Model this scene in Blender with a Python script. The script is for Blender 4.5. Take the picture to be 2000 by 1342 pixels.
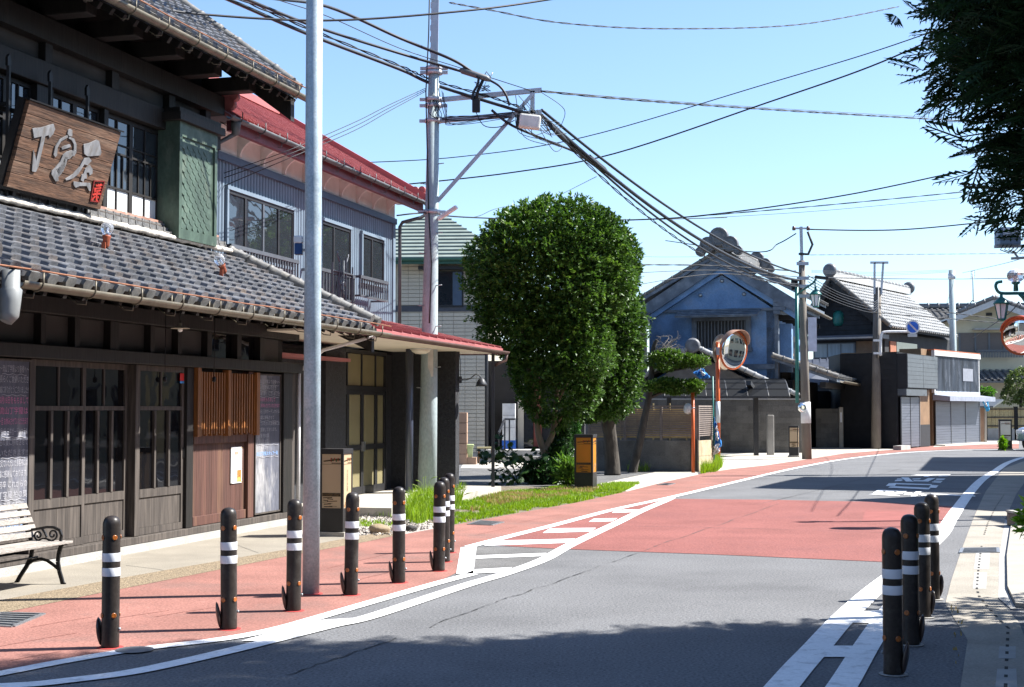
import bpy, math, random
from mathutils import Vector, Matrix
import numpy as np
random.seed(7); rng = np.random.default_rng(7)
for o in list(bpy.data.objects): bpy.data.objects.remove(o)
scene = bpy.context.scene
COL = scene.collection
pi = math.pi
# ---------------------------------------------------------------- camera
FPX, CXP, CYP, EYE = 2778.0, 1000.0, 671.0, 1.55
PITCH = math.atan(127 / FPX)
cam = bpy.data.cameras.new('camera'); cam.lens = 50.0; cam.sensor_width = 36; cam.clip_start = .1; cam.clip_end = 2000
camo = bpy.data.objects.new('camera', cam); COL.objects.link(camo)
camo.location = (0, 0, EYE); camo.rotation_euler = (pi/2 + PITCH, 0, 0); scene.camera = camo
# ---------------------------------------------------------------- world and sun
SUNV = Vector((.906, .153, 1.0)).normalized()      # towards the sun
w = bpy.data.worlds.new('World'); scene.world = w; w.use_nodes = True
nt = w.node_tree; bg = nt.nodes['Background']
sky = nt.nodes.new('ShaderNodeTexSky'); sky.sky_type = 'NISHITA'; sky.sun_disc = False
sky.sun_elevation = math.asin(SUNV.z); sky.sun_rotation = math.atan2(SUNV.x, SUNV.y)
sky.altitude = 400; sky.air_density = 1.0; sky.dust_density = 0.8; sky.ozone_density = 4.5
nt.links.new(sky.outputs[0], bg.inputs[0]); bg.inputs[1].default_value = 0.09
sl = bpy.data.lights.new('sun', 'SUN'); sl.energy = 5.0; sl.angle = math.radians(.55); sl.color = (1, .97, .92)
so = bpy.data.objects.new('sun', sl); COL.objects.link(so); so.location = (30, 5, 40)
so.rotation_euler = SUNV.to_track_quat('Z', 'Y').to_euler()
vs = scene.view_settings
vs.view_transform = 'Standard'; vs.look = 'None'; vs.gamma = 1; vs.exposure = 1.5
# ---------------------------------------------------------------- placing by line of sight
def ray(x, y):
    dx = (x-CXP)/FPX; dz = (CYP-y)/FPX
    return dx, math.cos(PITCH)-dz*math.sin(PITCH), math.sin(PITCH)+dz*math.cos(PITCH)
def G(x, y, z=0.0):
    a, b, c = ray(x, y); t = (z-EYE)/c
    return Vector((a*t, b*t, z))
def AT(x, y, Y):
    a, b, c = ray(x, y); t = Y/b
    return Vector((a*t, Y, EYE+c*t))
class Fr:
    """a building's own frame: u along the facade, v outwards from it, z up"""
    def __init__(s, O, d):
        L = math.hypot(d[0], d[1]); s.O = (O[0], O[1]); s.d = (d[0]/L, d[1]/L); s.n = (s.d[1], -s.d[0])
    def P(s, u, v, z=0.0):
        return Vector((s.O[0]+s.d[0]*u+s.n[0]*v, s.O[1]+s.d[1]*u+s.n[1]*v, z))
    def pix(s, x, y, v=0.0):
        p = s.P(0, v); a, b, c = ray(x, y); nx, ny = s.n
        t = (nx*p.x+ny*p.y)/(nx*a+ny*b); X, Y = a*t, b*t
        return (X-s.O[0])*s.d[0]+(Y-s.O[1])*s.d[1], EYE+c*t
    def U(s, x, v=0.0, y=798): return s.pix(x, y, v)[0]
    def rot(s): return math.atan2(s.d[1], s.d[0])
    def mat(s, u=0, v=0, z=0):     # local x=u, y=-v.. (x along d, y = inwards, z up)
        return Matrix.Translation(s.P(u, v, z)) @ Matrix.Rotation(s.rot(), 4, 'Z')
# ---------------------------------------------------------------- materials
MATS = {}
def mat(name, col, rough=.65, var=.14, scale=6., bump=0., bscale=40., metal=0., spec=.4, stretch=(1, 1, 1), col2=None,
        rand=0., detail=6, fine=0., fscale=150., coat=0., trans=0., wear=None, wscale=3., wamt=.5, rvar=0., sub=None):
    if name in MATS: return MATS[name]
    m = bpy.data.materials.new(name); MATS[name] = m; m.use_nodes = True
    t = m.node_tree; N = t.nodes; L = t.links; b = N['Principled BSDF']
    geo = N.new('ShaderNodeNewGeometry'); mp = N.new('ShaderNodeMapping'); mp.inputs['Scale'].default_value = stretch
    L.new(geo.outputs['Position'], mp.inputs['Vector'])
    n1 = N.new('ShaderNodeTexNoise'); n1.inputs['Scale'].default_value = scale; n1.inputs['Detail'].default_value = detail
    L.new(mp.outputs[0], n1.inputs['Vector'])
    r = N.new('ShaderNodeMapRange'); r.inputs[1].default_value = .3; r.inputs[2].default_value = .7
    L.new(n1.outputs['Fac'], r.inputs[0])
    mx = N.new('ShaderNodeMix'); mx.data_type = 'RGBA'
    a = [max(0, c*(1-var)) for c in col]; c2 = col2 or [min(1, c*(1+var)) for c in col]
    mx.inputs[6].default_value = (*a, 1); mx.inputs[7].default_value = (*c2, 1); L.new(r.outputs[0], mx.inputs[0])
    out = mx.outputs[2]
    if wear:
        n3 = N.new('ShaderNodeTexNoise'); n3.inputs['Scale'].default_value = wscale; n3.inputs['Detail'].default_value = 8; n3.inputs['Roughness'].default_value = .65
        L.new(mp.outputs[0], n3.inputs['Vector'])
        r3 = N.new('ShaderNodeMapRange'); r3.inputs[1].default_value = .52; r3.inputs[2].default_value = .68; r3.inputs[4].default_value = wamt
        L.new(n3.outputs['Fac'], r3.inputs[0])
        m3 = N.new('ShaderNodeMix'); m3.data_type = 'RGBA'; L.new(r3.outputs[0], m3.inputs[0]); L.new(out, m3.inputs[6]); m3.inputs[7].default_value = (*wear, 1)
        out = m3.outputs[2]
    if fine:
        n2 = N.new('ShaderNodeTexNoise'); n2.inputs['Scale'].default_value = fscale; n2.inputs['Detail'].default_value = 3
        L.new(mp.outputs[0], n2.inputs['Vector'])
        r2 = N.new('ShaderNodeMapRange'); r2.inputs[1].default_value = .3; r2.inputs[2].default_value = .7
        r2.inputs[3].default_value = 1-fine; r2.inputs[4].default_value = 1+fine; L.new(n2.outputs['Fac'], r2.inputs[0])
        m2 = N.new('ShaderNodeMix'); m2.data_type = 'RGBA'; m2.blend_type = 'MULTIPLY'; m2.inputs[0].default_value = 1
        L.new(out, m2.inputs[6]); L.new(r2.outputs[0], m2.inputs[7]); out = m2.outputs[2]
    if rand:
        oi = N.new('ShaderNodeObjectInfo'); r4 = N.new('ShaderNodeMapRange'); r4.inputs[3].default_value = 1-rand; r4.inputs[4].default_value = 1+rand
        L.new(oi.outputs['Random'], r4.inputs[0])
        m4 = N.new('ShaderNodeMix'); m4.data_type = 'RGBA'; m4.blend_type = 'MULTIPLY'; m4.inputs[0].default_value = 1
        L.new(out, m4.inputs[6]); L.new(r4.outputs[0], m4.inputs[7]); out = m4.outputs[2]
    L.new(out, b.inputs['Base Color'])
    b.inputs['Roughness'].default_value = rough; b.inputs['Metallic'].default_value = metal
    b.inputs['Specular IOR Level'].default_value = spec; b.inputs['Coat Weight'].default_value = coat
    if rvar:
        r5 = N.new('ShaderNodeMapRange'); r5.inputs[3].default_value = max(.03, rough-rvar); r5.inputs[4].default_value = min(1, rough+rvar)
        L.new(n1.outputs['Fac'], r5.inputs[0]); L.new(r5.outputs[0], b.inputs['Roughness'])
    if bump:
        nb = N.new('ShaderNodeTexNoise'); nb.inputs['Scale'].default_value = bscale; nb.inputs['Detail'].default_value = 5
        L.new(mp.outputs[0], nb.inputs['Vector'])
        bp = N.new('ShaderNodeBump'); bp.inputs['Strength'].default_value = bump; bp.inputs['Distance'].default_value = .02
        L.new(nb.outputs['Fac'], bp.inputs['Height']); L.new(bp.outputs[0], b.inputs['Normal'])
    if trans: b.inputs['Transmission Weight'].default_value = trans; b.inputs['IOR'].default_value = 1.45
    return m
def glass(name, tint, rough=.03, spec=.9, wob=.0):
    if name in MATS: return MATS[name]
    m = mat(name, tint, rough=rough, var=.1, spec=spec)
    if wob:
        t = m.node_tree; nb = t.nodes.new('ShaderNodeTexNoise'); nb.inputs['Scale'].default_value = 3.5; nb.inputs['Detail'].default_value = 1
        g = t.nodes.new('ShaderNodeNewGeometry'); t.links.new(g.outputs['Position'], nb.inputs['Vector'])
        bp = t.nodes.new('ShaderNodeBump'); bp.inputs['Strength'].default_value = wob; bp.inputs['Distance'].default_value = .05
        t.links.new(nb.outputs['Fac'], bp.inputs['Height']); t.links.new(bp.outputs[0], t.nodes['Principled BSDF'].inputs['Normal'])
    return m
def leafmat(name, c1, c2, rough=.45, tr=.25, spec=.35):
    if name in MATS: return MATS[name]
    m = mat(name, c1, rough=rough, var=.0, col2=c2, scale=9, spec=spec, fine=.25, fscale=60)
    t = m.node_tree; b = t.nodes['Principled BSDF']; o = t.nodes['Material Output']
    tl = t.nodes.new('ShaderNodeBsdfTranslucent'); ms = t.nodes.new('ShaderNodeMixShader'); ms.inputs[0].default_value = tr
    src = b.inputs['Base Color'].links[0].from_socket
    hs = t.nodes.new('ShaderNodeHueSaturation'); hs.inputs['Value'].default_value = 1.6; hs.inputs['Saturation'].default_value = 1.1
    t.links.new(src, hs.inputs['Color']); t.links.new(hs.outputs[0], tl.inputs['Color'])
    t.links.new(b.outputs[0], ms.inputs[1]); t.links.new(tl.outputs[0], ms.inputs[2]); t.links.new(ms.outputs[0], o.inputs[0])
    return m
# ---------------------------------------------------------------- objects
WM = {}
def tag(o, label=None, cat=None, group=None, kind=None):
    if label: o['label'] = label
    if cat: o['category'] = cat
    if group: o['group'] = group
    if kind: o['kind'] = kind
    return o
def thing(name, label, cat, loc=(0, 0, 0), rz=0, group=None):
    o = bpy.data.objects.new(name, None); COL.objects.link(o); o.location = loc; o.rotation_euler = (0, 0, rz)
    o.empty_display_size = .2
    WM[o.name] = Matrix.Translation(Vector(loc)) @ Matrix.Rotation(rz, 4, 'Z')
    return tag(o, label, cat, group)
def link(name, me, parent=None, M=None):
    """link mesh data as an object whose WORLD matrix is M"""
    o = bpy.data.objects.new(name, me); COL.objects.link(o)
    M = M or Matrix.Identity(4)
    if parent is not None:
        o.parent = parent; o.matrix_local = WM[parent.name].inverted() @ M
    else: o.matrix_local = M
    WM[o.name] = M
    return o
class MB:
    def __init__(s): s.v = []; s.f = []; s.sm = []; s.mi = []; s.cm = 0
    def add(s, vs_, fs, smooth=False):
        k = len(s.v); s.v += [tuple(p) for p in vs_]
        for f in fs: s.f.append([i+k for i in f]); s.sm.append(smooth); s.mi.append(s.cm)
        return s
    def quad(s, a, b, c, d): return s.add([a, b, c, d], [(0, 1, 2, 3)])
    def poly(s, ps): return s.add(ps, [tuple(range(len(ps)))])
    def hexa(s, p):      # 8 corners: bottom 4 (ccw) then top 4
        return s.add(p, [(3, 2, 1, 0), (4, 5, 6, 7), (0, 1, 5, 4), (1, 2, 6, 5), (2, 3, 7, 6), (3, 0, 4, 7)])
    def box(s, x0, x1, y0, y1, z0, z1, M=None):
        p = [Vector(q) for q in ((x0, y0, z0), (x1, y0, z0), (x1, y1, z0), (x0, y1, z0), (x0, y0, z1), (x1, y0, z1), (x1, y1, z1), (x0, y1, z1))]
        if M is not None: p = [M @ q for q in p]
        return s.hexa(p)
    def fbox(s, F, u0, u1, v0, v1, z0, z1):
        p = [F.P(u0, v1, z0), F.P(u1, v1, z0), F.P(u1, v0, z0), F.P(u0, v0, z0), F.P(u0, v1, z1), F.P(u1, v1, z1), F.P(u1, v0, z1), F.P(u0, v0, z1)]
        return s.hexa(p)
    def bar(s, a, b, w, h=None, up=(0, 0, 1)):
        a = Vector(a); b = Vector(b); h = h or w; t = (b-a).normalized(); x = t.cross(Vector(up))
        if x.length < 1e-4: x = t.cross(Vector((1, 0, 0)))
        x.normalize(); y = x.cross(t); x *= w/2; y *= h/2
        return s.hexa([a-x-y, a+x-y, b+x-y, b-x-y, a-x+y, a+x+y, b+x+y, b-x+y])
    def tube(s, pts, r, n=8, caps=True, r1=None):
        pts = [Vector(p) for p in pts]; m = len(pts); rs = r if isinstance(r, (list, tuple)) else [r+((r1-r)*i/(m-1) if r1 is not None else 0) for i in range(m)]
        k = len(s.v); px_ = None
        for i, p in enumerate(pts):
            t = (pts[min(i+1, m-1)]-pts[max(i-1, 0)]); t.normalize()
            if px_ is None:
                x = t.cross(Vector((0, 0, 1)));
                if x.length < 1e-3: x = t.cross(Vector((1, 0, 0)))
            else: x = px_-t*px_.dot(t)
            x.normalize(); px_ = x; y = t.cross(x)
            for j in range(n):
                a = 2*pi*j/n; q = p+(x*math.cos(a)+y*math.sin(a))*rs[i]; s.v.append(tuple(q))
        for i in range(m-1):
            for j in range(n):
                s.f.append([k+i*n+j, k+i*n+(j+1) % n, k+(i+1)*n+(j+1) % n, k+(i+1)*n+j]); s.sm.append(True); s.mi.append(s.cm)
        if caps:
            s.f.append([k+j for j in range(n)][::-1]); s.sm.append(False); s.mi.append(s.cm)
            s.f.append([k+(m-1)*n+j for j in range(n)]); s.sm.append(False); s.mi.append(s.cm)
        return s
    def lathe(s, prof, n=20, M=None, smooth=True):
        k = len(s.v); M = M or Matrix.Identity(4); m = len(prof)
        for r, z in prof:
            for j in range(n):
                a = 2*pi*j/n; s.v.append(tuple(M @ Vector((r*math.cos(a), r*math.sin(a), z))))
        for i in range(m-1):
            for j in range(n):
                s.f.append([k+i*n+j, k+i*n+(j+1) % n, k+(i+1)*n+(j+1) % n, k+(i+1)*n+j]); s.sm.append(smooth); s.mi.append(s.cm)
        s.f.append([k+j for j in range(n)][::-1]); s.sm.append(False); s.mi.append(s.cm)
        s.f.append([k+(m-1)*n+j for j in range(n)]); s.sm.append(False); s.mi.append(s.cm)
        return s
    def prism(s, poly, ext):      # planar polygon (3d points) extruded by vector ext
        n = len(poly); e = Vector(ext); a = [Vector(p) for p in poly]
        return s.add(a+[p+e for p in a], [tuple(range(n))[::-1], tuple(range(n, 2*n))]+[(i, (i+1) % n, n+(i+1) % n, n+i) for i in range(n)])
    def mesh(s, name, ms, M=None, auto=False):
        me = bpy.data.meshes.new(name); v = s.v
        if M is not None: Mi = M.inverted(); v = [tuple(Mi @ Vector(p)) for p in v]
        me.from_pydata(v, [], s.f); me.update()
        for m_ in (ms if isinstance(ms, (list, tuple)) else [ms]): me.materials.append(m_)
        me.polygons.foreach_set('use_smooth', s.sm); me.polygons.foreach_set('material_index', s.mi)
        return me
    def build(s, name, ms, parent=None, label=None, cat=None, group=None, kind=None, bevel=0, loc=None):
        M = WM[parent.name] if parent is not None else (Matrix.Translation(Vector(loc)) if loc is not None else Matrix.Identity(4))
        o = link(name, s.mesh(name, ms, M), parent, M)
        if bevel:
            b = o.modifiers.new('bevel', 'BEVEL'); b.width = bevel; b.segments = 2; b.limit_method = 'ANGLE'; b.angle_limit = math.radians(40)
        return tag(o, label, cat, group, kind)
def np_mesh(name, V, F, m, parent=None, smooth=False):
    """fast mesh from arrays: V (n,3) world, F (m,k)"""
    me = bpy.data.meshes.new(name); V = np.asarray(V, dtype=np.float32)
    if parent is not None:
        Mi = np.array(WM[parent.name].inverted()); V = V @ Mi[:3, :3].T+Mi[:3, 3]
    F = np.asarray(F, dtype=np.int32); n, k = F.shape
    me.vertices.add(len(V)); me.vertices.foreach_set('co', V.astype(np.float32).ravel())
    me.loops.add(n*k); me.loops.foreach_set('vertex_index', F.ravel())
    me.polygons.add(n); me.polygons.foreach_set('loop_start', np.arange(n, dtype=np.int32)*k)
    me.polygons.foreach_set('loop_total', np.full(n, k, dtype=np.int32))
    if smooth: me.polygons.foreach_set('use_smooth', np.ones(n, dtype=bool))
    me.update(calc_edges=True); me.materials.append(m)
    return link(name, me, parent, WM[parent.name] if parent is not None else None)
def dup(root, M, label, group=None):
    """copy a thing with its parts and sub-parts to world matrix M"""
    r = root.copy(); COL.objects.link(r); r.matrix_local = M; WM[r.name] = M; r['label'] = label
    if group: r['group'] = group
    for ch in list(root.children):
        c = ch.copy(); COL.objects.link(c); c.parent = r; c.matrix_local = ch.matrix_local.copy(); WM[c.name] = M @ c.matrix_local
        for g_ in list(ch.children):
            d = g_.copy(); COL.objects.link(d); d.parent = c; d.matrix_local = g_.matrix_local.copy()
    return r
def text_mesh(body, size=1.0, align='LEFT', extrude=0.0):
    cu = bpy.data.curves.new('writing', 'FONT'); cu.body = body; cu.size = size; cu.align_x = align; cu.extrude = extrude
    cu.resolution_u = 2
    o = bpy.data.objects.new('writing', cu); COL.objects.link(o)
    dg = bpy.context.evaluated_depsgraph_get(); me = bpy.data.meshes.new_from_object(o.evaluated_get(dg))
    bpy.data.objects.remove(o); bpy.data.curves.remove(cu)
    return me
# ================================================================ materials
asph = mat('asphalt', (.142, .143, .147), rough=.9, var=.12, scale=.8, fine=.42, fscale=52, bump=.5, bscale=120, spec=.25, wear=(.102, .103, .107), wscale=.45, wamt=.8)
asph2 = mat('old_asphalt', (.13, .128, .125), rough=.92, var=.2, scale=2, fine=.35, fscale=90, bump=.5, bscale=120, spec=.2)
redp = mat('red_road_coating', (.222, .083, .072), rough=.88, var=.16, scale=1.1, fine=.34, fscale=48, bump=.35, bscale=150, spec=.25, wear=(.155, .062, .058), wscale=.55, wamt=.8)
redp2 = mat('red_patch_repair', (.24, .085, .075), rough=.9, var=.1, scale=3, fine=.2, fscale=110, spec=.2)
redw = mat('red_sidewalk_coating', (.248, .116, .094), rough=.88, var=.18, scale=1.2, fine=.26, fscale=48, bump=.3, bscale=70, spec=.25, wear=(.18, .105, .09), wscale=.9, wamt=.85)
redn = mat('fresh_red_paint', (.42, .05, .045), rough=.8, var=.1, scale=8, fine=.1)
white = mat('road_paint', (.78, .78, .77), rough=.75, var=.05, scale=5, fine=.08, fscale=60, wear=(.33, .32, .31), wscale=9, wamt=.55, bump=.15, bscale=120)
conc = mat('concrete', (.235, .21, .17), rough=.88, var=.13, scale=1.7, fine=.12, fscale=80, bump=.25, bscale=60, wear=(.18, .16, .13), wscale=1.2, wamt=.5)
concl = mat('pale_concrete', (.40, .37, .32), rough=.88, var=.1, scale=2.2, fine=.12, fscale=90, bump=.25, bscale=70, wear=(.31, .28, .235), wscale=1.8, wamt=.5)
concg = mat('grey_concrete', (.33, .32, .30), rough=.9, var=.15, scale=2.5, fine=.15, fscale=60, bump=.3, bscale=50)
agg = mat('washed_aggregate', (.22, .17, .11), rough=.9, var=.45, scale=45, fine=.45, fscale=95, bump=.8, bscale=90)
soil = mat('soil', (.14, .115, .08), rough=.95, var=.35, scale=5, fine=.3, fscale=40, bump=.7, bscale=25)
gravm = mat('gravel_bed', (.34, .31, .28), rough=.95, var=.45, scale=30, fine=.4, fscale=70, bump=1, bscale=45)
tar = mat('dark_tar', (.055, .055, .056), rough=.9, var=.2)
slotm = mat('drain_dark', (.012, .012, .012), rough=.9)
steel = mat('galvanised_grate', (.30, .31, .32), rough=.45, metal=.7, var=.2, scale=20)
# ================================================================ the ground and the road
def sheet(name, pts, z, m, px=True, kind='structure', parent=None):
    ps = [G(*p, z) if px else Vector((p[0], p[1], z)) for p in pts]
    b = MB(); b.poly(ps)
    o = b.build(name, m, parent)
    if b.f and o.data.polygons[0].normal.z < 0: o.data.flip_normals()
    if kind: o['kind'] = kind
    return o
def ribbon(b, pts, wd, z, px=True, jag=0):
    P_ = [G(*p, z) if px else Vector((p[0], p[1], z)) for p in pts]
    # resample with Catmull-Rom so that bends are smooth
    out = []
    for i in range(len(P_)-1):
        p0 = P_[max(i-1, 0)]; p1 = P_[i]; p2 = P_[i+1]; p3 = P_[min(i+2, len(P_)-1)]
        for k in range(6):
            t = k/6
            out.append(.5*((2*p1)+(-p0+p2)*t+(2*p0-5*p1+4*p2-p3)*t*t+(-p0+3*p1-3*p2+p3)*t**3))
    out.append(P_[-1]); n = len(out); vs_ = []
    for i, p in enumerate(out):
        t = out[min(i+1, n-1)]-out[max(i-1, 0)]; t.z = 0; t.normalize(); q = Vector((t.y, -t.x, 0))
        w_ = wd if not isinstance(wd, (list, tuple)) else wd[0]+(wd[1]-wd[0])*i/(n-1)
        j = random.uniform(-jag, jag) if jag else 0
        vs_ += [p+q*(w_/2+j), p-q*(w_/2+j)]
    b.add(vs_, [(2*i, 2*i+2, 2*i+3, 2*i+1) for i in range(n-1)])
    return b
sheet('ground', [(-600, -300), (700, -300), (700, 900), (-600, 900)], -.03, soil, px=False)
sheet('road', [(-12, -40), (60, -40), (60, 130), (-12, 130)], 0, asph, px=False)
OUT = [(0, 1310), (140, 1287), (266, 1266), (432, 1246), (540, 1226), (634, 1200), (720, 1174), (860, 1134), (893, 1118), (902, 1068), (1000, 1044), (1088, 1021), (1199, 992), (1310, 969), (1416, 944), (1522, 919), (1575, 908), (1655, 894), (1761, 882.5), (1867, 877.5), (1990, 876)]
INN = [(1990, 867), (1915, 868.5), (1820, 871), (1752, 876.5), (1650, 884), (1590, 893), (1500, 905), (1430, 913), (1365, 926), (1300, 940), (1215, 962), (1120, 983), (1018, 1001), (880, 1027), (720, 1056), (551, 1087), (360, 1125), (196, 1157), (0, 1197)]
sheet('red_sidewalk', [(-160, 1340)]+OUT+INN+[(-160, 1232)], .004, redw)
# worn joints of the imprinted sidewalk
b = MB()
for (x0, y0, x1, y1) in ((0, 1262, 150, 1236), (180, 1215, 330, 1192), (300, 1205, 420, 1186), (60, 1225, 180, 1205), (640, 1110, 800, 1072), (20, 1290, 120, 1272), (690, 1135, 760, 1118), (1010, 1022, 1100, 1004), (930, 1045, 1010, 1028)):
    ribbon(b, [(x0, y0), ((x0+x1)/2, (y0+y1)/2-.5), (x1, y1)], .008, .0062)
b.build('sidewalk_joints', mat('joint_dirt', (.2, .07, .055), rough=.95, var=.3, scale=30))['kind'] = 'structure'
# red anti-skid band across the carriageway
sheet('red_road_band', [(935, 1064), (1095, 1072), (1400, 1083), (1720, 1097), (1765, 1099), (1846, 1034), (1874, 990), (1700, 980), (1500, 976), (1292, 974), (1199, 993.5), (1088, 1022.5)], .004, redp)
sheet('red_band_repair', [(1690, 997), (1768, 999), (1790, 1020), (1684, 1018)], .0058, redp2)
sheet('asphalt_repair_left', [(905, 1080), (928, 1067), (1085, 1072), (1020, 1110), (925, 1120)], .0028, asph2)
# markings
b = MB()
ribbon(b, [(-60, 1325), (0, 1315), (126, 1291), (266, 1268), (432, 1248), (540, 1228), (634, 1202), (720, 1177), (860, 1137), (922, 1121)], .13, .0085)
b.build('white_edge_line', white)['kind'] = 'structure'
b = MB()
ribbon(b, [(-60, 1342), (60, 1336), (144, 1327), (252, 1313), (360, 1291), (468, 1266), (540, 1248), (640, 1223), (720, 1205), (860, 1159), (925, 1138), (987, 1120), (1061, 1093), (1114, 1064), (1199, 1024), (1252, 998), (1300, 978), (1312, 972)], .15, .009)
b.build('white_inner_line', white)['kind'] = 'structure'
b = MB(); b.poly([G(900, 1069, .008), G(931, 1066, .008), G(924, 1124, .008), G(891, 1121, .008)])
b.poly([G(905, 1121, .008), G(990, 1117, .008), G(1000, 1108, .008), G(930, 1112, .008)])
for p in (((929, 1091), (1060, 1086), (1068, 1080), (931, 1085)), ((945, 1066), (1112, 1060), (1124, 1052), (968, 1056)), ((1060, 1041), (1155, 1038), (1164, 1031), (1074, 1032)), ((1150, 1019), (1196, 1018), (1206, 1012), (1160, 1013)), ((1195, 1001.5), (1244, 1000), (1252, 995), (1204, 996)),
          ((470, 1252), (530, 1250), (655, 1217), (705, 1206), (610, 1212)), ((330, 1300), (420, 1282), (432, 1249), (400, 1252))):
    if p[0][0] == 330: continue
    b.poly([G(*q, .008) for q in p])
b.build('white_hatching', white)['kind'] = 'structure'
b = MB(); ribbon(b, [(918, 1067), (1000, 1046), (1088, 1024), (1199, 995), (1310, 971), (1416, 946), (1522, 921), (1575, 910), (1655, 896), (1761, 884.5), (1867, 879.5), (1990, 878)], .15, .0092)
b.build('white_kerb_line', white)['kind'] = 'structure'
b = MB(); ribbon(b, [(1480, 1395), (1526, 1342), (1560, 1302), (1597, 1262), (1644, 1210), (1708, 1151), (1780, 1095), (1836, 1046), (1856, 1015), (1875, 987), (1898, 957), (1919, 936), (1941, 922), (1973, 902), (2020, 890), (2120, 884)], .19, .0088)
b.build('white_right_line', white)['kind'] = 'structure'
b = MB(); ribbon(b, [(1600, 1395), (1643, 1342), (1687, 1270), (1722, 1216), (1765, 1155), (1790, 1110)], .17, .0096)
b.build('white_right_inner_line', white)['kind'] = 'structure'
b = MB()
for p in (((1575, 1283), (1600, 1261), (1682, 1261), (1665, 1283)), ((1650, 1216), (1675, 1195), (1735, 1190), (1722, 1216))):
    b.poly([G(*q, .0078) for q in p])
b.build('white_right_hatching', white)['kind'] = 'structure'
# painted road characters
b = MB()
def zq(*pts): b.poly([G(1640+x*.12, 900+y*.12, .0082) for x, y in pts])
zq((1150, 235), (1370, 218), (1810, 220), (1790, 232), (1500, 236), (1440, 262), (1360, 262), (1400, 238)); zq((1620, 244), (1790, 240), (1770, 252), (1600, 256))
zq((1000, 266), (1120, 272), (1200, 340), (1080, 338)); zq((940, 290), (1040, 290), (1010, 304), (925, 306)); zq((910, 312), (1040, 310), (1000, 330), (890, 333))
zq((1190, 290), (1330, 285), (1300, 302), (1180, 304)); zq((1440, 282), (1560, 282), (1440, 338), (1190, 334), (1210, 316), (1360, 318))
zq((1580, 290), (1725, 290), (1690, 312), (1560, 308)); zq((1540, 322), (1680, 328), (1660, 342), (1530, 336)); zq((1510, 338), (1660, 350), (1640, 362), (1500, 348))
zq((800, 366), (930, 362), (900, 410), (750, 410)); zq((930, 364), (1500, 382), (1490, 398), (920, 382)); zq((1490, 392), (1610, 402), (1570, 442), (1450, 438)); zq((820, 418), (900, 414), (1450, 440), (1480, 446), (1450, 468), (790, 436))
zq((620, 470), (1100, 490), (1090, 502), (600, 486)); zq((600, 486), (720, 486), (690, 512), (560, 514)); zq((760, 490), (900, 492), (870, 506), (740, 504)); zq((950, 492), (1090, 500), (1050, 520), (920, 514))
zq((560, 514), (1060, 516), (1020, 532), (540, 534)); zq((470, 544), (640, 532), (980, 560), (970, 572)); zq((1080, 518), (1190, 522), (1130, 556), (1040, 556)); zq((1240, 500), (1340, 500), (1240, 584), (1150, 580)); zq((1160, 534), (1460, 538), (1450, 552), (1140, 548)); zq((1380, 540), (1460, 540), (1410, 576), (1320, 572))
b.build('white_road_characters', white)['kind'] = 'structure'
b = MB(); b.poly([G(1819, 964, .0079), G(1905, 968, .0079), G(1905, 970, .0079), G(1819, 966, .0079)]); b.build('white_stop_line', white)['kind'] = 'structure'
# cracks and seams
b = MB()
pts = [(840, 1225)]
for i in range(26):
    t = (i+1)/26; pts.append((840+(1517-840)*t+random.uniform(-4, 4), 1222+(985-1222)*t+random.uniform(-1.5, 1.5)))
ribbon(b, pts, .008, .0068, jag=.004)
pts = [(560, 1318)]
for i in range(14): t = (i+1)/14; pts.append((560+215*t+random.uniform(-3, 3), 1318-72*t+random.uniform(-1.5, 1.5)))
ribbon(b, pts, .012, .0042, jag=.005)
ribbon(b, [(1200, 1027), (1450, 1032), (1760, 1041)], .012, .0066, jag=.003)
ribbon(b, [(1480, 985), (1620, 952), (1760, 915)], .015, .0042, jag=.005)
b.build('road_crack', tar)['kind'] = 'structure'
# apron in front of the wooden shop, washed aggregate strip, gravel bed, porch slab
sheet('concrete_apron', [(-200, 1150), (56, 1112), (549, 1023), (600, 1015), (640, 1040), (690, 1049), (560, 1073), (360, 1107), (196, 1136), (0, 1172), (-200, 1212)], .003, conc)
sheet('aggregate_strip', [(-200, 1212), (0, 1172), (196, 1136), (360, 1107), (560, 1073), (690, 1049), (760, 1036), (770, 1046), (720, 1057), (551, 1088), (360, 1126), (196, 1158), (0, 1198), (-200, 1240)], .0062, agg)
b = MB(); ribbon(b, [(60, 1092+14), (160, 1097), (260, 1078)], .006, .0062); ribbon(b, [(246, 1104), (310, 1112), (330, 1118)], .008, .006); ribbon(b, [(430, 1052), (505, 1080)], .006, .006)
b.build('apron_joints', tar)['kind'] = 'structure'
sheet('gravel_bed', [(600, 1015), (700, 975), (905, 965), (905, 1024), (880, 1029), (770, 1048), (690, 1051), (640, 1042)], .002, gravm)
sheet('grass_bed', [(790, 1010), (905, 968), (960, 950), (1110, 950), (1200, 942), (1255, 944), (1215, 964), (1120, 985), (1018, 1003), (880, 1029)], .0035, soil)
sheet('driveway_asphalt', [(898, 948), (900, 915), (1010, 912), (1180, 914), (1300, 925), (1160, 950), (1000, 955)], .0025, asph2)
sheet('concrete_driveway', [(1170, 945), (1280, 922), (1362, 921), (1364, 927), (1300, 941), (1225, 960)], .0055, concl)
sheet('entrance_paving', [(900, 914), (905, 905), (935, 887), (1120, 887), (1160, 912), (1010, 915)], .0042, concl)
sheet('far_concrete_apron', [(1395, 921), (1430, 916), (1500, 908.5), (1590, 895), (1650, 885.5), (1752, 877.8), (1640, 872), (1590, 870), (1540, 880), (1400, 889)], .0046, concl)
sheet('shop_forecourt', [(1822, 873), (1915, 868.2), (1990, 867), (1990, 862), (1905, 862), (1830, 868)], .0046, concl)
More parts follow.
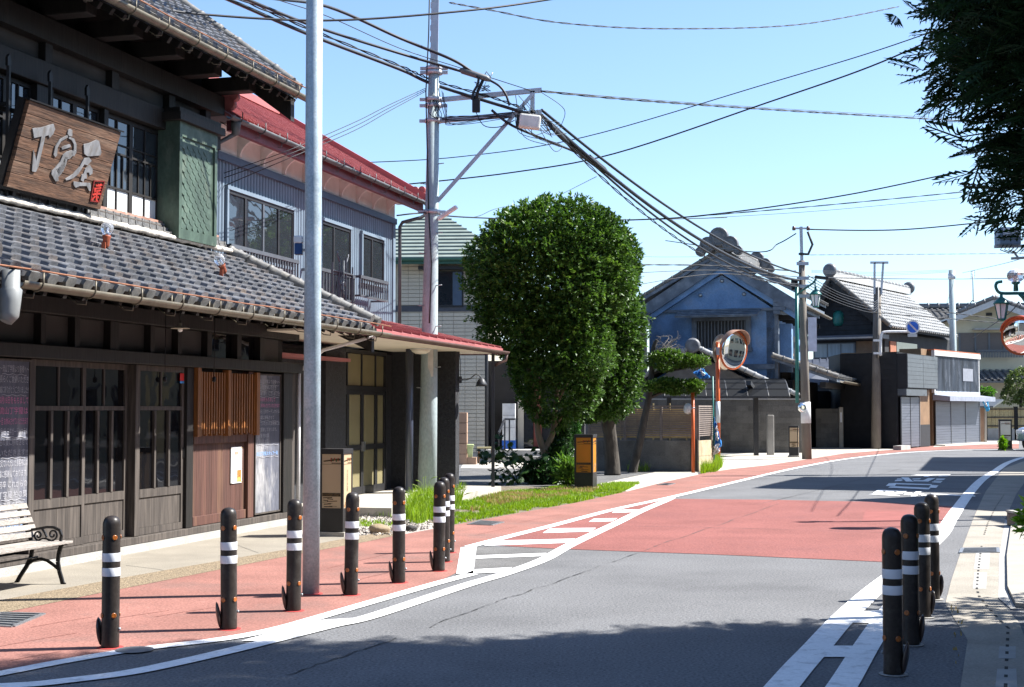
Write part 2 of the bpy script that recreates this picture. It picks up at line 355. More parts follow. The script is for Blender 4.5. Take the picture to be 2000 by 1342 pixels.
# right-hand gutter and footway
sheet('right_gutter', [(1868, 1400), (1876, 1342), (1890, 1250), (1846, 1180), (1858, 1133), (1880, 1068), (1903, 1008), (1925, 960), (1960, 915), (2030, 890), (2100, 900), (2010, 930), (1985, 965), (1963, 1014), (1951, 1090), (1950, 1170), (1990, 1215), (2040, 1342), (2050, 1400)], .004, mat('gutter_concrete', (.275, .25, .21), rough=.9, var=.14, scale=1.6, fine=.16, fscale=60, bump=.25, bscale=60, wear=(.20, .18, .15), wscale=1.3, wamt=.7))
sheet('gutter_kerb_strip', [(1963, 1014), (1951, 1090), (1950, 1168), (1976, 1190), (1984, 1188), (1968, 1155), (1966, 1090), (1976, 1020)], .0058, concg)
b = MB()
kp = [G(1976, 1022), G(1966.5, 1090), G(1968, 1152), G(1984, 1186), G(2100, 1200), G(2150, 1100), G(2120, 1030)]
b.prism([p+Vector((0, 0, -.05)) for p in kp], (0, 0, .085)); o = b.build('right_footway', mat('footway_slab', (.30, .28, .245), rough=.9, var=.08, scale=3, fine=.1, fscale=90, wear=(.24, .22, .19), wscale=2, wamt=.5)); o['kind'] = 'structure'
# slots of the covered drain: dark openings let into paler covers
sl_pts = [(1918, 1062), (1914, 1088), (1910, 1122), (1908, 1150), (1913, 1165), (1925, 1180), (1948, 1206), (1969, 1226), (1968, 1250), (1966, 1290), (1964, 1342)]
b = MB(); b2 = MB()
def slot_run(pts, step=.28, L=.12):
    P_ = [G(*p, .0064) for p in pts]; acc = 0
    for a, c in zip(P_, P_[1:]):
        d = c-a; Ln = d.length; d.normalize(); q = Vector((d.y, -d.x, 0)); t = step-acc
        while t < Ln:
            p = a+d*t; L_ = L*random.uniform(.7, 1.2)
            b.add([p+q*.010, p-q*.010, p-q*.010+d*L_, p+q*.010+d*L_], [(0, 1, 2, 3)]); t += step
        acc = (Ln-(t-step)) if t > step else acc+Ln
slot_run(sl_pts); slot_run([(1962, 965), (1945, 990), (1930, 1020), (1922, 1045)], .3)
b.build('drain_slots', slotm)['kind'] = 'structure'
for q in (((1906, 1080), (1934, 1080), (1932, 1112), (1902, 1112)), ((1952, 1262), (1984, 1262), (1984, 1286), (1950, 1286)), ((1948, 1306), (1985, 1306), (1987, 1342), (1944, 1342)), ((1903, 1118), (1928, 1118), (1926, 1150), (1900, 1150))):
    b2.poly([G(*p, .0055) for p in q])
b2.build('drain_cover', mat('new_concrete', (.32, .31, .29), rough=.9, var=.08, scale=5, fine=.1))['kind'] = 'structure'
def grate(label, c, n=7):
    P_ = [G(*p, .0075) for p in c]; ctr = sum(P_, Vector())/4
    t = thing('drain_grate', label, 'drain grate', ctr, group='steel drain grates')
    b = MB(); b.poly([p+Vector((0, 0, -.0008)) for p in P_]); b.build('pit', slotm, t)
    b = MB()
    for i in range(4): b.bar(P_[i], P_[(i+1) % 4], .035, .012)
    b.build('frame', steel, t)
    for i in range(1, n):
        f_ = i/n; a = P_[0].lerp(P_[3], f_); c_ = P_[1].lerp(P_[2], f_); b = MB(); b.bar(a+Vector((0, 0, .002)), c_+Vector((0, 0, .002)), .035, .01); b.build('grate_bar', steel, t)
b = MB(); b.lathe([(.12, .0098), (.12, .0125)], 24, Matrix.Translation(G(263, 1272))); b.build('manhole_cover', steel, None, 'small round valve cover on the white edge line by the first bollard', 'valve cover')
grate('steel drain grate in the right-hand concrete gutter beside the bollards', [(1880, 1071), (1949, 1070), (1950, 1079), (1876, 1080)], 4)
grate('steel drain grate in the red sidewalk by the nearest bollard', [(0, 1197), (85, 1199), (25, 1224), (-70, 1218)], 6)
grate('small steel drain grate in the red sidewalk at the grass edge', [(938, 1017), (983, 1020), (960, 1026), (914, 1024)], 6)
grate('small dark drain grate in the red sidewalk before the low block wall', [(1300, 944), (1318, 944.5), (1304, 947.5), (1284, 947)], 4)
# ================================================================ shared building helpers
wood = mat('dark_timber', (.010, .0083, .007), rough=.62, var=.35, scale=14, stretch=(1, 1, .12), fine=.25, fscale=60, bump=.25, bscale=30, wear=(.028, .022, .017), wscale=5, wamt=.3)  # dark timber, taken darker still to deepen the shade under the eaves
woodg = mat('weathered_timber', (.066, .055, .047), rough=.8, var=.4, scale=22, stretch=(1, 1, .07), fine=.3, fscale=40, bump=.35, bscale=30, wear=(.05, .042, .037), wscale=9, wamt=.8)
woodr = mat('red_brown_boards', (.078, .034, .025), rough=.72, var=.22, scale=20, stretch=(1, 1, .06), fine=.2, fscale=50, bump=.25, bscale=30, wear=(.15, .08, .048), wscale=4.5, wamt=.7, rand=.18)
woodo = mat('orange_lattice_timber', (.215, .08, .02), rough=.55, var=.25, scale=16, stretch=(1, 1, .1), fine=.2, fscale=50, rand=.15)
woodb = mat('eave_timber', (.007, .006, .0052), rough=.75, var=.3, scale=10)  # eave shade is put into this near-black colour
woods = mat('sign_timber', (.085, .043, .024), rough=.7, var=.5, scale=6, stretch=(.35, .35, 3.5), fine=.4, fscale=22, bump=.35, bscale=14, wear=(.19, .125, .085), wscale=2.4, wamt=.6, rand=.12)
plast = mat('grey_plaster', (.05, .048, .044), rough=.9, var=.15, scale=3, bump=.1)  # plaster darkened along with the timbers for under-eave shade
tilem = mat('grey_roof_tile', (.125, .13, .142), rough=.30, var=.3, scale=7, fine=.2, fscale=30, bump=.10, bscale=40, spec=.5, rand=.2, rvar=.14, wear=(.20, .15, .11), wscale=1.9, wamt=.6)
tilew = mat('weathered_roof_tile', (.13, .128, .125), rough=.55, var=.3, scale=9, fine=.25, fscale=40, wear=(.24, .22, .18), wscale=7, wamt=.6)
mortar = mat('roof_mortar', (.55, .50, .43), rough=.95, var=.2, scale=9, bump=.8, bscale=18, wear=(.25, .22, .18), wscale=6, wamt=.6)
coppr = mat('copper_rod', (.27, .125, .07), rough=.5, metal=.6, var=.25, scale=15)
gutm = mat('gutter_bronze', (.125, .108, .078), rough=.45, metal=.35, var=.25, scale=6, wear=(.20, .175, .13), wscale=4, wamt=.5)
gutg = mat('gutter_grey', (.10, .105, .11), rough=.5, metal=.2, var=.2, scale=6)
iron = mat('black_iron', (.015, .015, .016), rough=.5, metal=.3, var=.2)
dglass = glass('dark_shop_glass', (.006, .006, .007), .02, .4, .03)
bglass = glass('window_glass', (.02, .024, .03), .02, 1.0, .03)
def tile_add(b, M, w=.262, e=.225, r=.052, th=.03, lift=.03, seg=1):
    pr = [(0, .004), (.007, r*.8), (.026, r), (.116, r), (.136, r*.8), (.144, .006), (w-.004, .002)]
    L = e+.035; k = len(b.v); n = len(pr); V = []
    for x, h in pr: V.append(M @ Vector((x, 0, h+lift)))
    for x, h in pr: V.append(M @ Vector((x, L, h)))
    for x, h in pr: V.append(M @ Vector((x, 0, h+lift-th)))
    for x, h in pr: V.append(M @ Vector((x, L*.35, h+lift*.65-th)))
    fs = []
    for i in range(n-1):
        fs += [(i, i+1, n+i+1, n+i), (2*n+i, 2*n+i+1, i+1, i)]
    b.add(V, [f_ for f_ in fs if f_[2] == n+f_[0]+1], True)
    b.add([V[i] for i in range(n)]+[V[2*n+i] for i in range(n)], [(n+i, n+i+1, i+1, i) for i in range(n-1)])
    b.add([V[0], V[n], V[3*n], V[2*n]], [(0, 1, 2, 3)])
    return b
def roofM(P0, udir, sdir):
    """matrix whose x runs along the eave, y up the slope, z out of the roof"""
    x = Vector(udir).normalized(); y = Vector(sdir).normalized(); z = x.cross(y)
    return Matrix(((x.x, y.x, z.x, P0[0]), (x.y, y.y, z.y, P0[1]), (x.z, y.z, z.z, P0[2]), (0, 0, 0, 1)))
def tile_field(b, M, cols, rows, w=.262, e=.225, **k):
    for i in range(cols):
        for j in range(rows):
            tile_add(b, M @ Matrix.Translation((i*w+random.uniform(-.004, .004), j*e+random.uniform(-.005, .005), 0)), w, e, **k)
def half_gutter(b, p0, p1, r, up=(0, 0, 1), n=8):
    p0 = Vector(p0); p1 = Vector(p1); t = (p1-p0).normalized(); x = t.cross(Vector(up)).normalized(); y = Vector(up)
    V = []
    for p in (p0, p1):
        for j in range(n+1):
            a = pi+pi*j/n; V.append(p+x*math.cos(a)*r+y*math.sin(a)*r)
        for j in range(n+1):
            a = 2*pi-pi*j/n; V.append(p+x*math.cos(a)*r*.9+y*math.sin(a)*r*.9)
    m = 2*(n+1)
    b.add(V, [(i, (i+1) % m, m+(i+1) % m, m+i) for i in range(m)], True)
    return b
def ridge_run(parent, p0, p1, r, seg, m, name='ridge_tile', collar=None):
    """round ridge tiles laid end to end, each a piece of its own"""
    p0 = Vector(p0); p1 = Vector(p1); d = p1-p0; n = max(1, round(d.length/seg)); s_ = d.length/n
    b = MB(); b.tube([Vector((0, 0, 0)), Vector((0, s_*.86, 0)), Vector((0, s_*.87, 0)), Vector((0, s_*1.0, 0))], [r, r*.97, r*1.16, r*1.16], 10)
    me = b.mesh(name, m); y = d.normalized(); x = y.cross(Vector((0, 0, 1))).normalized(); z = x.cross(y)
    for i in range(n):
        p = p0+d*(i/n)
        link(name, me, parent, Matrix(((x.x, y.x, z.x, p.x), (x.y, y.y, z.y, p.y), (x.z, y.z, z.z, p.z), (0, 0, 0, 1))))
def fpart(name, F, m, parent, boxes, label=None, bevel=0):
    b = MB()
    for q in boxes: b.fbox(F, *q)
    return b.build(name, m, parent, label, bevel=bevel)
# ================================================================ the dark wooden shop house
MF = Fr((-4.61, 13.64), (1.53, 5.44))
mach = thing('wooden_shop_house', 'two-storey dark timber shop house with grey tiled roofs on the left', 'house', MF.P(2.5, -2))
UR = 5.9                                   # right-hand end of the ground floor
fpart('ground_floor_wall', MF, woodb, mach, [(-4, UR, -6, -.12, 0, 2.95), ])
fpart('stone_sill', MF, concg, mach, [(-4, UR+.02, -.13, .09, 0, .085)])
fpart('ground_beam', MF, woodg, mach, [(-4, UR, -.13, .06, .088, .165)], bevel=.006)
fpart('lintel_beam', MF, wood, mach, [(-4, UR+.2, -.11, .10, 2.03, 2.165)], bevel=.008)
fpart('upper_beam', MF, wood, mach, [(-4, UR+.1, -.11, .09, 2.47, 2.64)], bevel=.008)
uX = lambda x: MF.U(x, 0, 850)
for (x0, x1, v) in ((54, 63, .03), (259, 268, .035), (359, 372, .04), (546, 563, .06)):
    fpart('post', MF, wood if x0 > 300 else woodg, mach, [(uX(x0), uX(x1), -.12, v, .168, 2.028)], bevel=.006)
fpart('post', MF, woodg, mach, [(UR-.02, UR+.12, -.16, .02, .09, 2.02)], bevel=.006)
# transom: plaster panels between short posts
pans = [(-120, 68), (78, 135), (145, 205), (222, 284), (292, 338), (346, 396), (405, 455), (463, 500), (508, 546)]
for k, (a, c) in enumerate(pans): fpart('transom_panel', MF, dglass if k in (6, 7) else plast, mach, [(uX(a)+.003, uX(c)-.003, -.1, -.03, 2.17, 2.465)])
for (a, c) in ((68, 78), (135, 145), (205, 222), (284, 292), (338, 346), (396, 405), (455, 463), (500, 508)):
    fpart('transom_mullion', MF, wood, mach, [(uX(a), uX(c), -.1, .05, 2.168, 2.467)])
# three glazed sliding doors
def slide_door(x0, x1, v):
    u0, u1 = uX(x0), uX(x1); t = .055
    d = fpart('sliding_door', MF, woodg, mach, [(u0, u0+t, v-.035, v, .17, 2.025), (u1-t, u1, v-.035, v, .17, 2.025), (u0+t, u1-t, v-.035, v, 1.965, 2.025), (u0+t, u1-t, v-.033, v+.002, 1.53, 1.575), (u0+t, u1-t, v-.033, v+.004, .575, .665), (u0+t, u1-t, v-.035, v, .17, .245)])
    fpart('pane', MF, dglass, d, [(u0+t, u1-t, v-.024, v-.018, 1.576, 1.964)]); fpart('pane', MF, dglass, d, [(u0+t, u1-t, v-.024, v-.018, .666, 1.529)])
    w_ = u1-u0-2*t
    fpart('muntin', MF, woodg, d, [(u0+t+w_*.5-.012, u0+t+w_*.5+.012, v-.03, v-.004, 1.577, 1.963)])
    for f_ in (.34, .68): fpart('door_bar', MF, woodg, d, [(u0+t+w_*f_-.02, u0+t+w_*f_+.02, v-.03, v+.012, .667, 1.528)], bevel=.004)
    for k in range(2): fpart('door_board', MF, woodg, d, [(u0+t+w_*k/2+.002, u0+t+w_*(k+1)/2-.002, v-.03, v-.012, .247, .573)])
slide_door(63, 170, -.02); slide_door(166, 258, -.06); slide_door(268, 359, .0)
fpart('door_pull', MF, iron, mach, [(uX(357), uX(359)-.004, .0, .012, .98, 1.1)])
# board door with lattice window
bu0, bu1 = uX(372), uX(481)
fpart('board_door_frame', MF, woodr, mach, [(bu0, bu0+.07, -.06, .0, .17, 2.02), (bu1, uX(492), -.06, .03, .17, 2.02), (bu0+.07, bu1, -.06, .005, .17, .28), (bu0+.07, bu1, -.06, .012, 1.13, 1.27)], bevel=.004)
nb = 11
for k in range(nb):
    a = bu0+.07+(bu1-bu0-.07)*k/nb; c = bu0+.07+(bu1-bu0-.07)*(k+1)/nb
    fpart('door_plank', MF, woodr, mach, [(a+.0015, c-.0015, -.05, -.02-random.uniform(0, .004), .28, 1.128)])
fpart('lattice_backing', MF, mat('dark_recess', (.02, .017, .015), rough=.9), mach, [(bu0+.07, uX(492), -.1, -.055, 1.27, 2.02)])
la = fpart('lattice_window', MF, woodo, mach, [(uX(375)-.02, uX(380), .0, .085, 1.22, 2.03)], bevel=.003)
for q in ((uX(433.5), uX(439), .0, .085, 1.215, 2.02), (uX(489.5), uX(495.5), .0, .085, 1.21, 2.01)): fpart('lattice_batten', MF, woodo, la, [q], bevel=.003)
for k in range(22):
    if k == 10: continue
    x = 384+(488-384)*k/21
    fpart('lattice_slat', MF, woodo, la, [(uX(x), uX(x)+.026, .02, .06, 1.225+.02*(k % 2), 1.985)])
# chalkboards (written on, fixed beside the doors)
cb = mat('chalkboard', (.085, .09, .115), rough=.8, var=.3, scale=3, stretch=(1, 1, .35), fine=.2, fscale=30, wear=(.34, .335, .335), wscale=2.2, wamt=.85)
chalk = mat('white_chalk', (.36, .36, .39), rough=.95, var=.25, scale=60)
chalkp = mat('pink_chalk', (.55, .18, .32), rough=.95, var=.25, scale=60)
chalkb = mat('blue_chalk', (.22, .40, .72), rough=.95, var=.25, scale=60)
def write(parent, F, lines, u, v, z, size, m, name='chalk_writing', dz=None, width=None):
    """flat lettering on a plane v of the frame; u = left end as read"""
    for i, ln in enumerate(lines):
        if not ln: continue
        me = text_mesh(ln, size)
        if not len(me.vertices): continue
        me.name = name; me.materials.clear(); me.materials.append(m)
        sc = 1.0
        if width: wx = max(v_.co.x for v_ in me.vertices); sc = min(1, width/wx)
        M = F.mat(u, v, z-i*(dz or size*1.25)) @ Matrix.Rotation(pi/2, 4, 'X') @ Matrix.Diagonal((sc, 1, 1, 1))
        o = link(name, me, parent, M)
def chalkboard(label, u0, u1, z0, z1, lines, tails, size, dz, us):
    t = thing('chalkboard', label, 'chalkboard', MF.P((u0+u1)/2, .02, z0))
    fpart('board', MF, cb, t, [(u0+.02, u1-.02, -.02, .018, z0+.02, z1-.02)])
    fpart('frame', MF, woodg, t, [(u0, u0+.02, -.02, .03, z0, z1), (u1-.02, u1, -.02, .03, z0, z1), (u0+.02, u1-.02, -.02, .03, z0, z0+.02), (u0+.02, u1-.02, -.02, .03, z1-.02, z1)])
    for i, (ln, m) in enumerate(lines): write(t, MF, [ln], us, .0225, z1-.12-i*dz, size, m, width=u1-us-.035)
    for i in tails:
        b = MB(); z = z1-.12-i*dz-.025; pts = [MF.P(us+.03+(u1-us-.1)*k/14, .0232, z+.006*math.sin(k*1.3)) for k in range(15)]
        b.tube(pts, .0028, 4); b.build('chalk_stroke', chalk, t)
Lw = [('〜流山丁字屋より皆様へ〜', chalk), ('長らくご愛顧いただき', chalk), ('誠にありがとうございました!!', chalk), ('5月15日をもちまして', chalkp), ('流山丁字屋は', chalkp), ('一旦 お休みさせていただきます', chalkp), ('7月1日 三井ガーデンホテル', chalk), ('柏の葉に移転させて', chalk), ('いただきます!!', chalk), ('支えていただいたお客様には', chalk), ('誠に感謝しております。', chalk), ('何卒 これからの', chalk), ('丁字屋 柏の葉', chalk), ('よろしくお願い', chalk), ('    致します!!', chalk), ('流山丁字屋スタッフ一同', chalkb)]
chalkboard('tall chalkboard covered in handwritten Japanese behind the bench', -1.35, uX(55)-.005, .30, 2.015, Lw, (0, 2, 6, 8, 12, 15), .074, .098, -.52)
chalkboard('narrow smudged chalkboard right of the lattice door', uX(494.5), uX(545)-.005, .19, 2.0, [l for i, l in enumerate(Lw) if i not in (4, 8, 11)], (0, 1, 2, 6, 10, 12), .058, .078, uX(498))
# poster and stickers
t = thing('poster', 'white paper notice with small photos pinned on the board door', 'poster', MF.P(uX(460), 0, .6))
pu0, pu1 = uX(453), uX(474); p_ = mat('poster_paper', (.82, .82, .82), rough=.7, var=.03)
fpart('sheet', MF, p_, t, [(pu0, pu1, -.012, -.008, .62, 1.07)])
def pic(u0, u1, z0, z1, col, nm, v=-.0065, c2=None): fpart('printed_photo', MF, mat(nm, col, rough=.6, var=.3, scale=40, col2=c2), t, [(pu0+(pu1-pu0)*u0, pu0+(pu1-pu0)*u1, -.008, v, .62+.45*z0, .62+.45*z1)])
pic(.28, .70, .78, .97, (.35, .5, .72), 'print_sky'); pic(.32, .66, .785, .88, (.55, .25, .18), 'print_building', -.0058)
pic(.55, .94, .03, .36, (.08, .03, .02), 'print_food', c2=(.75, .3, .06)); pic(.58, .9, .22, .32, (.75, .35, .06), 'print_food2', -.0058, (.5, .08, .02)); pic(.60, .85, .06, .15, (.78, .5, .1), 'print_food3', -.0058)
for k, (a, z) in enumerate(((.15, .33), (.12, .27), (.18, .2), (.1, .14))): pic(a, a+.28, z, z+.025, (.5, .5, .5), 'print_text')
pic(.42, .62, .44, .46, (.4, .4, .42), 'print_text'); pic(.42, .62, .70, .73, (.35, .6, .4), 'print_green')
for (a, z) in ((.06, .97), (.94, .97), (.06, .02), (.94, .03)):
    b = MB(); b.lathe([(.008, 0), (.008, .004), (.004, .006)], 8, MF.mat(pu0+(pu1-pu0)*a, -.008, .62+.45*z) @ Matrix.Rotation(pi/2, 4, 'X')); b.build('pin', mat('gold_pin', (.6, .4, .1), rough=.4, metal=.8), t)
t = thing('sticker', 'small red and blue sticker on the third glass door', 'sticker', MF.P(uX(353), 0, 1.86))
fpart('red_field', MF, mat('sticker_red', (.6, .02, .02), rough=.5), t, [(uX(350), uX(357.5), .0015, .004, 1.87, 1.955)]); fpart('blue_field', MF, mat('sticker_blue', (.05, .25, .6), rough=.5), t, [(uX(350), uX(357.5), .0015, .004, 1.84, 1.868)])
# ---- lower roof
EV, EZ, TV = 1.05, 2.66, -1.02; SL = math.radians(25)
sdir = Vector((-MF.n[0]*math.cos(SL), -MF.n[1]*math.cos(SL), math.sin(SL)))
roof = thing('tmp', '', '') if False else None
b = MB()
for (u0, u1) in ((-4, 6.42),):
    z1 = EZ+(EV-(-1.2))*math.tan(SL)
    b.hexa([MF.P(u0, EV, EZ-.07), MF.P(u1, EV, EZ-.07), MF.P(u1, -1.2, z1-.07), MF.P(u0, -1.2, z1-.07), MF.P(u0, EV, EZ-.015), MF.P(u1, EV, EZ-.015), MF.P(u1, -1.2, z1-.015), MF.P(u0, -1.2, z1-.015)])
lroof = b.build('lower_roof', woodb, mach)
TW, TE = .268, .205
M0 = roofM(MF.P(-1.70, EV+.05, EZ-.025), (MF.d[0], MF.d[1], 0), sdir)
b = MB(); tile_add(b, Matrix.Identity(4), TW, TE, r=.072, th=.045, lift=.046); tme = b.mesh('roof_tile', tilem)
NC = 29; NR = int(((EV+.05-TV)/math.cos(SL))/TE)
for i in range(NC):
    for j in range(NR):
        link('roof_tile', tme, lroof, M0 @ Matrix.Translation((i*TW+random.uniform(-.004, .004), j*TE+random.uniform(-.006, .006), random.uniform(-.002, .003))) @ Matrix.Rotation(random.uniform(-.012, .012), 4, 'Z'))
b = MB(); tile_field(b, M0 @ Matrix.Translation((-8*TW, 0, 0)), 8, NR, TW, TE, r=.072, th=.045, lift=.046); b.build('hidden_roof_tiles', tilem, lroof, kind='stuff')
# eave-end caps under each roll
b = MB(); b.prism([Vector((-.062, 0, .05)), Vector((.062, 0, .05)), Vector((.075, 0, .0)), Vector((.045, 0, -.055)), Vector((-.045, 0, -.055)), Vector((-.075, 0, .0))], (0, .12, 0)); cme = b.mesh('eave_end_tile', tilew)
for i in range(NC): link('eave_end_tile', cme, lroof, M0 @ Matrix.Translation((i*TW+.055, -.035, .015)))
for du, dz in ((6.10, .10), (6.36, .075)):
    a = MF.P(du, EV+.06, EZ+dz); ridge_run(lroof, a, a+sdir*2.36, .068, .34, tilew)
b = MB()
for k in range(16):
    a = MF.P(6.23, EV-.1, EZ+.07)+sdir*(k*.145); b.lathe([(.02, -.03), (.055, 0), (.03, .04)], 6, Matrix.Translation(a+Vector((random.uniform(-.03, .03), random.uniform(-.03, .03), random.uniform(0, .02)))))
b.build('verge_mortar', mortar, lroof)
ridge_run(lroof, MF.P(-2.2, EV+.1, EZ+.12), MF.P(-2.2, EV+.1, EZ+.12)+sdir*2.4, .10, .4, tilew)
# mortar line, flat courses and copper flashing where the roof meets the wall
zt = EZ+(EV-TV)*math.tan(SL)
b = MB(); npt = 130
b.tube([MF.P(-4+k*.078, TV+.05+random.uniform(-.008, .008), zt+.115+random.uniform(-.008, .008)) for k in range(npt)], [random.uniform(.030, .047) for k in range(npt)], 7)
b.build('ridge_mortar', mortar, lroof)
b = MB(); b.box(0, .155, -.02, .02, 0, .05); b.box(.12, .15, -.028, .02, -.012, .055); nme = b.mesh('course_tile', tilew)
for r_ in range(3):
    for k in range(46):
        u = -1.6+k*.168+(.084 if r_ % 2 else 0)
        if u < 5.95: link('course_tile', nme, lroof, MF.mat(u, TV+.0-.055*r_, zt+.135+.055*r_))
fpart('flashing', MF, mat('copper_flashing', (.36, .20, .15), rough=.55, metal=.2, var=.35, scale=6, wear=(.55, .42, .34), wscale=4, wamt=.6), lroof, [(-4, 6.0, -1.26, -1.14, zt+.30, zt+.335)])
# rafters and gutter of the lower eave
for k in range(30):
    u = -2.2+k*.3
    if u > 6.4: break
    b = MB(); b.bar(MF.P(u, EV-.03, EZ-.115), MF.P(u, -.1, EZ-.115+(EV+.07)*math.tan(SL)), .055, .075); b.build('rafter', woodb, lroof)
fpart('eave_board', MF, woodb, lroof, [(-4, 6.42, EV-.05, EV-.012, EZ-.10, EZ-.03)])
def gutter_set(parent, F, u0, u1, v, z, m, hooks, r=.062):
    b = MB(); half_gutter(b, F.P(u0, v, z), F.P(u1, v, z), r); g_ = b.build('gutter', m, parent)
    u = u0+.25
    while u < u1:
        b = MB(); pts = [F.P(u, v+r*1.05*math.cos(a), z+r*1.08*math.sin(a)) for a in [pi+pi*k/8 for k in range(9)]]
        b.tube([F.P(u, v-r, z+.08)]+pts+[F.P(u, v+r*1.05, z+.085)], .008, 5)
        b.tube([F.P(u, v-.02, z-r), F.P(u, v-.03, z-r-.06), F.P(u, v-.12, z-r-.05), F.P(u, v-.25, z-.02)], .007, 5)
        b.build('gutter_hook', m, g_); u += hooks
    return g_
gutter_set(lroof, MF, -1.92, 6.5, EV+.13, EZ-.075, gutm, .78)
b = MB(); b.tube([MF.P(-4+k*.55, EV+.2, EZ+.02+random.uniform(-.006, .006)) for k in range(20)], .0085, 6); b.build('copper_wire_rod', coppr, lroof)
# rain hopper and pipe at the left end of the gutter
plas = mat('grey_pvc', (.20, .21, .21), rough=.45, var=.12, scale=8, wear=(.16, .16, .15), wscale=6, wamt=.5)
b = MB(); hp = MF.P(-2.02, EV+.13, EZ-.26); b.tube([hp+Vector((0, 0, .26)), hp+Vector((0, 0, .12)), hp+Vector((0, 0, .1)), hp, hp+Vector((0, -.02, -.1)), hp+Vector((-.02, -.04, -.16))], [.075, .075, .095, .085, .08, .05], 8)
b.build('rain_hopper', plas, lroof)
b = MB(); q = MF.P(UR+.22, .03, 0); b.tube([q+Vector((0, 0, .1)), q+Vector((0, 0, 2.05))], .026, 8); b.tube([q+Vector((0, 0, 2.05)), MF.P(UR+.3, .35, 2.35), MF.P(UR+.42, EV+.1, EZ-.1)], .024, 8); b.build('rain_pipe', mat('white_pipe', (.62, .62, .62), rough=.45, var=.1), mach)
# ---- upper storey
WV = -1.2
fpart('upper_wall', MF, woodb, mach, [(-4, 6.0, -6, WV-.12, 3.0, 6.78)])
px = lambda x, y, v=WV: MF.pix(x, y, v)
uU = lambda x: MF.U(x, WV, 300)
zs = px(260, 425)[1]; zw = px(260, 240)[1]      # window sill and head
fpart('sill_beam', MF, woodg, mach, [(-4, uU(322), WV-.12, WV+.1, zs-.22, zs-.03)], bevel=.01)
fpart('head_beam', MF, wood, mach, [(-4, uU(420), WV-.12, WV+.09, zw+.03, zw+.30)], bevel=.01)
fpart('frieze_beam', MF, wood, mach, [(-4, 6.0, WV-.12, WV+.13, zw+.52, zw+.78)])
fl = [-200, 75, 90, 207, 221, 320, 332, 392]
for i in range(0, len(fl), 2):
    fpart('frieze_panel', MF, plast, mach, [(uU(fl[i]), uU(fl[i+1]), WV-.11, WV-.02, zw+.302, zw+.518)])
for a, c in ((75, 90), (207, 221), (320, 332), (392, 402)): fpart('frieze_post', MF, wood, mach, [(uU(a)+.002, uU(c)-.002, WV-.11, WV+.07, zw+.302, zw+.518)])
for a, c in ((63, 95), (196, 204), (313, 330)): fpart('upper_post', MF, wood, mach, [(uU(a), uU(c), WV-.12, WV+.05, zs-.028, zw+.028)])
frost = mat('frosted_pane', (.62, .64, .63), rough=.35, var=.06, scale=3)
def sash(x0, x1):
    u0, u1 = uU(x0), uU(x1); t = .04; v = WV-.02; H_ = zw-zs; zk = zs+.30
    s_ = fpart('window', MF, wood, mach, [(u0, u0+t, v-.04, v, zs-.02, zw+.02), (u1-t, u1, v-.04, v, zs-.02, zw+.02), (u0+t, u1-t, v-.04, v, zw-.03, zw+.02), (u0+t, u1-t, v-.04, v, zs-.02, zs+.03), (u0+t, u1-t, v-.038, v+.002, zk, zk+.025), (u0+t, u1-t, v-.038, v+.001, zs+H_*.62, zs+H_*.62+.022)])
    fpart('frosted_pane', MF, frost, s_, [(u0+t, u1-t, v-.03, v-.02, zs+.031, zk-.001)])
    fpart('pane', MF, bglass, s_, [(u0+t, u1-t, v-.03, v-.022, zk+.026, zw-.031)])
    w_ = u1-u0-2*t
    for f_ in (.5,): fpart('muntin', MF, wood, s_, [(u0+t+w_*f_-.011, u0+t+w_*f_+.011, v-.032, v-.002, zs+.03, zw-.03)])
    for f_ in (.25, .75): fpart('muntin', MF, wood, s_, [(u0+t+w_*f_-.009, u0+t+w_*f_+.009, v-.032, v-.003, zk+.026, zs+H_*.62)])
    fpart('muntin', MF, wood, s_, [(u0+t, u1-t, v-.0325, v-.0035, zs+H_*.72, zs+H_*.72+.016)])
for a, c in ((-130, -40), (-40, 12), (12, 63), (95, 148), (148, 196), (204, 259), (259, 313)): sash(a, c)
# scaled green copper shutter box
gcop = mat('verdigris_copper', (.06, .092, .068), rough=.55, metal=.25, var=.3, scale=5, stretch=(1, 1, .5), fine=.15, fscale=30, wear=(.15, .175, .13), wscale=4, wamt=.6)
gv = WV+.27; gu0, gu1 = MF.U(347, gv, 350), MF.U(421, gv, 350); gz0, gz1 = MF.pix(385, 474, gv)[1], MF.pix(385, 250, gv)[1]
sb = fpart('shutter_box', MF, gcop, mach, [(gu0, gu1, WV-.1, gv, gz0, gz1)], 'green copper shutter box covered in fish-scale plates')
fpart('box_cap', MF, wood, sb, [(gu0-.1, gu1+.1, WV-.1, gv+.09, gz1, gz1+.1), (gu0-.05, gu1+.05, WV-.1, gv+.05, gz1+.1, gz1+.17)])
fpart('box_frame', MF, gcop, sb, [(gu0, gu0+.07, gv, gv+.025, gz0, gz1-.002), (gu1-.07, gu1, gv, gv+.025, gz0, gz1-.002), (gu0+.07, gu1-.07, gv, gv+.024, gz0, gz0+.13), (gu0+.07, gu1-.07, gv, gv+.024, gz1-.19, gz1-.002)])
b = MB(); R_ = .075; pts = [Vector((R_, 0, .06))]+[Vector((R_*math.cos(a), -.006, R_*math.sin(a)*1.05)) for a in [-pi*k/8 for k in range(9)]]+[Vector((-R_, 0, .06))]
b.poly(pts); b.add([p+Vector((0, .006 if i in (0, len(pts)-1) else .008, 0)) for i, p in enumerate(pts)]+pts, [(i, i+1, len(pts)+i+1, len(pts)+i) for i in range(len(pts)-1)]); sme = b.mesh('copper_scale', gcop)
nsc = int((gu1-gu0-.14)/.15); z = gz0+.20; r_ = 0
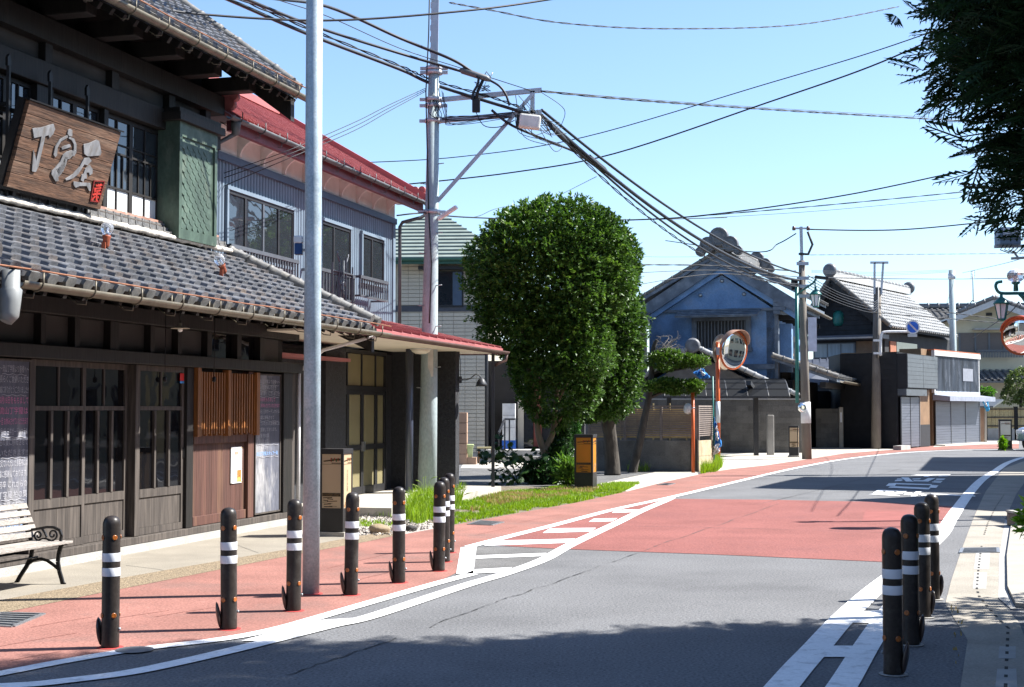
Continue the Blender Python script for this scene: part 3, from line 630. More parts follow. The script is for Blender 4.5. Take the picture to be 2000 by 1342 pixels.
while z < gz1-.2:
    for k in range(nsc+(r_ % 2)):
        u = gu0+.07+.075+(.15*k if r_ % 2 == 0 else .15*k-.075)
        if u < gu0+.12 or u > gu1-.12: continue
        link('copper_scale', sme, sb, MF.mat(u, gv+.004+.0, z) @ Matrix.Rotation(-.07, 4, 'X'))
    z += .075; r_ += 1
# upper roof
E2V, E2Z = -.22, 6.02
u1 = 6.55; b = MB(); SL2 = math.radians(36); sdir2 = Vector((-MF.n[0]*math.cos(SL2), -MF.n[1]*math.cos(SL2), math.sin(SL2))); zr = E2Z+(E2V+5)*math.tan(SL2)
b.hexa([MF.P(-4, E2V, E2Z-.09), MF.P(u1, E2V, E2Z-.09), MF.P(u1, -5, zr-.09), MF.P(-4, -5, zr-.09), MF.P(-4, E2V, E2Z-.015), MF.P(u1, E2V, E2Z-.015), MF.P(u1, -5, zr-.015), MF.P(-4, -5, zr-.015)])
b.hexa([MF.P(-4, -5, zr-.09), MF.P(u1, -5, zr-.09), MF.P(u1, -9.6, E2Z-.09), MF.P(-4, -9.6, E2Z-.09), MF.P(-4, -5, zr-.015), MF.P(u1, -5, zr-.015), MF.P(u1, -9.6, E2Z-.015), MF.P(-4, -9.6, E2Z-.015)])
uroof = b.build('upper_roof', woodb, mach)
M1 = roofM(MF.P(-2.0, E2V+.06, E2Z-.025), (MF.d[0], MF.d[1], 0), sdir2)
b = MB(); tile_field(b, M1, 31, 24, .27, .22, r=.072, th=.045, lift=.046); b.build('upper_roof_tiles', tilem, uroof, kind='stuff')
for i in range(31): link('eave_end_tile', cme, uroof, M1 @ Matrix.Translation((i*.27+.055, -.035, .015)))
for du, dz in ((6.28, .10), (6.52, .07)):
    a = MF.P(du, E2V+.05, E2Z+dz); ridge_run(uroof, a, a+sdir2*5.4, .07, .36, tilew)
gutter_set(uroof, MF, -2, 6.66, E2V+.14, E2Z-.07, gutm, .72)
b = MB(); b.tube([MF.P(-2+k*.55, E2V+.2, E2Z+.03+random.uniform(-.006, .006)) for k in range(17)], .0085, 6); b.build('copper_wire_rod', coppr, uroof)
for k in range(40):
    u = -3+k*.25
    if u > 6.5: break
    b = MB(); b.bar(MF.P(u, E2V-.03, E2Z-.13), MF.P(u, WV-.1, E2Z-.13+(E2V-WV+.07)*math.tan(SL2)), .06, .08); b.build('rafter', woodb, uroof)
for k in range(10):
    u = 5.75-k*1.0; b = MB(); b.fbox(MF, u, u+.22, WV-.1, WV+.62, zw+.80, zw+1.0); b.build('eave_bracket', wood, uroof, bevel=.01)
fpart('eave_purlin', MF, wood, uroof, [(-4, 6.45, WV+.45, WV+.63, zw+1.002, zw+1.13)])
b = MB(); a0 = MF.P(6.5, E2V, E2Z-.22); b.hexa([MF.P(6.38, E2V-.02, E2Z-.42), MF.P(6.50, E2V-.02, E2Z-.42), MF.P(6.50, -5, zr-.42), MF.P(6.38, -5, zr-.42), MF.P(6.38, E2V-.02, E2Z-.1), MF.P(6.50, E2V-.02, E2Z-.1), MF.P(6.50, -5, zr-.1), MF.P(6.38, -5, zr-.1)]); b.build('bargeboard', wood, uroof)
b = MB(); z1_ = EZ+(EV+1.2)*math.tan(SL); b.hexa([MF.P(6.28, EV-.02, EZ-.34), MF.P(6.38, EV-.02, EZ-.34), MF.P(6.38, -1.2, z1_-.34), MF.P(6.28, -1.2, z1_-.34), MF.P(6.28, EV-.02, EZ-.08), MF.P(6.38, EV-.02, EZ-.08), MF.P(6.38, -1.2, z1_-.08), MF.P(6.28, -1.2, z1_-.08)]); b.build('bargeboard', wood, lroof)
# ================================================================ things on and before the wooden shop
# big leaning signboard on the lower roof
SB = MF.P(.78, -.86, 3.84); sx = Vector((MF.d[0], MF.d[1], 0)); sup = (MF.P(0, -.60, 4.73)-MF.P(0, -.86, 3.84)); SH = sup.length; sup.normalize(); sn = sx.cross(sup)
SW = 1.76
sign = thing('signboard', 'large leaning plank signboard with carved silver characters above the lower roof', 'signboard', SB)
def SP(x, y, h=0.0): return SB+sx*x+sup*y+sn*h        # x along, y up, h out of the board (sn points to the street)
if sn.dot(Vector((MF.n[0], MF.n[1], 0))) < 0: sn = -sn
ys = [0, .155, .29, .42, .545, .665, .79, SH]
for i in range(7):
    b = MB(); a, c = ys[i]+.002, ys[i+1]-.002; h = random.uniform(-.003, .003)
    b.hexa([SP(0, a, -.05), SP(SW, a, -.05), SP(SW, a, h), SP(0, a, h), SP(0, c, -.05), SP(SW, c, -.05), SP(SW, c, h), SP(0, c, h)]); b.build('plank', woods, sign, bevel=.004)
b = MB(); b.hexa([SP(-.03, -.03, -.13), SP(SW+.03, -.03, -.13), SP(SW+.03, -.03, -.052), SP(-.03, -.03, -.052), SP(-.03, SH+.01, -.13), SP(SW+.03, SH+.01, -.13), SP(SW+.03, SH+.01, -.052), SP(-.03, SH+.01, -.052)])
b.hexa([SP(-.03, SH+.003, -.05), SP(SW+.03, SH+.003, -.05), SP(SW+.03, SH+.003, .02), SP(-.03, SH+.003, .02), SP(-.03, SH+.018, -.05), SP(SW+.03, SH+.018, -.05), SP(SW+.03, SH+.018, .02), SP(-.03, SH+.018, .02)])
b.build('backing_frame', iron, sign)
b = MB()
for x in (.25, 1.45): b.bar(SP(x, .1, -.14), MF.P(.78+x, -1.25, 4.1), .05); b.bar(SP(x, .8, -.14), MF.P(.78+x, -1.25, 4.75), .05); b.bar(SP(x, -.02, -.1), SP(x, -.16, -.1), .05)
b.build('bracket', iron, sign)
# carved characters: outlines in the board's own plane (from a 1968 x 1342 sketch of it)
def SPz(x, y, h):
    # bilinear from the sketch's four corners
    TL, TR, BR, BL = (255, 85), (1033, 352), (852, 1012), (47, 826)
    s_, t_ = .5, .5
    for _ in range(12):
        X = (1-s_)*(1-t_)*BL[0]+s_*(1-t_)*BR[0]+s_*t_*TR[0]+(1-s_)*t_*TL[0]; Y = (1-s_)*(1-t_)*BL[1]+s_*(1-t_)*BR[1]+s_*t_*TR[1]+(1-s_)*t_*TL[1]
        Xs = (1-t_)*(BR[0]-BL[0])+t_*(TR[0]-TL[0]); Xt = (1-s_)*(TL[0]-BL[0])+s_*(TR[0]-BR[0]); Ys = (1-t_)*(BR[1]-BL[1])+t_*(TR[1]-TL[1]); Yt = (1-s_)*(TL[1]-BL[1])+s_*(TR[1]-BR[1])
        D = Xs*Yt-Xt*Ys; ex, ey = x-X, y-Y; s_ += (ex*Yt-ey*Xt)/D; t_ += (ey*Xs-ex*Ys)/D
    return SP(s_*SW, t_*SH, h)
silv = mat('silvered_carving', (.20, .20, .205), rough=.5, var=.35, scale=10, stretch=(1, 1, .4), metal=.15, wear=(.14, .12, .10), wscale=16, wamt=.7)
def stroke(name, polys, m, h0=.003, h1=.013):
    b = MB()
    for p in polys:
        q0 = [SPz(x, y, h0) for x, y in p]; q1 = [SPz(x, y, h1) for x, y in p]; n = len(p)
        b.add(q0+q1, [tuple(range(n, 2*n))]+[(i, (i+1) % n, n+(i+1) % n, n+i) for i in range(n)])
    return b.build(name, m, sign)
stroke('carved_character', [[(260, 320), (330, 312), (430, 278), (442, 320), (425, 365), (395, 398), (388, 375), (360, 382), (345, 450), (318, 560), (300, 640), (275, 690), (245, 685), (250, 620), (262, 500), (275, 560), (280, 600), (300, 520), (320, 440), (330, 385), (270, 402)]], silv)
stroke('carved_character', [[(552, 330), (570, 318), (588, 330), (585, 382), (560, 380), (545, 360)], [(440, 560), (425, 540), (440, 470), (480, 410), (545, 372), (550, 390), (490, 425), (460, 480), (455, 545)], [(560, 385), (600, 400), (622, 450), (620, 520), (600, 552), (575, 530), (598, 500), (600, 450), (580, 412), (555, 400)],
    [(495, 478), (520, 462), (565, 450), (575, 470), (525, 488), (498, 496)], [(505, 540), (540, 512), (585, 500), (590, 545), (560, 575), (525, 572), (520, 640), (490, 700), (462, 730), (466, 762), (440, 768), (405, 705), (410, 680), (440, 650), (480, 600)], [(445, 665), (480, 640), (505, 600), (520, 560), (545, 560), (530, 620), (505, 680), (470, 720)]], silv)
stroke('carved_character', [[(685, 450), (735, 440), (800, 412), (822, 420), (845, 520), (835, 545), (720, 552), (690, 530)], [(690, 568), (735, 562), (755, 590), (720, 630), (690, 620), (640, 700), (590, 740), (530, 758), (525, 745), (590, 705), (650, 640)], [(700, 660), (740, 625), (765, 660), (765, 700), (740, 716), (735, 690), (710, 690), (715, 740), (690, 745), (685, 770), (660, 755), (670, 710), (685, 700)], [(595, 765), (660, 775), (745, 780), (752, 800), (750, 850), (735, 845), (715, 805), (650, 805), (615, 820), (598, 800)]], silv)
rs = mat('seal_red', (.42, .03, .02), rough=.6, var=.2, scale=20)
stroke('seal_frame', [[(780, 758), (882, 764), (884, 772), (784, 768)], [(876, 766), (884, 768), (835, 945), (827, 943)], [(780, 760), (788, 762), (758, 935), (750, 933)], [(750, 928), (835, 938), (833, 948), (748, 938)]], mat('seal_dark_red', (.16, .015, .012), rough=.6))
stroke('seal_character', [[(800, 790), (812, 800), (820, 785), (830, 798), (850, 788), (862, 800), (835, 812), (800, 810)], [(785, 825), (848, 818), (850, 828), (800, 836), (796, 860), (784, 862)], [(800, 845), (842, 838), (846, 848), (818, 856), (820, 866), (845, 868), (842, 880), (800, 882), (775, 888), (770, 876), (804, 866)], [(800, 880), (815, 882), (810, 925), (822, 932), (818, 945), (800, 940)], [(790, 890), (798, 898), (768, 928), (755, 932)], [(818, 890), (828, 900), (822, 915), (815, 905)]], rs)
# iron uprights beside the sign
for k, x in enumerate((15, 97, 170)):
    u = MF.U(x, -.98, 250); t = thing('iron_bracket_post', ['left', 'middle', 'right'][k]+'most tall black iron upright behind the carved signboard', 'iron post', MF.P(u, -.98, 3.75), group='iron uprights behind the signboard')
    b = MB(); b.bar(MF.P(u, -.98, 3.75), MF.P(u, -.98, 5.15), .05, .03); b.prism([MF.P(u-.03, -.97, 5.15), MF.P(u+.03, -.97, 5.15), MF.P(u+.03, -.97, 5.22), MF.P(u, -.97, 5.28), MF.P(u-.03, -.97, 5.24)], (MF.n[0]*-.03, MF.n[1]*-.03, 0)); b.build('upright', iron, t)
    b = MB(); b.bar(MF.P(u, -.98, 4.75), MF.P(u, -1.28, 4.75), .04); b.bar(MF.P(u, -.98, 3.95), MF.P(u, -1.28, 3.95), .04); b.build('stay', iron, t)
# bulbs on the lower roof, pendant lamp and cords under the eave
clear = mat('bulb_glass', (.85, .87, .9), rough=.05, var=.02, trans=.85, spec=.6); rust = mat('rust_red_socket', (.25, .06, .025), rough=.6, var=.3, scale=30)
for (x, y, v, lab, tilt) in ((207, 503, .12, 'round clear floodlight bulb in an orange socket, left on the tiled roof', .1), (436, 548, .25, 'round clear floodlight bulb tipped over on the tiled roof near its right end', -.75)):
    u, z = MF.pix(x, y, v); z = EZ+(EV-v)*math.tan(SL)+.05
    t = thing('floodlight_bulb', lab, 'floodlight', MF.P(u, v, z)); M = MF.mat(u, v, z+.12) @ Matrix.Rotation(tilt, 4, 'Y')
    b = MB(); b.lathe([(.022, -.05), (.034, -.03), (.036, .04), (.045, .06), (.045, .075)], 12, M); b.build('socket', rust, t)
    b = MB(); b.lathe([(.03, .075), (.048, .10), (.066, .145), (.064, .18), (.045, .205), (.015, .216)], 16, M); b.build('bulb', clear, t)
    b = MB(); b.lathe([(.012, .075), (.02, .11), (.015, .16)], 8, M); b.build('reflector', mat('bulb_silver', (.7, .7, .7), rough=.2, metal=1), t)
    b = MB(); b.bar(MF.P(u-.12, v, z), MF.P(u+.06, v, z), .05, .015); b.bar(MF.P(u-.05, v, z), MF.P(u-.05, v, z+.12), .02, .04); b.build('mount', rust, t)
    b = MB(); b.tube([M @ Vector((0, 0, -.05)), MF.P(u+.03, v+.08, z+.02), MF.P(u+.06, v+.2, z-.06), MF.P(u+.02, v+.3, z-.1)], .005, 5); b.build('cord', iron, t)
u, z = MF.pix(352, 642, .62); t = thing('pendant_lamp', 'flat enamel pendant lamp with bare bulb under the lower eave', 'pendant lamp', MF.P(u, .62, z))
M = Matrix.Translation(MF.P(u, .62, z)); b = MB(); b.lathe([(.10, 0), (.098, .006), (.05, .02), (.022, .03), (.02, .06)], 20, M); b.build('shade', mat('enamel_beige', (.55, .5, .4), rough=.4), t)
b = MB(); b.lathe([(.008, -.035), (.025, -.025), (.028, -.005), (.018, .01)], 12, M); b.build('bulb', mat('white_bulb', (.85, .85, .82), rough=.3), t)
b = MB(); b.tube([M @ Vector((0, 0, .06)), M @ Vector((0, 0, .22))], .006, 6); b.build('stem', iron, t)
for x, lab in ((322, 'thin black pull cord hanging before the third glass door'), (418, 'thin black pull cord hanging before the lattice window')):
    u, z0 = MF.pix(x, 738, .35); t = thing('pull_cord', lab, 'cord', MF.P(u, .35, z0), group='pull cords under the eave')
    b = MB(); b.tube([MF.P(u, .35, 2.62), MF.P(u+.004, .35, z0+.3), MF.P(u, .35, z0)], .0045, 5); b.build('cord', iron, t)
    b = MB(); b.lathe([(.008, -.05), (.022, -.04), (.022, 0), (.008, .015)], 8, Matrix.Translation(MF.P(u, .35, z0))); b.build('pull', iron, t)
# park bench
wslat = mat('silvered_bench_slat', (.27, .245, .22), rough=.8, var=.2, scale=14, stretch=(1, 1, 4), fine=.25, fscale=40, bump=.3, bscale=30, rand=.12)
bu = -.80; bench = thing('park_bench', 'weathered slatted bench with black iron scroll arms in front of the chalkboard', 'bench', MF.P(-1.5, .65, 0))
def iron_end(u):
    e_ = MB(); f_ = lambda v, z: MF.P(u, v, z)
    def strap(pts, w=.03, t=.018):
        pts = [Vector(p) for p in pts]
        for a, c in zip(pts, pts[1:]): e_.bar(f_(a[0], a[1]), f_(c[0], c[1]), t, w, up=(MF.d[0], MF.d[1], 0)) if False else e_.bar(f_(a[0], a[1]), f_(c[0], c[1]), w, t, up=(MF.d[0], MF.d[1], 0))
    S2 = lambda *p: [Vector((a, c, 0)) for a, c in p]
    strap(S2((.90, .0), (.885, .05), (.86, .12), (.845, .2), (.855, .28), (.875, .335), (.89, .36)), .034)
    strap(S2((.925, .0), (.885, .005)), .03); strap(S2((.43, 0), (.465, .06), (.53, .15), (.575, .24), (.59, .345)), .034); strap(S2((.415, .0), (.45, .005)), .03)
    strap(S2((.54, .165), (.60, .205), (.67, .22), (.74, .205), (.80, .17), (.845, .14)), .024)
    strap(S2((.59, .345), (.68, .35), (.80, .345), (.93, .36)), .028)
    strap(S2((.59, .345), (.545, .43), (.50, .52), (.455, .62), (.425, .70)), .03)
    strap(S2((.535, .455), (.58, .475), (.65, .485), (.73, .50), (.80, .50), (.86, .475), (.88, .43), (.87, .39), (.88, .36)), .022)
    def spiral(cv, cz, r, a0, turns, sgn=1):
        strap([Vector((cv+r*(1-.75*k/18)*math.cos(a0+sgn*turns*2*pi*k/18), cz+r*(1-.75*k/18)*math.sin(a0+sgn*turns*2*pi*k/18), 0)) for k in range(19)], .013, .014)
    spiral(.645, .425, .045, -pi/2, 1.3, -1); spiral(.79, .435, .05, -pi/2, 1.3, 1)
    strap(S2((.645, .38), (.68, .395), (.715, .40), (.76, .385), (.82, .362)), .014); strap(S2((.68, .485), (.71, .45), (.73, .41)), .014)
    return e_.build('iron_end', iron, bench)
iron_end(bu); iron_end(bu-1.42)
def slat(v0, z0, v1, z1, th):
    b = MB(); dv, dz = v1-v0, z1-z0; L = math.hypot(dv, dz); nv, nz = -dz/L*th, dv/L*th; p = []
    for (a, c) in ((v0, z0), (v1, z1), (v1+nv, z1+nz), (v0+nv, z0+nz)): p.append((a, c))
    b.hexa([MF.P(bu-1.5, *p[0]), MF.P(bu+.07, *p[0]), MF.P(bu+.07, *p[1]), MF.P(bu-1.5, *p[1]), MF.P(bu-1.5, *p[3]), MF.P(bu+.07, *p[3]), MF.P(bu+.07, *p[2]), MF.P(bu-1.5, *p[2])])
    return b
for k in range(5):
    a = .60+.072*k; slat(a, .358, a+.063, .358, .022).build('seat_slat', wslat, bench, bevel=.004)
for k in range(5):
    t0 = .06+k*.185; t1 = t0+.14; v_ = lambda t: .575-.155*t; z_ = lambda t: .37+.335*t
    slat(v_(t0)+.02, z_(t0)+.012, v_(t1)+.02, z_(t1)+.012, -.022).build('back_slat', wslat, bench, bevel=.004)
b = MB(); b.tube([MF.P(bu-1.42, .64, .235), MF.P(bu, .64, .235)], .009, 6); b.build('tie_rod', iron, bench)
# ================================================================ blue-grey house with red metal roof and porch
BF = Fr((-2.11, 25.26), (.2558, .967))
bhouse = thing('blue_house', 'blue-grey corrugated two-storey house with red metal roof behind the wooden shop', 'house', BF.P(-4, -2))
cbl = mat('blue_corrugated_metal', (.152, .20, .25), rough=.5, var=.08, scale=3, spec=.4, wear=(.11, .145, .18), wscale=1.4, wamt=.55)
tbl = mat('slate_blue_trim', (.055, .085, .135), rough=.5, var=.1); crm = mat('cream_cornice', (.64, .645, .61), rough=.8, var=.1, scale=3, wear=(.48, .47, .43), wscale=4, wamt=.4)
redm = mat('red_metal_roof', (.34, .105, .10), rough=.55, var=.12, scale=2, spec=.45, wear=(.25, .07, .07), wscale=1.6, wamt=.7); redd = mat('dark_red_fascia', (.15, .04, .05), rough=.55, var=.15)
dst = mat('charcoal_stucco', (.030, .031, .035), rough=.92, var=.25, scale=20, bump=.6, bscale=50)
alum = mat('grey_sash', (.10, .11, .125), rough=.4, metal=.3, var=.1); blk = mat('black_frame', (.018, .018, .02), rough=.5)
class SetBack(Fr):
    """the upper storey's frame: set back from the porch front and a tenth larger than the unit drawing"""
    K = 1.1
    def P(s_, u, v, z=0.0):
        p = Fr.P(s_, u*s_.K, v*s_.K); return Vector((p.x, p.y, EYE+(z-EYE)*s_.K))
    def pix(s_, x, y, v=0.0):
        u, z = Fr.pix(s_, x, y, 0) if False else s_._pix(x, y, v); return u, z
    def _pix(s_, x, y, v):
        p = s_.P(0, v); a, b, c = ray(x, y); nx, ny = s_.n; t = (nx*p.x+ny*p.y)/(nx*a+ny*b); X, Y = a*t, b*t
        return ((X-s_.O[0])*s_.d[0]+(Y-s_.O[1])*s_.d[1])/s_.K, EYE+c*t/s_.K
BU = SetBack((-2.11*1.1, 25.26*1.1), (.2558, .967))
fpart('wall', BU, cbl, bhouse, [(-6.98, 0, -6, -.04, 2.5, 5.2)])
b = MB(); n = 92; V = []
u = -6.95
while u < -.10:
    for (du, h) in ((0, 0), (.018, .022), (.055, .022), (.073, 0)):
        V += [BU.P(u+du, -.02+h, 2.6), BU.P(u+du, -.02+h, 4.83)]
    u += .097
b.add(V, [(2*i, 2*i+2, 2*i+3, 2*i+1) for i in range(len(V)//2-1)]); b.build('corrugated_siding', cbl, bhouse)
fpart('corner_trim', BU, cbl, bhouse, [(-.10, .02, -.06, .03, 2.5, 4.83)])
fpart('trim_band', BU, tbl, bhouse, [(-6.98, .04, -.04, .05, 4.83, 4.93)])
fpart('cornice_frieze', BU, crm, bhouse, [(-6.98, .02, -.04, .012, 4.932, 5.25)])
fpart('soffit', BU, crm, bhouse, [(-7.2, .3, -.04, .40, 5.225, 5.245)])
for k in range(9):
    u = -.42-k*.74; b = MB(); pts = [(.012, 5.222), (.36, 5.222), (.36, 5.19)]+[(.36-.34*math.sin(a), 4.95+.24*math.cos(a)) for a in [pi/2*j/7 for j in range(8)]]+[(.012, 4.95)]
    pts = [(.36, 5.222), (.36, 5.195)]+[(.055+.30*(1-math.cos(a)), 4.955+.235*math.sin(a)) for a in [pi/2*(1-j/8) for j in range(9)]]+[(.012, 4.955), (.012, 5.222)]
    b.prism([BU.P(u, v, z) for v, z in pts], (BU.d[0]*.045, BU.d[1]*.045, 0)); b.build('cornice_bracket', crm, bhouse)
# roof
rv = -2.42; rz = BU.pix(535, 222, rv)[1]; ez = 5.28; ev = .46
b = MB()
b.hexa([BU.P(-7.45, ev, ez-.06), BU.P(.32, ev, ez-.06), BU.P(.32, rv, rz-.06), BU.P(-7.45, rv, rz-.06), BU.P(-7.45, ev, ez), BU.P(.32, ev, ez), BU.P(.32, rv, rz), BU.P(-7.45, rv, rz)])
b.hexa([BU.P(-7.45, rv, rz-.06), BU.P(.32, rv, rz-.06), BU.P(.32, 2*rv-ev, ez-.06), BU.P(-7.45, 2*rv-ev, ez-.06), BU.P(-7.45, rv, rz), BU.P(.32, rv, rz), BU.P(.32, 2*rv-ev, ez), BU.P(-7.45, 2*rv-ev, ez)])
broof = b.build('roof', redm, bhouse)
k = 0; u = -7.4
while u < .3:
    b = MB(); b.bar(BU.P(u, ev+.01, ez+.014), BU.P(u, rv, rz+.014), .03, .028); b.build('roof_seam', redm, broof); u += .2
b = MB(); b.bar(BU.P(.34, ev+.06, ez+.05), BU.P(.34, rv, rz+.06), .16, .13); b.build('verge_cap', redm, broof)
b = MB(); b.bar(BU.P(-7.45, rv, rz+.06), BU.P(.42, rv, rz+.06), .2, .14); b.build('ridge_cap', redm, broof)
for (u, v, z) in ((.34, ev-.1, ez+.16), (.4, rv, rz+.16), (-7.4, ev-.05, ez+.2)):
    M = Matrix.Translation(BU.P(u, v, z)) @ Matrix.Rotation(BU.rot(), 4, 'Z') @ Matrix.Rotation(pi/2, 4, 'Y'); b = MB()
    for (dx, dy, r) in ((0, 0, .09), (-.1, .07, .07), (-.1, -.07, .07)): b.lathe([(r, -.05), (r, .05)], 12, M @ Matrix.Translation((dx+.05, dy, 0)))
    b.build('finial', redm, broof)
fpart('fascia', BU, redd, bhouse, [(-7.4, .34, .37, .44, 5.09, 5.225)])
gutter_set(bhouse, BU, -7.62, .42, .52, 5.24, gutg, .7, .055)
b = MB(); q = [BU.P(.36, .50, 5.19), BU.P(.36, .50, 5.05), BU.P(.30, .40, 4.98), BU.P(.12, .12, 4.88), BU.P(.10, .08, 4.8), BU.P(.10, .08, 2.85)]; b.tube(q, .035, 8); b.build('rain_pipe', gutg, bhouse)
b = MB(); b.tube([BU.P(-7.4, .5, 5.2), BU.P(-7.4, .5, 5.05), BU.P(-7.55, .1, 4.8), BU.P(-7.55, .1, 3)], .035, 8); b.lathe([(.05, -.1), (.07, .05), (.07, .1)], 10, Matrix.Translation(BU.P(-7.4, .5, 5.12))); b.build('rain_pipe', gutg, bhouse)
# upper windows
uB = lambda x, y=480: BU.U(x, 0, y)
def bwin(x0, x1, z0, z1, fr):
    u0, u1 = uB(x0), uB(x1); s_ = fpart('window', BU, cbl, bhouse, [(u0-.05, u1+.05, -.02, .05, z1+.02, z1+.07), (u0-.05, u0, -.02, .045, z0, z1+.02), (u1, u1+.05, -.02, .045, z0, z1+.02), (u0-.05, u1+.05, -.02, .07, z0-.04, z0)])
    fpart('black_frame', BU, blk, s_, [(u0, u1, -.01, .03, z1-.03, z1+.018), (u0, u1, -.01, .03, z0+.001, z0+.03)])
    w_ = u1-u0
    for i in range(len(fr)-1):
        a, c = u0+w_*fr[i], u0+w_*fr[i+1]
        fpart('pane', BU, bglass, s_, [(a+.02, c-.02, -.01, .014+.004*(i % 2), z0+.03, z1-.03)])
        fpart('stile', BU, alum if i == 2 else blk, s_, [(a-.025, a+.025, -.01, .031, z0+.031, z1-.031)])
    fpart('stile', BU, blk, s_, [(u1-.03, u1, -.01, .031, z0+.031, z1-.031)])
bwin(441, 569, 3.62, 4.45, (0, .25, .52, .76, 1)); bwin(625, 681, 3.2, 4.45, (0, .42, 1)); bwin(705, 746, 3.68, 4.45, (0, .45, 1))
def railing(x0, x1, z0, z1, v, n):
    u0, u1 = BU.U(x0, v, 520), BU.U(x1, v, 560); r_ = fpart('window_railing', BU, alum, bhouse, [(u0, u1, v-.02, v+.02, z1-.05, z1), (u0, u1, v-.015, v+.015, z0, z0+.035), (u0, u0+.03, .0, v-.02, z1-.045, z1-.005), (u1-.03, u1, .0, v-.02, z1-.045, z1-.005), (u0, u0+.03, .0, v-.02, z0+.002, z0+.033), (u1-.03, u1, .0, v-.02, z0+.002, z0+.033)])
    for i in range(n+1):
        u = u0+(u1-u0-.024)*i/n; fpart('baluster', BU, alum, r_, [(u, u+.024, v-.01, v+.01, z0+.036, z1-.051)])
    return r_, u0, u1
railing(449, 582, 3.27, 3.68, .3, 24); r_, a, c = railing(625, 692, 3.22, 3.66, .3, 12); railing(703, 757, 3.35, 3.70, .3, 12)
b = MB(); m_ = (a+c)/2+.12
for du in (-.42, -.14, .14, .42): b.bar(BU.P(m_+du, .335, 3.14), BU.P(m_+du, .335, 3.78+(.12 if abs(du) < .2 else 0)), .025)
for s_ in (-1, 1):
    b.tube([BU.P(m_+s_*(.14+.10*math.sin(t)), .335, 3.80+.16*math.sin(t*.9)) for t in [j*.35 for j in range(8)]], .012, 5)
    b.tube([BU.P(m_+s_*(.05+.05*math.cos(t)), .335, 3.45+.07*math.sin(t)) for t in [j*.5 for j in range(11)]], .009, 5)
    b.tube([BU.P(m_+s_*.05, .335, 3.16), BU.P(m_+s_*.03, .335, 3.4), BU.P(m_+s_*.05, .335, 3.85)], .009, 5)
b.bar(BU.P(m_-.43, .335, 3.15), BU.P(m_+.43, .335, 3.15), .025); b.bar(BU.P(m_-.43, .335, 3.66), BU.P(m_+.43, .335, 3.66), .022); b.build('ornamental_grille', alum, r_)
# ground floor: doors, wing wall, porch roof
fpart('ground_floor_wall', BF, dst, bhouse, [(-6.98, 0, -6, -.03, 0, 2.5)])
fpart('porch_slab', BF, concl, bhouse, [(-4.6, 1.35, -.03, 1.62, 0, .13)])
fpart('wing_wall', BF, dst, bhouse, [(.0, .22, -6, 1.16, .131, 2.62)])
tan = mat('tan_frosted_glass', (.235, .205, .115), rough=.25, var=.12, scale=1.5, spec=.5)
uD = lambda x: BF.U(x, 0, 850)
d0, d1 = uD(655), uD(748)
fr_ = fpart('door_frame', BF, blk, bhouse, [(d0-.05, d0, -.02, .05, .131, 2.52), (d1, d1+.05, -.02, .05, .131, 2.52), (d0, d1, -.02, .05, 2.46, 2.52), (d0, d1, -.02, .05, 1.84, 1.92)])
W_ = d1-d0; cuts = (0, .2, .5, .8, 1.0)
for i in range(4):
    a, c = d0+W_*cuts[i], d0+W_*cuts[i+1]
    fpart('transom_pane', BF, tan, fr_, [(a+.03, c-.03, -.01, .012, 1.93, 2.45)]); fpart('transom_bar', BF, blk, fr_, [(a-.02, a+.02, -.01, .03, 1.921, 2.459)])
for i in range(4):
    a, c = d0+W_*cuts[i], d0+W_*cuts[i+1]; dr = i in (1, 2)
    d_ = fpart('door' if dr else 'side_light', BF, blk, bhouse, [(a+.003, a+.055, -.01, .04, .14, 1.838), (c-.055, c-.003, -.01, .04, .14, 1.838), (a+.055, c-.055, -.01, .04, .14, .26), (a+.055, c-.055, -.01, .04, .86, .95), (a+.055, c-.055, -.01, .04, 1.78, 1.838)])
    fpart('pane', BF, tan, d_, [(a+.055, c-.055, 0, .015, .261, .859)]); fpart('pane', BF, tan, d_, [(a+.055, c-.055, 0, .015, .951, 1.779)])
    if i == 1: fpart('handle', BF, steel, d_, [(c-.05, c-.02, .04, .075, .84, 1.0)])
    if i == 2: fpart('handle', BF, steel, d_, [(a+.02, a+.05, .04, .075, .84, 1.0)])
fpart('red_awning', BF, redm, bhouse, [(-6.0, d0-.25, 0, .35, 2.28, 2.33)]); fpart('dark_wall_post', BF, dst, bhouse, [(d0-.9, d0-.06, -.03, .2, .131, 2.5)])
# porch roof
pf, pe = 1.66, 1.32
bu_, bv_, bz_ = 2.35, -.85, 3.16
b = MB()
b.hexa([BF.P(-6.9, pf, 2.60), BF.P(pe, pf, 2.60), BF.P(bu_, bv_, bz_), BF.P(-6.9, bv_, bz_), BF.P(-6.9, pf, 2.65), BF.P(pe, pf, 2.65), BF.P(bu_, bv_, bz_+.05), BF.P(-6.9, bv_, bz_+.05)])
proof = b.build('porch_roof', redm, bhouse)
u = -6.8
while u < pe:
    b = MB(); b.bar(BF.P(u, pf, 2.665), BF.P(u+(bu_-pe)*max(0, (u+2)/(pe+2)), bv_, bz_+.065), .025, .03); b.build('roof_seam', redm, proof); u += .42
fpart('porch_ceiling', BF, mat('cream_ceiling', (.74, .68, .56), rough=.8, var=.06, scale=3), bhouse, [(-6.9, pe-.03, .0, pf-.03, 2.555, 2.58)])
fpart('porch_fascia', BF, redd, bhouse, [(-6.9, pe, pf-.025, pf+.0, 2.54, 2.60), (pe-.025, pe, -.9, pf-.026, 2.54, 2.60)])
gb = mat('brown_gutter', (.085, .045, .035), rough=.45, var=.2)
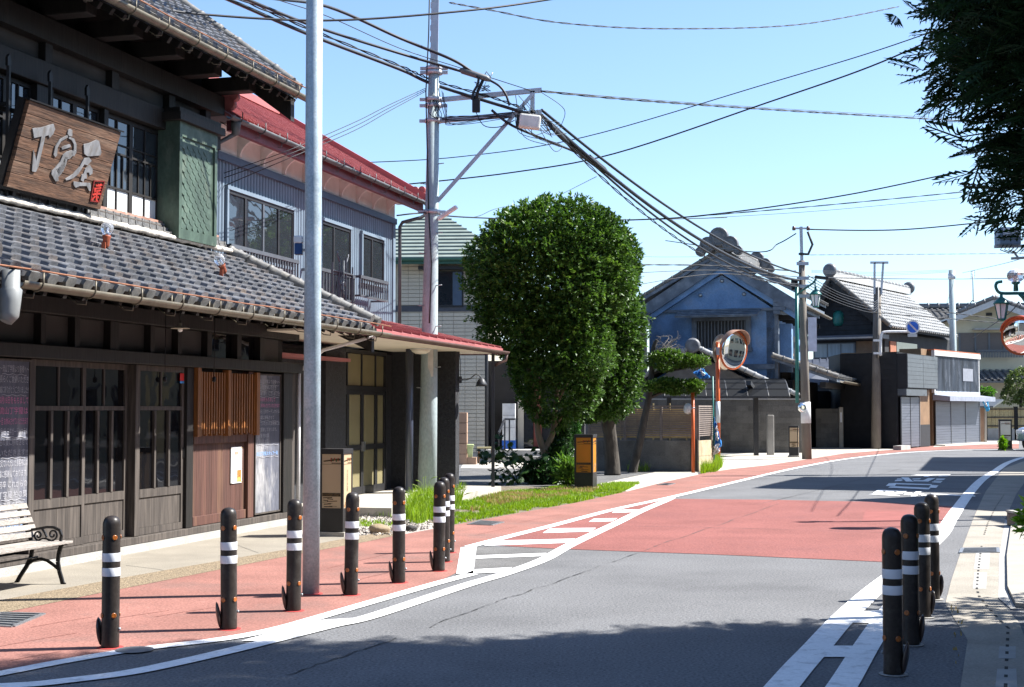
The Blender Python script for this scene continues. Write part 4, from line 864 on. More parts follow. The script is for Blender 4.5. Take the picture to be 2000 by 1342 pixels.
b = MB(); half_gutter(b, BF.P(-6.9, pf+.06, 2.595), BF.P(pe+.08, pf+.06, 2.595), .055); b.tube([BF.P(pe+.06, pf+.06, 2.57), BF.P(pe+.06, pf+.04, 2.44), BF.P(1.12, 1.56, 2.34)], .03, 8); b.build('porch_gutter', gb, bhouse)
b = MB(); q = BF.P(1.08, 1.54); b.bar((q.x, q.y, 0), (q.x, q.y, 2.56), .06); b.build('porch_post', mat('dark_steel', (.035, .038, .045), rough=.5), bhouse)
b = MB(); q = BF.P(-1.12, .69); b.tube([(q.x, q.y, .13), (q.x, q.y, 2.56)], .066, 14); b.build('porch_column', mat('navy_column', (.045, .055, .085), rough=.35, spec=.6), bhouse)
u, z = BF.pix(768, 690, .8); t = thing('ceiling_lamp', 'round white dome lamp on the cream porch ceiling', 'lamp', BF.P(-1.3, .95, 2.55))
b = MB(); M = Matrix.Translation(BF.P(-1.3, .95, 2.555)); b.lathe([(.0, -.10), (.09, -.09), (.15, -.055), (.165, -.02)], 20, M); b.build('dome', mat('lamp_dome', (.75, .70, .58), rough=.35), t); b = MB(); b.lathe([(.18, -.022), (.18, 0)], 20, M); b.build('rim', crm, t)
# gooseneck lamp at the wing wall
t = thing('wall_lamp', 'small dark gooseneck lamp on the charcoal wing wall', 'lamp', BF.P(.05, 1.16, 1.95)); q = AT(902, 742, 25.1)
dk = MATS['dark_steel']; b = MB(); b.box(-.05, .0, -.03, .03, -.06, .06, Matrix.Translation(q)); b.build('base_plate', dk, t)
b = MB(); b.tube([q, q+Vector((.08, 0, .0)), q+Vector((.16, 0, .03)), q+Vector((.24, 0, .10)), q+Vector((.31, 0, .08)), q+Vector((.34, 0, .02))], .012, 6); b.tube([q+Vector((-.02, 0, .06)), q+Vector((-.03, 0, .35)), q+Vector((-.06, -.02, .62))], .006, 5); b.build('arm', dk, t)
b = MB(); b.lathe([(.10, -.13), (.098, -.09), (.06, -.02), (.025, .02)], 14, Matrix.Translation(q+Vector((.345, 0, .02)))); b.build('shade', dk, t)
t = thing('notice_frame', 'pale notice frame on the charcoal wing wall behind the concrete pole', 'notice', BF.P(0, .55, 1.3)); q0, q1 = AT(838, 840, 25.3), AT(855, 750, 25.3)
ff = lambda v0, v1, u0, u1, z0, z1, nm, m: fpart(nm, BF, m, t, [(u0, u1, v0, v1, z0, z1)])
vv = [BF.n[0]*(q.x-BF.O[0])+BF.n[1]*(q.y-BF.O[1]) for q in (q0, q1)]
ff(vv[0], vv[1], -.03, -.002, q0.z, q1.z, 'frame', alum); ff(vv[0]+.02, vv[1]-.02, -.034, -.03, q0.z+.25, q1.z-.03, 'sheet', p_)
# ================================================================ bollards
bolm = mat('dark_brown_bollard', (.024, .019, .0165), rough=.4, var=.2, scale=10, spec=.32, wear=(.075, .068, .062), wscale=11, wamt=.35, fine=.2, fscale=50)
bandm = mat('reflective_band', (.66, .67, .70), rough=.35, var=.04); amber = mat('amber_reflector', (.30, .085, .01), rough=.3, var=.3, scale=120, spec=.7)
capm = mat('bollard_hatch', (.05, .035, .03), rough=.3, spec=.6)
BR = 'bollards beside the road'
def bollard(loc, rz, label):
    t = thing('bollard', label, 'bollard', loc, rz, BR); W = WM[t.name]
    b = MB(); b.lathe([(.058, 0), (.057, .02), (.057, .795), (.0555, .81), (.05, .829), (.040, .843), (.026, .851), (.010, .8545)], 24, W); b.build('post', bolm, t)
    for z0, z1 in ((.560, .615), (.466, .520)):
        b = MB(); b.lathe([(.0585, z0), (.0588, z0+.001), (.0588, z1-.001), (.0585, z1)], 24, W); b.build('reflective_band', bandm, t)
    for z in (.715, .215):
        for k in range(4):
            M = W @ Matrix.Rotation(pi/4+k*pi/2, 4, 'Z') @ Matrix.Translation((.0545, 0, z)) @ Matrix.Rotation(pi/2, 4, 'Y')
            b = MB(); b.lathe([(.0175, 0), (.0175, .0055), (.012, .0072), (.008, .0058), (.004, .0065)], 14, M); o = b.build('reflector', amber, t)
    M = W @ Matrix.Translation((-.072, .0, .105)) @ Matrix.Rotation(-.14, 4, 'Y') @ Matrix.Diagonal((.28, .72, 1.25, 1))
    b = MB(); b.lathe([(.004, -.075), (.032, -.062), (.052, -.032), (.058, 0), (.052, .032), (.032, .062), (.004, .075)], 14, M); b.build('lock_hatch', capm, t)
    b = MB(); b.lathe([(.011, 0), (.011, .012), (.006, .016)], 8, W @ Matrix.Translation((.055, 0, .125)) @ Matrix.Rotation(pi/2, 4, 'Y')); b.build('bolt', steel, t)
    b = MB(); b.lathe([(.085, .0045), (.083, .0075)], 24, W); b.build('base_ring', redn if loc[0] < 0 else concg, t)
    return t
bl = [(215, 1266), (447, 1230), (573, 1194), (685, 1163), (779, 1139), (857, 1116)]
ords = ['nearest the bench, first of the left-hand row', 'second from the left in the left-hand row, scraped and chalky', 'third of the left-hand row, just left of the tall steel pole', 'fourth of the left-hand row, just right of the tall steel pole', 'fifth of the left-hand row, beside the pale rock', 'sixth of the left-hand row, in front of the last two']
b0 = bollard(G(*bl[0]), -.15, 'dark brown bollard '+ords[0])
P_all = [G(*p) for p in bl]
stepv = Vector((.33, .90, 0))
P_all += [G(868, 1098), G(877, 1080)]
ords += ['seventh of the left-hand row, half hidden by the sixth', 'farthest of the left-hand row, mostly hidden by the sixth']
rots = [-.15, .25, .2, .3, .22, .2, .2, .2]
for k in range(1, 8): dup(b0, Matrix.Translation(P_all[k]) @ Matrix.Rotation(rots[k], 4, 'Z') @ Matrix.Rotation((.008, -.014, .01, .012, -.01, .009, -.008)[k-1], 4, 'X') @ Matrix.Rotation((-.012, .006, .012, -.006, .01, -.01, .006)[k-1], 4, 'Y'), 'dark brown bollard '+ords[k])
r0 = bollard(G(1745, 1318), pi+.75-pi/4-.45, 'black bollard nearest the camera in the right-hand row')
for k, (p, l) in enumerate((((1779, 1260), 'second in the right-hand row'), ((1803, 1206), 'third in the right-hand row'), ((1822, 1171), 'farthest in the right-hand row'))):
    dup(r0, Matrix.Translation(G(*p)) @ Matrix.Rotation(pi+.1+.12*k, 4, 'Z'), 'black bollard '+l)
# ================================================================ tall galvanised pole
galv = mat('galvanised_steel', (.34, .42, .475), rough=.5, metal=.15, var=.18, scale=5, fine=.15, fscale=60, rvar=.1, wear=(.50, .54, .58), wscale=14, wamt=.6)
gp = G(607, 1161); t = thing('steel_pole', 'tall galvanised steel pole standing among the left-hand bollards', 'pole', gp)
b = MB(); b.tube([gp+Vector((0, 0, -.02)), gp+Vector((0, 0, 3)), gp+Vector((0, 0, 8.5))], .071, 28); b.build('shaft', galv, t)
b = MB(); b.lathe([(.10, .005), (.098, .009)], 24, Matrix.Translation(gp)); b.build('base_ring', redn, t)
q = AT(584, 484, gp.y); b = MB(); b.bar(q+Vector((0, 0, -.02)), Vector((gp.x-.05, gp.y, q.z-.02)), .03, .022); b.build('bracket', steel, t)
b = MB(); b.box(-.035, .03, -.035, .035, -.06, .035, Matrix.Translation(q)); b.build('sensor_base', mat('navy_plastic', (.01, .05, .16), rough=.4), t, bevel=.006)
b = MB(); b.box(-.042, .033, -.04, .04, .036, .10, Matrix.Translation(q)); b.build('sensor_head', mat('white_plastic', (.62, .63, .64), rough=.4), t, bevel=.012)
# ================================================================ paper lanterns on posts (andon)
def panelmat(name, c, tr=.5):
    if name in MATS: return MATS[name]
    m = mat(name, c, rough=.5, var=.06, scale=3); t_ = m.node_tree; b_ = t_.nodes['Principled BSDF']; o = t_.nodes['Material Output']
    tl = t_.nodes.new('ShaderNodeBsdfTranslucent'); ms = t_.nodes.new('ShaderNodeMixShader'); ms.inputs[0].default_value = tr
    t_.links.new(b_.inputs['Base Color'].links[0].from_socket, tl.inputs['Color']); t_.links.new(b_.outputs[0], ms.inputs[1]); t_.links.new(tl.outputs[0], ms.inputs[2]); t_.links.new(ms.outputs[0], o.inputs[0]); return m
anb = mat('lantern_black', (.017, .017, .018), rough=.45, var=.2)
prt = mat('printed_dark_ink', (.06, .035, .012), rough=.6, var=.9, scale=30, stretch=(1, 1, 3)); prg = mat('printed_green', (.05, .10, .03), rough=.6, var=.5, scale=40); prr = mat('printed_red', (.35, .06, .03), rough=.6)
def lantern(F, u, v, s, h, label, pm, text=True):
    t = thing('street_lantern', label, 'lantern', F.P(u, v, 0), 0, 'box lanterns along the pavement'); a = s/2; fr = s*.10; zb, zt = h*.32, h*.94
    fpart('plinth', F, concl, t, [(u-a-.03, u+a+.03, v-a-.03, v+a+.03, 0.0, .055)])
    fpart('lower_box', F, anb, t, [(u-a, u+a, v-a, v+a, .056, zb-.03)], bevel=.004)
    fpart('frame', F, anb, t, [(u+sx_*a-(fr if sx_ > 0 else 0), u+sx_*a+(0 if sx_ > 0 else fr), v+sv*a-(fr if sv > 0 else 0), v+sv*a+(0 if sv > 0 else fr), zb-.03, zt) for sx_ in (-1, 1) for sv in (-1, 1)]+[(u-a-.004, u+a+.004, v-a-.004, v+a+.004, zt, h), (u-a-.002, u+a+.002, v-a-.002, v+a+.002, zb-.032, zb)], bevel=.003)
    i_ = a-.012
    for (sx_, sv) in ((-1, 0), (1, 0), (0, 1), (0, -1)):
        if sx_: q = (u+sx_*i_-.004, u+sx_*i_+.004, v-a+fr, v+a-fr)
        else: q = (u-a+fr, u+a-fr, v+sv*i_-.004, v+sv*i_+.004)
        pn = fpart('panel', F, pm, t, [(*q, zb+.001, zt-.001)])
        # printed motif: river at the foot, branch at the head
        H_ = zt-zb; dx = .0062
        def pr(a0, a1, z0, z1, m, nm='printed_motif', sl=0):
            b = MB(); 
            if sx_: P4 = [F.P(u+sx_*(i_+dx), v-a+fr+(s-2*fr)*a0, zb+H_*z0), F.P(u+sx_*(i_+dx), v-a+fr+(s-2*fr)*a1, zb+H_*(z0+sl)), F.P(u+sx_*(i_+dx), v-a+fr+(s-2*fr)*a1, zb+H_*(z1+sl)), F.P(u+sx_*(i_+dx), v-a+fr+(s-2*fr)*a0, zb+H_*z1)]
            else: P4 = [F.P(u-a+fr+(s-2*fr)*a0, v+sv*(i_+dx), zb+H_*z0), F.P(u-a+fr+(s-2*fr)*a1, v+sv*(i_+dx), zb+H_*(z0+sl)), F.P(u-a+fr+(s-2*fr)*a1, v+sv*(i_+dx), zb+H_*(z1+sl)), F.P(u-a+fr+(s-2*fr)*a0, v+sv*(i_+dx), zb+H_*z1)]
            b.poly(P4); b.build(nm, m, pn)
        if sx_ < 0 or sv > 0:
            if sx_ < 0:
                pr(.02, .98, .22, .285, prt)
                for k in range(9): z = .02+.02*k+random.uniform(0, .008); a0 = random.uniform(.02, .4); pr(a0, a0+random.uniform(.25, .55), z, z+random.uniform(.006, .018), prt, sl=random.uniform(-.01, .01))
            else:
                for k in range(5): pr(.1+.1*k, .25+.14*k, .02+.04*k, .07+.045*k, mat('printed_tan', (.35, .2, .09), rough=.6))
            pr(.02, .98, .81, .816, prt); pr(.08, .98, .855, .88, prt, sl=.04)
            for k in range(6): c_ = .45+.09*k; pr(c_, c_+.07, .86+.01*(k % 3), .93-.01*(k % 2), prg if k % 2 else prr)
            pr(.5, .98, .825, .84, prt)
    if text:
        for k, ch in enumerate('流山本町江戸回廊'): write(t, F, [ch], u-.022, v+i_+.0066, zb+(zt-zb)*(.66-.05*k), .036, prt, 'printed_character')
    return t
LF = Fr((0, 0), (MF.d[0], MF.d[1]))
def lf(p): return (p.x*LF.d[0]+p.y*LF.d[1], p.x*LF.n[0]+p.y*LF.n[1])
u, v = lf(G(656, 1046)); lantern(LF, u, v, .31, 1.06, 'black box lantern with tan printed panels beside the tall steel pole', panelmat('tan_panel', (.66, .52, .34), .4))
u, v = lf(G(1144, 957)); lantern(LF, u, v, .36, 1.06, 'dark box lantern with backlit amber panels at the grass edge under the round tree', panelmat('backlit_panel', (.70, .36, .045), .55), False)  # amber panel colour carries the glow of the sun behind it
u, v = lf(G(1551, 893)); lantern(LF, u, v, .30, 1.0, 'small dark box lantern in front of the block wall near the far pole', panelmat('tan_panel', (1, 1, 1)), False)
u, v = lf(AT(1964, 884, 53)); lantern(LF, u, v, .45, 1.15, 'white-panelled box lantern far off by the shuttered shop', panelmat('pale_panel', (.8, .76, .68), .3), False)
# ================================================================ rocks
def rock(label, x, y, r, col, sc):
    c = G(x, y); b = MB(); n, m = 14, 9; V = []
    rn = random.Random(int(x)); ph = [rn.uniform(0, 6) for _ in range(6)]
    for i in range(m+1):
        a = -pi/2+pi*i/m
        for j in range(n):
            t_ = 2*pi*j/n; d = Vector((math.cos(a)*math.cos(t_), math.cos(a)*math.sin(t_), math.sin(a)))
            k = 1+.10*math.sin(3*d.x+ph[0])+.08*math.sin(4*d.y+ph[1])+.08*math.sin(5*d.z+ph[2])
            V.append(c+Vector((d.x*sc[0], d.y*sc[1], d.z*sc[2]+sc[2]*.55))*1.0*1 if False else c+Vector((d.x*sc[0]*k, d.y*sc[1]*k, d.z*sc[2]*k+sc[2]*.5)))
    b.add(V, [(i*n+j, i*n+(j+1) % n, (i+1)*n+(j+1) % n, (i+1)*n+j) for i in range(m) for j in range(n)], True)
    return b.build('rock', mat('rock_'+label[:4], col, rough=.85, var=.25, scale=9, bump=.5, bscale=20, fine=.15), None, label, 'rock', 'rocks at the gravel bed')
rock('smooth tan rock on the gravel bed behind the fourth bollard', 742, 1041, 1, (.26, .20, .13), (.135, .11, .075)); rock('small dark grey rock on the gravel bed behind the fifth bollard', 804, 1037, 1, (.045, .043, .042), (.075, .07, .05))
# ================================================================ concrete utility pole with arms
cpm = mat('pole_concrete', (.32, .385, .40), rough=.85, var=.14, scale=2.5, stretch=(1, 1, .4), fine=.12, fscale=40, wear=(.32, .30, .27), wscale=3, wamt=.5)
stl = mat('grey_steel_arm', (.42, .44, .48), rough=.5, metal=.4, var=.12, scale=5)
cable = mat('black_cable', (.012, .013, .016), rough=.6, var=.1)
base = G(834, 977); topp = AT(850, 0, 24.45); ln = (topp-base)/topp.z
up = thing('utility_pole', 'leaning concrete utility pole with bracket arms between porch and round tree', 'utility pole', base)
ax = lambda z: base+ln*z
b = MB(); b.tube([ax(-.1), ax(2), ax(4.6), ax(7.4)], [.165, .145, .118, .095], 20); b.build('shaft', cpm, up)
b = MB(); b.bar(ax(6.3), ax(10.5), .13, .07, up=(0, 1, 0))
for k in range(14): b.bar(ax(7.5+k*.2)+Vector((-.066, -.02, 0)), ax(7.6+k*.2)+Vector((-.066, -.02, 0)), .012, .03)
b.build('steel_extension', stl, up)
PY = 24.45
aA = [AT(838, 197, PY), AT(1058, 176, PY)]; aB = [AT(838, 238, PY), AT(1058, 219, PY)]
b = MB(); b.bar(aA[0], aA[1], .075); b.build('arm', stl, up); b = MB(); b.bar(aB[0], aB[1], .075); b.build('arm', stl, up)
b = MB(); b.bar(AT(834, 416, PY-.1), AT(1042, 182, PY-.06), .06); b.build('brace', stl, up); b = MB(); b.bar(AT(1040, 178, PY), AT(1040, 222, PY), .075); b.build('tie', stl, up)
for y in (196, 208, 238, 416, 135, 143):
    p = AT(838 if y < 300 else 836, y, PY); z = p.z; c = ax(z); b = MB(); b.lathe([(.15, -.03), (.15, .03)], 14, Matrix.Translation(c)); b.bar(c+Vector((-.24, 0, 0)), c+Vector((.24, 0, 0)), .05, .05); b.build('clamp', stl, up)
for z in (1.9, 2.6, 3.3, 4.2, 5.4):
    b = MB(); b.tube([ax(z)+Vector((-.1, -.08, 0)), ax(z)+Vector((-.2, -.12, .005))], .009, 6); b.build('step_bolt', steel, up); b = MB(); b.tube([ax(z+.35)+Vector((.1, -.08, 0)), ax(z+.35)+Vector((.2, -.12, .005))], .009, 6); b.build('step_bolt', steel, up)
fl_ = mat('marker_plate', (.55, .53, .5), rough=.6); b = MB(); q = ax(2.35)+Vector((.03, -.142, 0)); b.box(-.045, .045, -.004, .0, -.26, .26, Matrix.Translation(q)); b.build('number_plate', fl_, up)
b = MB(); b.tube([ax(10)+Vector((-.09, -.08, 0)), ax(8)+Vector((-.10, -.08, 0)), ax(7)+Vector((-.13, -.1, 0)), ax(5)+Vector((-.05, -.13, 0)), ax(4)+Vector((.02, -.135, 0)), ax(3)+Vector((0, -.14, 0))], .012, 5); b.build('riser_cable', cable, up)
for px_, py_, z0 in ((700+145, 10, 0), ): pass
t = thing('pole_lamp', 'slim tube lamp sticking out from the concrete pole', 'lamp', AT(850, 428, PY)); b = MB(); b.bar(AT(856, 428, PY-.15), AT(892, 404, PY-.3), .08, .06); b.build('housing', mat('lamp_white', (.68, .68, .66), rough=.4), t, bevel=.01); b = MB(); b.bar(AT(846, 432, PY-.12), AT(860, 424, PY-.17), .05); b.build('holder', stl, t)
t = thing('splice_box', 'white cable splice box hanging under the pole arms', 'splice box', AT(1030, 238, PY-.15)); q = AT(1033, 238, PY-.15)
b = MB(); b.box(-.17, .2, -.09, .09, -.12, .12, Matrix.Translation(q) @ Matrix.Rotation(.12, 4, 'Y')); b.build('case', mat('splice_white', (.66, .65, .60), rough=.5), t, bevel=.03); b = MB(); b.box(-.22, -.165, -.075, .075, -.10, .10, Matrix.Translation(q) @ Matrix.Rotation(.12, 4, 'Y')); b.build('end_cap', iron, t, bevel=.015)
t = thing('terminal_box', 'small black terminal box hanging from the upper cables at the pole', 'terminal box', AT(930, 205, PY-.1)); q = AT(930, 206, PY-.1); b = MB(); b.box(-.07, .07, -.05, .05, -.12, .11, Matrix.Translation(q)); b.build('case', iron, t, bevel=.015); b = MB(); b.tube([q+Vector((0, 0, .1)), q+Vector((.03, 0, .25)), q+Vector((.12, 0, .45))], .03, 6); b.build('sleeve', cable, t)
t = thing('cable_sleeve', 'long grey cable splice sleeve on the thick upper cable', 'cable splice', AT(925, 145, PY-.1)); b = MB(); b.tube([AT(898, 136, PY-.15), AT(903, 138, PY-.15), AT(950, 153, PY-.1), AT(958, 157, PY-.1)], [.03, .055, .055, .03], 10); b.build('sleeve', gutg, t); b = MB(); b.tube([AT(945, 150, PY-.1), AT(950, 140, PY-.1), AT(958, 150, PY-.1), AT(962, 142, PY-.1)], .012, 5); b.build('fixing', steel, t)
# ================================================================ cables
def crspline(P_, k=8):
    out = []
    for i in range(len(P_)-1):
        p0 = P_[max(i-1, 0)]; p1 = P_[i]; p2 = P_[i+1]; p3 = P_[min(i+2, len(P_)-1)]
        for j in range(k):
            t_ = j/k; out.append(.5*((2*p1)+(-p0+p2)*t_+(2*p0-5*p1+4*p2-p3)*t_*t_+(-p0+3*p1-3*p2+p3)*t_**3))
    return out+[P_[-1]]
cabc = mat('blue_black_cable', (.009, .011, .016), rough=.55, var=.1)
def wire(pts, r, label, name='overhead_cable', m=None, tw=0, cat='cable', grp='overhead cables'):
    P_ = crspline([p if isinstance(p, Vector) else AT(*p) for p in pts]); b = MB()
    if tw:
        dense = []
        for a, c in zip(P_, P_[1:]):
            n = max(2, int((c-a).length/.12)); dense += [a.lerp(c, j/n) for j in range(n)]
        for s_ in (0, 1):
            b.tube([p+Vector((math.cos(i*tw+pi*s_), 0, math.sin(i*tw+pi*s_)))*r*1.3 for i, p in enumerate(dense)], r, 4)
    else: b.tube(P_, r, 6)
    return b.build(name, m or cabc, None, label, cat, grp)
wire([(250, -75, 15), (429, -8, 19.8), (600, 66, 22), (780, 135, 24), (850, 166, 24.4), (1010, 216, 24.3), (1045, 226, 24.4)], .028, 'thickest lower cable of the bundle running from top left to the concrete pole')
wire([(250, -82, 15), (440, -14, 19.8), (600, 55, 22), (780, 128, 24), (850, 158, 24.4), (960, 190, 24.4), (1030, 214, 24.4)], .012, 'thin messenger wire just above the lower cable bundle at top left', tw=.8)
wire([(255, -85, 15), (455, -12, 19.8), (610, 50, 22), (780, 104, 24), (900, 139, 24.3)], .024, 'middle thick cable from top left to the grey splice sleeve')
wire([(290, -95, 15), (520, -8, 19.8), (640, 32, 22), (780, 94, 24), (900, 133, 24.4), (1040, 178, 24.4)], .007, 'thin wire between the two thick cables at top left')
wire([(330, -100, 15), (492, -12, 19.8), (640, 13, 22.5), (780, 74, 24), (880, 115, 24.2), (917, 137, 24.3), (935, 152, 24.3)], .026, 'uppermost thick cable from top left curving into the splice sleeve')
wire([(955, 156, 24.35), (975, 168, 24.3), (988, 185, 24.3), (995, 206, 24.3)], .022, 'short thick cable drooping from the splice sleeve to the lower bundle')
wire([(935, 150, 24.3), (933, 165, 24.3), (925, 180, 24.3), (922, 195, 24.3)], .024, 'short thick cable dropping from the sleeve to the black terminal box')
wire([(929, 218, 24.3), (945, 245, 24.3), (975, 248, 24.3), (1005, 235, 24.3)], .008, 'loose loop of cable hanging below the black terminal box')
A0 = AT(1058, 226, 24.5); B0 = AT(1563, 548, 43.66)
def span(a, c, sag, n=10): return [a.lerp(c, i/n)+Vector((0, 0, -4*sag*(i/n)*(1-i/n))) for i in range(n+1)]
SPN = ['heavy main cable descending from the pole arms to the far pole', 'second heavy cable under the descending main cable', 'twisted cable wound round the descending main cables', 'lowest looping cable of the descending bundle']
wire(span(A0, B0, .55), .036, SPN[0]); wire(span(A0+Vector((0, 0, .1)), B0+Vector((0, 0, .22)), .42), .026, SPN[1]); wire(span(A0+Vector((0, 0, -.05)), B0+Vector((0, 0, -.1)), .8), .013, SPN[2], tw=.55)
wire([(960, 215, 24.3), (1000, 245, 24.4), (1070, 275, 25.5), (1130, 300, 27)]+span(AT(1160, 322, 28), B0+Vector((0, 0, -.2)), .5), .024, SPN[3])
wire(span(AT(1075, 245, 24.6), AT(1175, 330, 28.3), .05), .045, 'thick sheathed section of the main cable right of the arms', m=cabc); wire(span(AT(1150, 308, 27.5), AT(1180, 333, 28.5), .0, 4), .07, 'black splice sleeve on the descending main cable', name='cable_sleeve', m=cable, cat='cable splice', grp=None)
# tangle of drop wires at the arms
for k in range(16):
    rn = random.Random(k); x0, y0 = rn.uniform(990, 1060), rn.uniform(180, 225); x1, y1 = rn.uniform(1060, 1110), rn.uniform(235, 290)
    wire([(x0, y0, 24.3), ((x0+x1)/2+rn.uniform(-25, 25), (y0+y1)/2+rn.uniform(0, 45), 24.4), (x1, y1, 25)], .006, 'thin slack drop wire in the tangle right of the splice box', m=cable, grp='tangled drop wires at the pole arms')
for k in range(9):
    rn = random.Random(100+k); x0 = rn.uniform(842, 866); wire([(x0, rn.uniform(165, 200), 24.3), (x0+rn.uniform(-12, 14), rn.uniform(200, 230), 24.2), (x0+rn.uniform(0, 60), rn.uniform(225, 250), 24.3), (1000, rn.uniform(218, 232), 24.3)], .006, 'thin slack wire looped at the concrete pole clamps', m=cable, grp='slack wires at the pole clamps')
for k in range(6):
    rn = random.Random(300+k); wire([(925+rn.uniform(0, 25), 160, 24.3), (930+rn.uniform(-10, 30), 178, 24.3), (945+rn.uniform(-15, 15), 170, 24.3), (955, 160+rn.uniform(0, 20), 24.3)], .005, 'small coil of wire beneath the grey splice sleeve', m=cable, grp='coiled wire under the splice sleeve')
wire([(250, 5, 17), (385, 27, 18), (640, 40, 19), (900, 22, 20), (1080, -2, 21), (1300, -40, 22)], .016, 'black cable across the very top, left of centre')
wire([(878, 5, 24), (960, 20, 25), (1100, 45, 27), (1300, 56, 30), (1560, 48, 34), (1760, 12, 38)], .008, 'faint twisted cable sagging across the top right sky', tw=.7)
wire([(1058, 178, 24.4), (1200, 192, 26), (1400, 207, 29), (1620, 221, 32), (1880, 236, 36)], .010, 'twisted cable from the arm end to the dark conifer', tw=.7); wire([(1058, 177, 24.4), (1300, 197, 27), (1620, 218, 32), (1880, 232, 36)], .005, 'hair-thin wire just above the twisted cable to the conifer')
wire([(705, 318, 30), (900, 306, 30), (1140, 268, 29), (1500, 163, 27), (1700, 103, 25.5), (1860, 48, 24)], .010, 'thin dark cable rising to the conifer, upper of two')
wire([(785, 361, 30), (1000, 337, 30), (1200, 300, 29), (1500, 200, 27), (1700, 130, 25.5), (1870, 55, 24)], .015, 'black cable rising to the conifer, lower of two')
wire([(1225, 430, 31), (1340, 424, 31), (1500, 405, 31), (1680, 376, 31), (1860, 338, 31)], .016, 'black cable from the descending bundle to the conifer foot')
wire([(1330, 425, 33), (1600, 402, 34), (1890, 374, 35)], .007, 'faint wire under the black cable to the conifer foot', tw=.6); wire([(1340, 428, 36), (1600, 412, 37), (1890, 385, 38)], .006, 'second faint wire under the black cable to the conifer foot')
for k, (x, y) in enumerate(((432, 340), (436, 348), (431, 366))):
    wire([(832, 172+3*k, 24.4), (760, 205+6*k, 23.2), (690, 240+8*k, 22), (560, 295+8*k, 20.4), (x, y, BU.P(uB(440, 350), .1, 0).y)], .006, ['upper', 'middle', 'lower'][k]+' service wire from the concrete pole to the blue house')
wire([(775, 421, 23.8), (835, 416, 24.3), (905, 424, 27), (1100, 430, 33), (1300, 428, 40), (1420, 425, 46)], .014, 'horizontal cable passing behind the round tree crown')
wire([(905, 425, 27), (935, 422, 29), (980, 405, 35), (1060, 395, 45), (1165, 345, 28)], .006, 'thin wire rising behind the round tree crown')
wire([(1580, 448, 43.7), (1700, 450, 44), (1800, 446, 44), (1960, 430, 44)], .022, 'thick cable from the far pole top to the right-hand transformer')
wire([(1555, 456, 43.6), (1520, 476, 44), (1470, 492, 45), (1300, 470, 60)], .018, 'cable from the far pole top passing before the ridge tiles')
for k, (ya, yb, yc) in enumerate(((517, 519, 530), (533, 528, 541), (557, 535, 548))):
    wire([(1240, ya, 40), (1400, yb, 42), (1560, yc, 43.6)], .010, ['upper', 'middle', 'lower'][k]+' wire crossing the blue gable to the far pole', tw=.6 if k == 0 else 0)
for k in range(5):
    wire([(1578, 538+6*k, 43.7), (1640, 572+5*k, 47), (1700, 590+5*k, 51), (1715, 585+4*k, 55)], .011, 'wire of the close group sagging from the far pole past the lantern', grp='wires sagging behind the green lantern')
wire([(1580, 541, 43.7), (1700, 544, 50), (1860, 545, 60), (2010, 543, 60)], .016, 'dark horizontal cable at mid height on the far right')
wire([(1580, 498, 50), (1750, 497, 55), (2010, 495, 60)], .006, 'faint horizontal wire above the dark horizontal cable', tw=.6); wire([(1500, 500, 46), (1300, 502, 50), (1240, 500, 52)], .005, 'faint wire at ridge height beside the round tree')
for k in range(3): wire([(1585, 528+2*k, 44), (1720, 532+3*k, 55), (1860, 527+2*k, 57)], .006, 'thin wire between the far pole and the twin-topped pole', grp='thin wires at the twin-topped pole')
wire([(1880, 533, 57), (1960, 515, 40), (2010, 500, 22)], .007, 'thin wire rising from the grey far pole to the right edge'); wire([(1845, 605, 57), (1860, 560, 57), (1866, 535, 57)], .006, 'guy wire beside the grey far pole')
wire([(1990, 590, 21), (1960, 620, 30), (1900, 660, 57)], .010, 'diagonal cable below the right-hand street lamp'); wire([(1700, 590, 55), (1850, 610, 57), (1990, 628, 60)], .010, 'wire crossing the cream gable, upper', tw=.5); wire([(1700, 610, 55), (1850, 622, 57), (1990, 634, 60)], .010, 'wire crossing the cream gable, lower', tw=.5)
# ================================================================ vegetation
def rot_from(dirs, spin):
    """(n,3,3) frames: column 1 = dir, column 2 = face normal turned by spin"""
    d = dirs/np.linalg.norm(dirs, axis=1, keepdims=True); ref = np.tile(np.array([0, 0, 1.]), (len(d), 1)); par = np.abs(d[:, 2]) > .95; ref[par] = (1, 0, 0)
    x = np.cross(d, ref); x /= np.linalg.norm(x, axis=1, keepdims=True); z = np.cross(x, d)
    c, s = np.cos(spin)[:, None], np.sin(spin)[:, None]; x2 = x*c+z*s; z2 = -x*s+z*c
    return np.stack([x2, d, z2], axis=2)
def scatter(TV, TF, R, P, S):
    n, m = len(P), len(TV); V = np.einsum('nij,mj->nmi', R, TV)*np.asarray(S)[:, None, None]+P[:, None, :]
    F = (np.arange(n)[:, None, None]*m+TF[None]).reshape(-1, TF.shape[1]); return V.reshape(-1, 3), F
def rdir(n, r=rng):
    v = r.normal(size=(n, 3)); return v/np.linalg.norm(v, axis=1, keepdims=True)
LEAF = (np.array([[0, 0, 0], [.26, .45, .07], [0, 1, -.04], [-.26, .45, .07]]), np.array([[0, 1, 2, 3]]))
def bumps(p, k, seed):
    r = np.random.default_rng(seed); v = np.zeros(len(p))
    for _ in range(6): w_ = r.normal(size=3)*k; v += np.sin(p @ w_+r.uniform(0, 6))
    return v/6
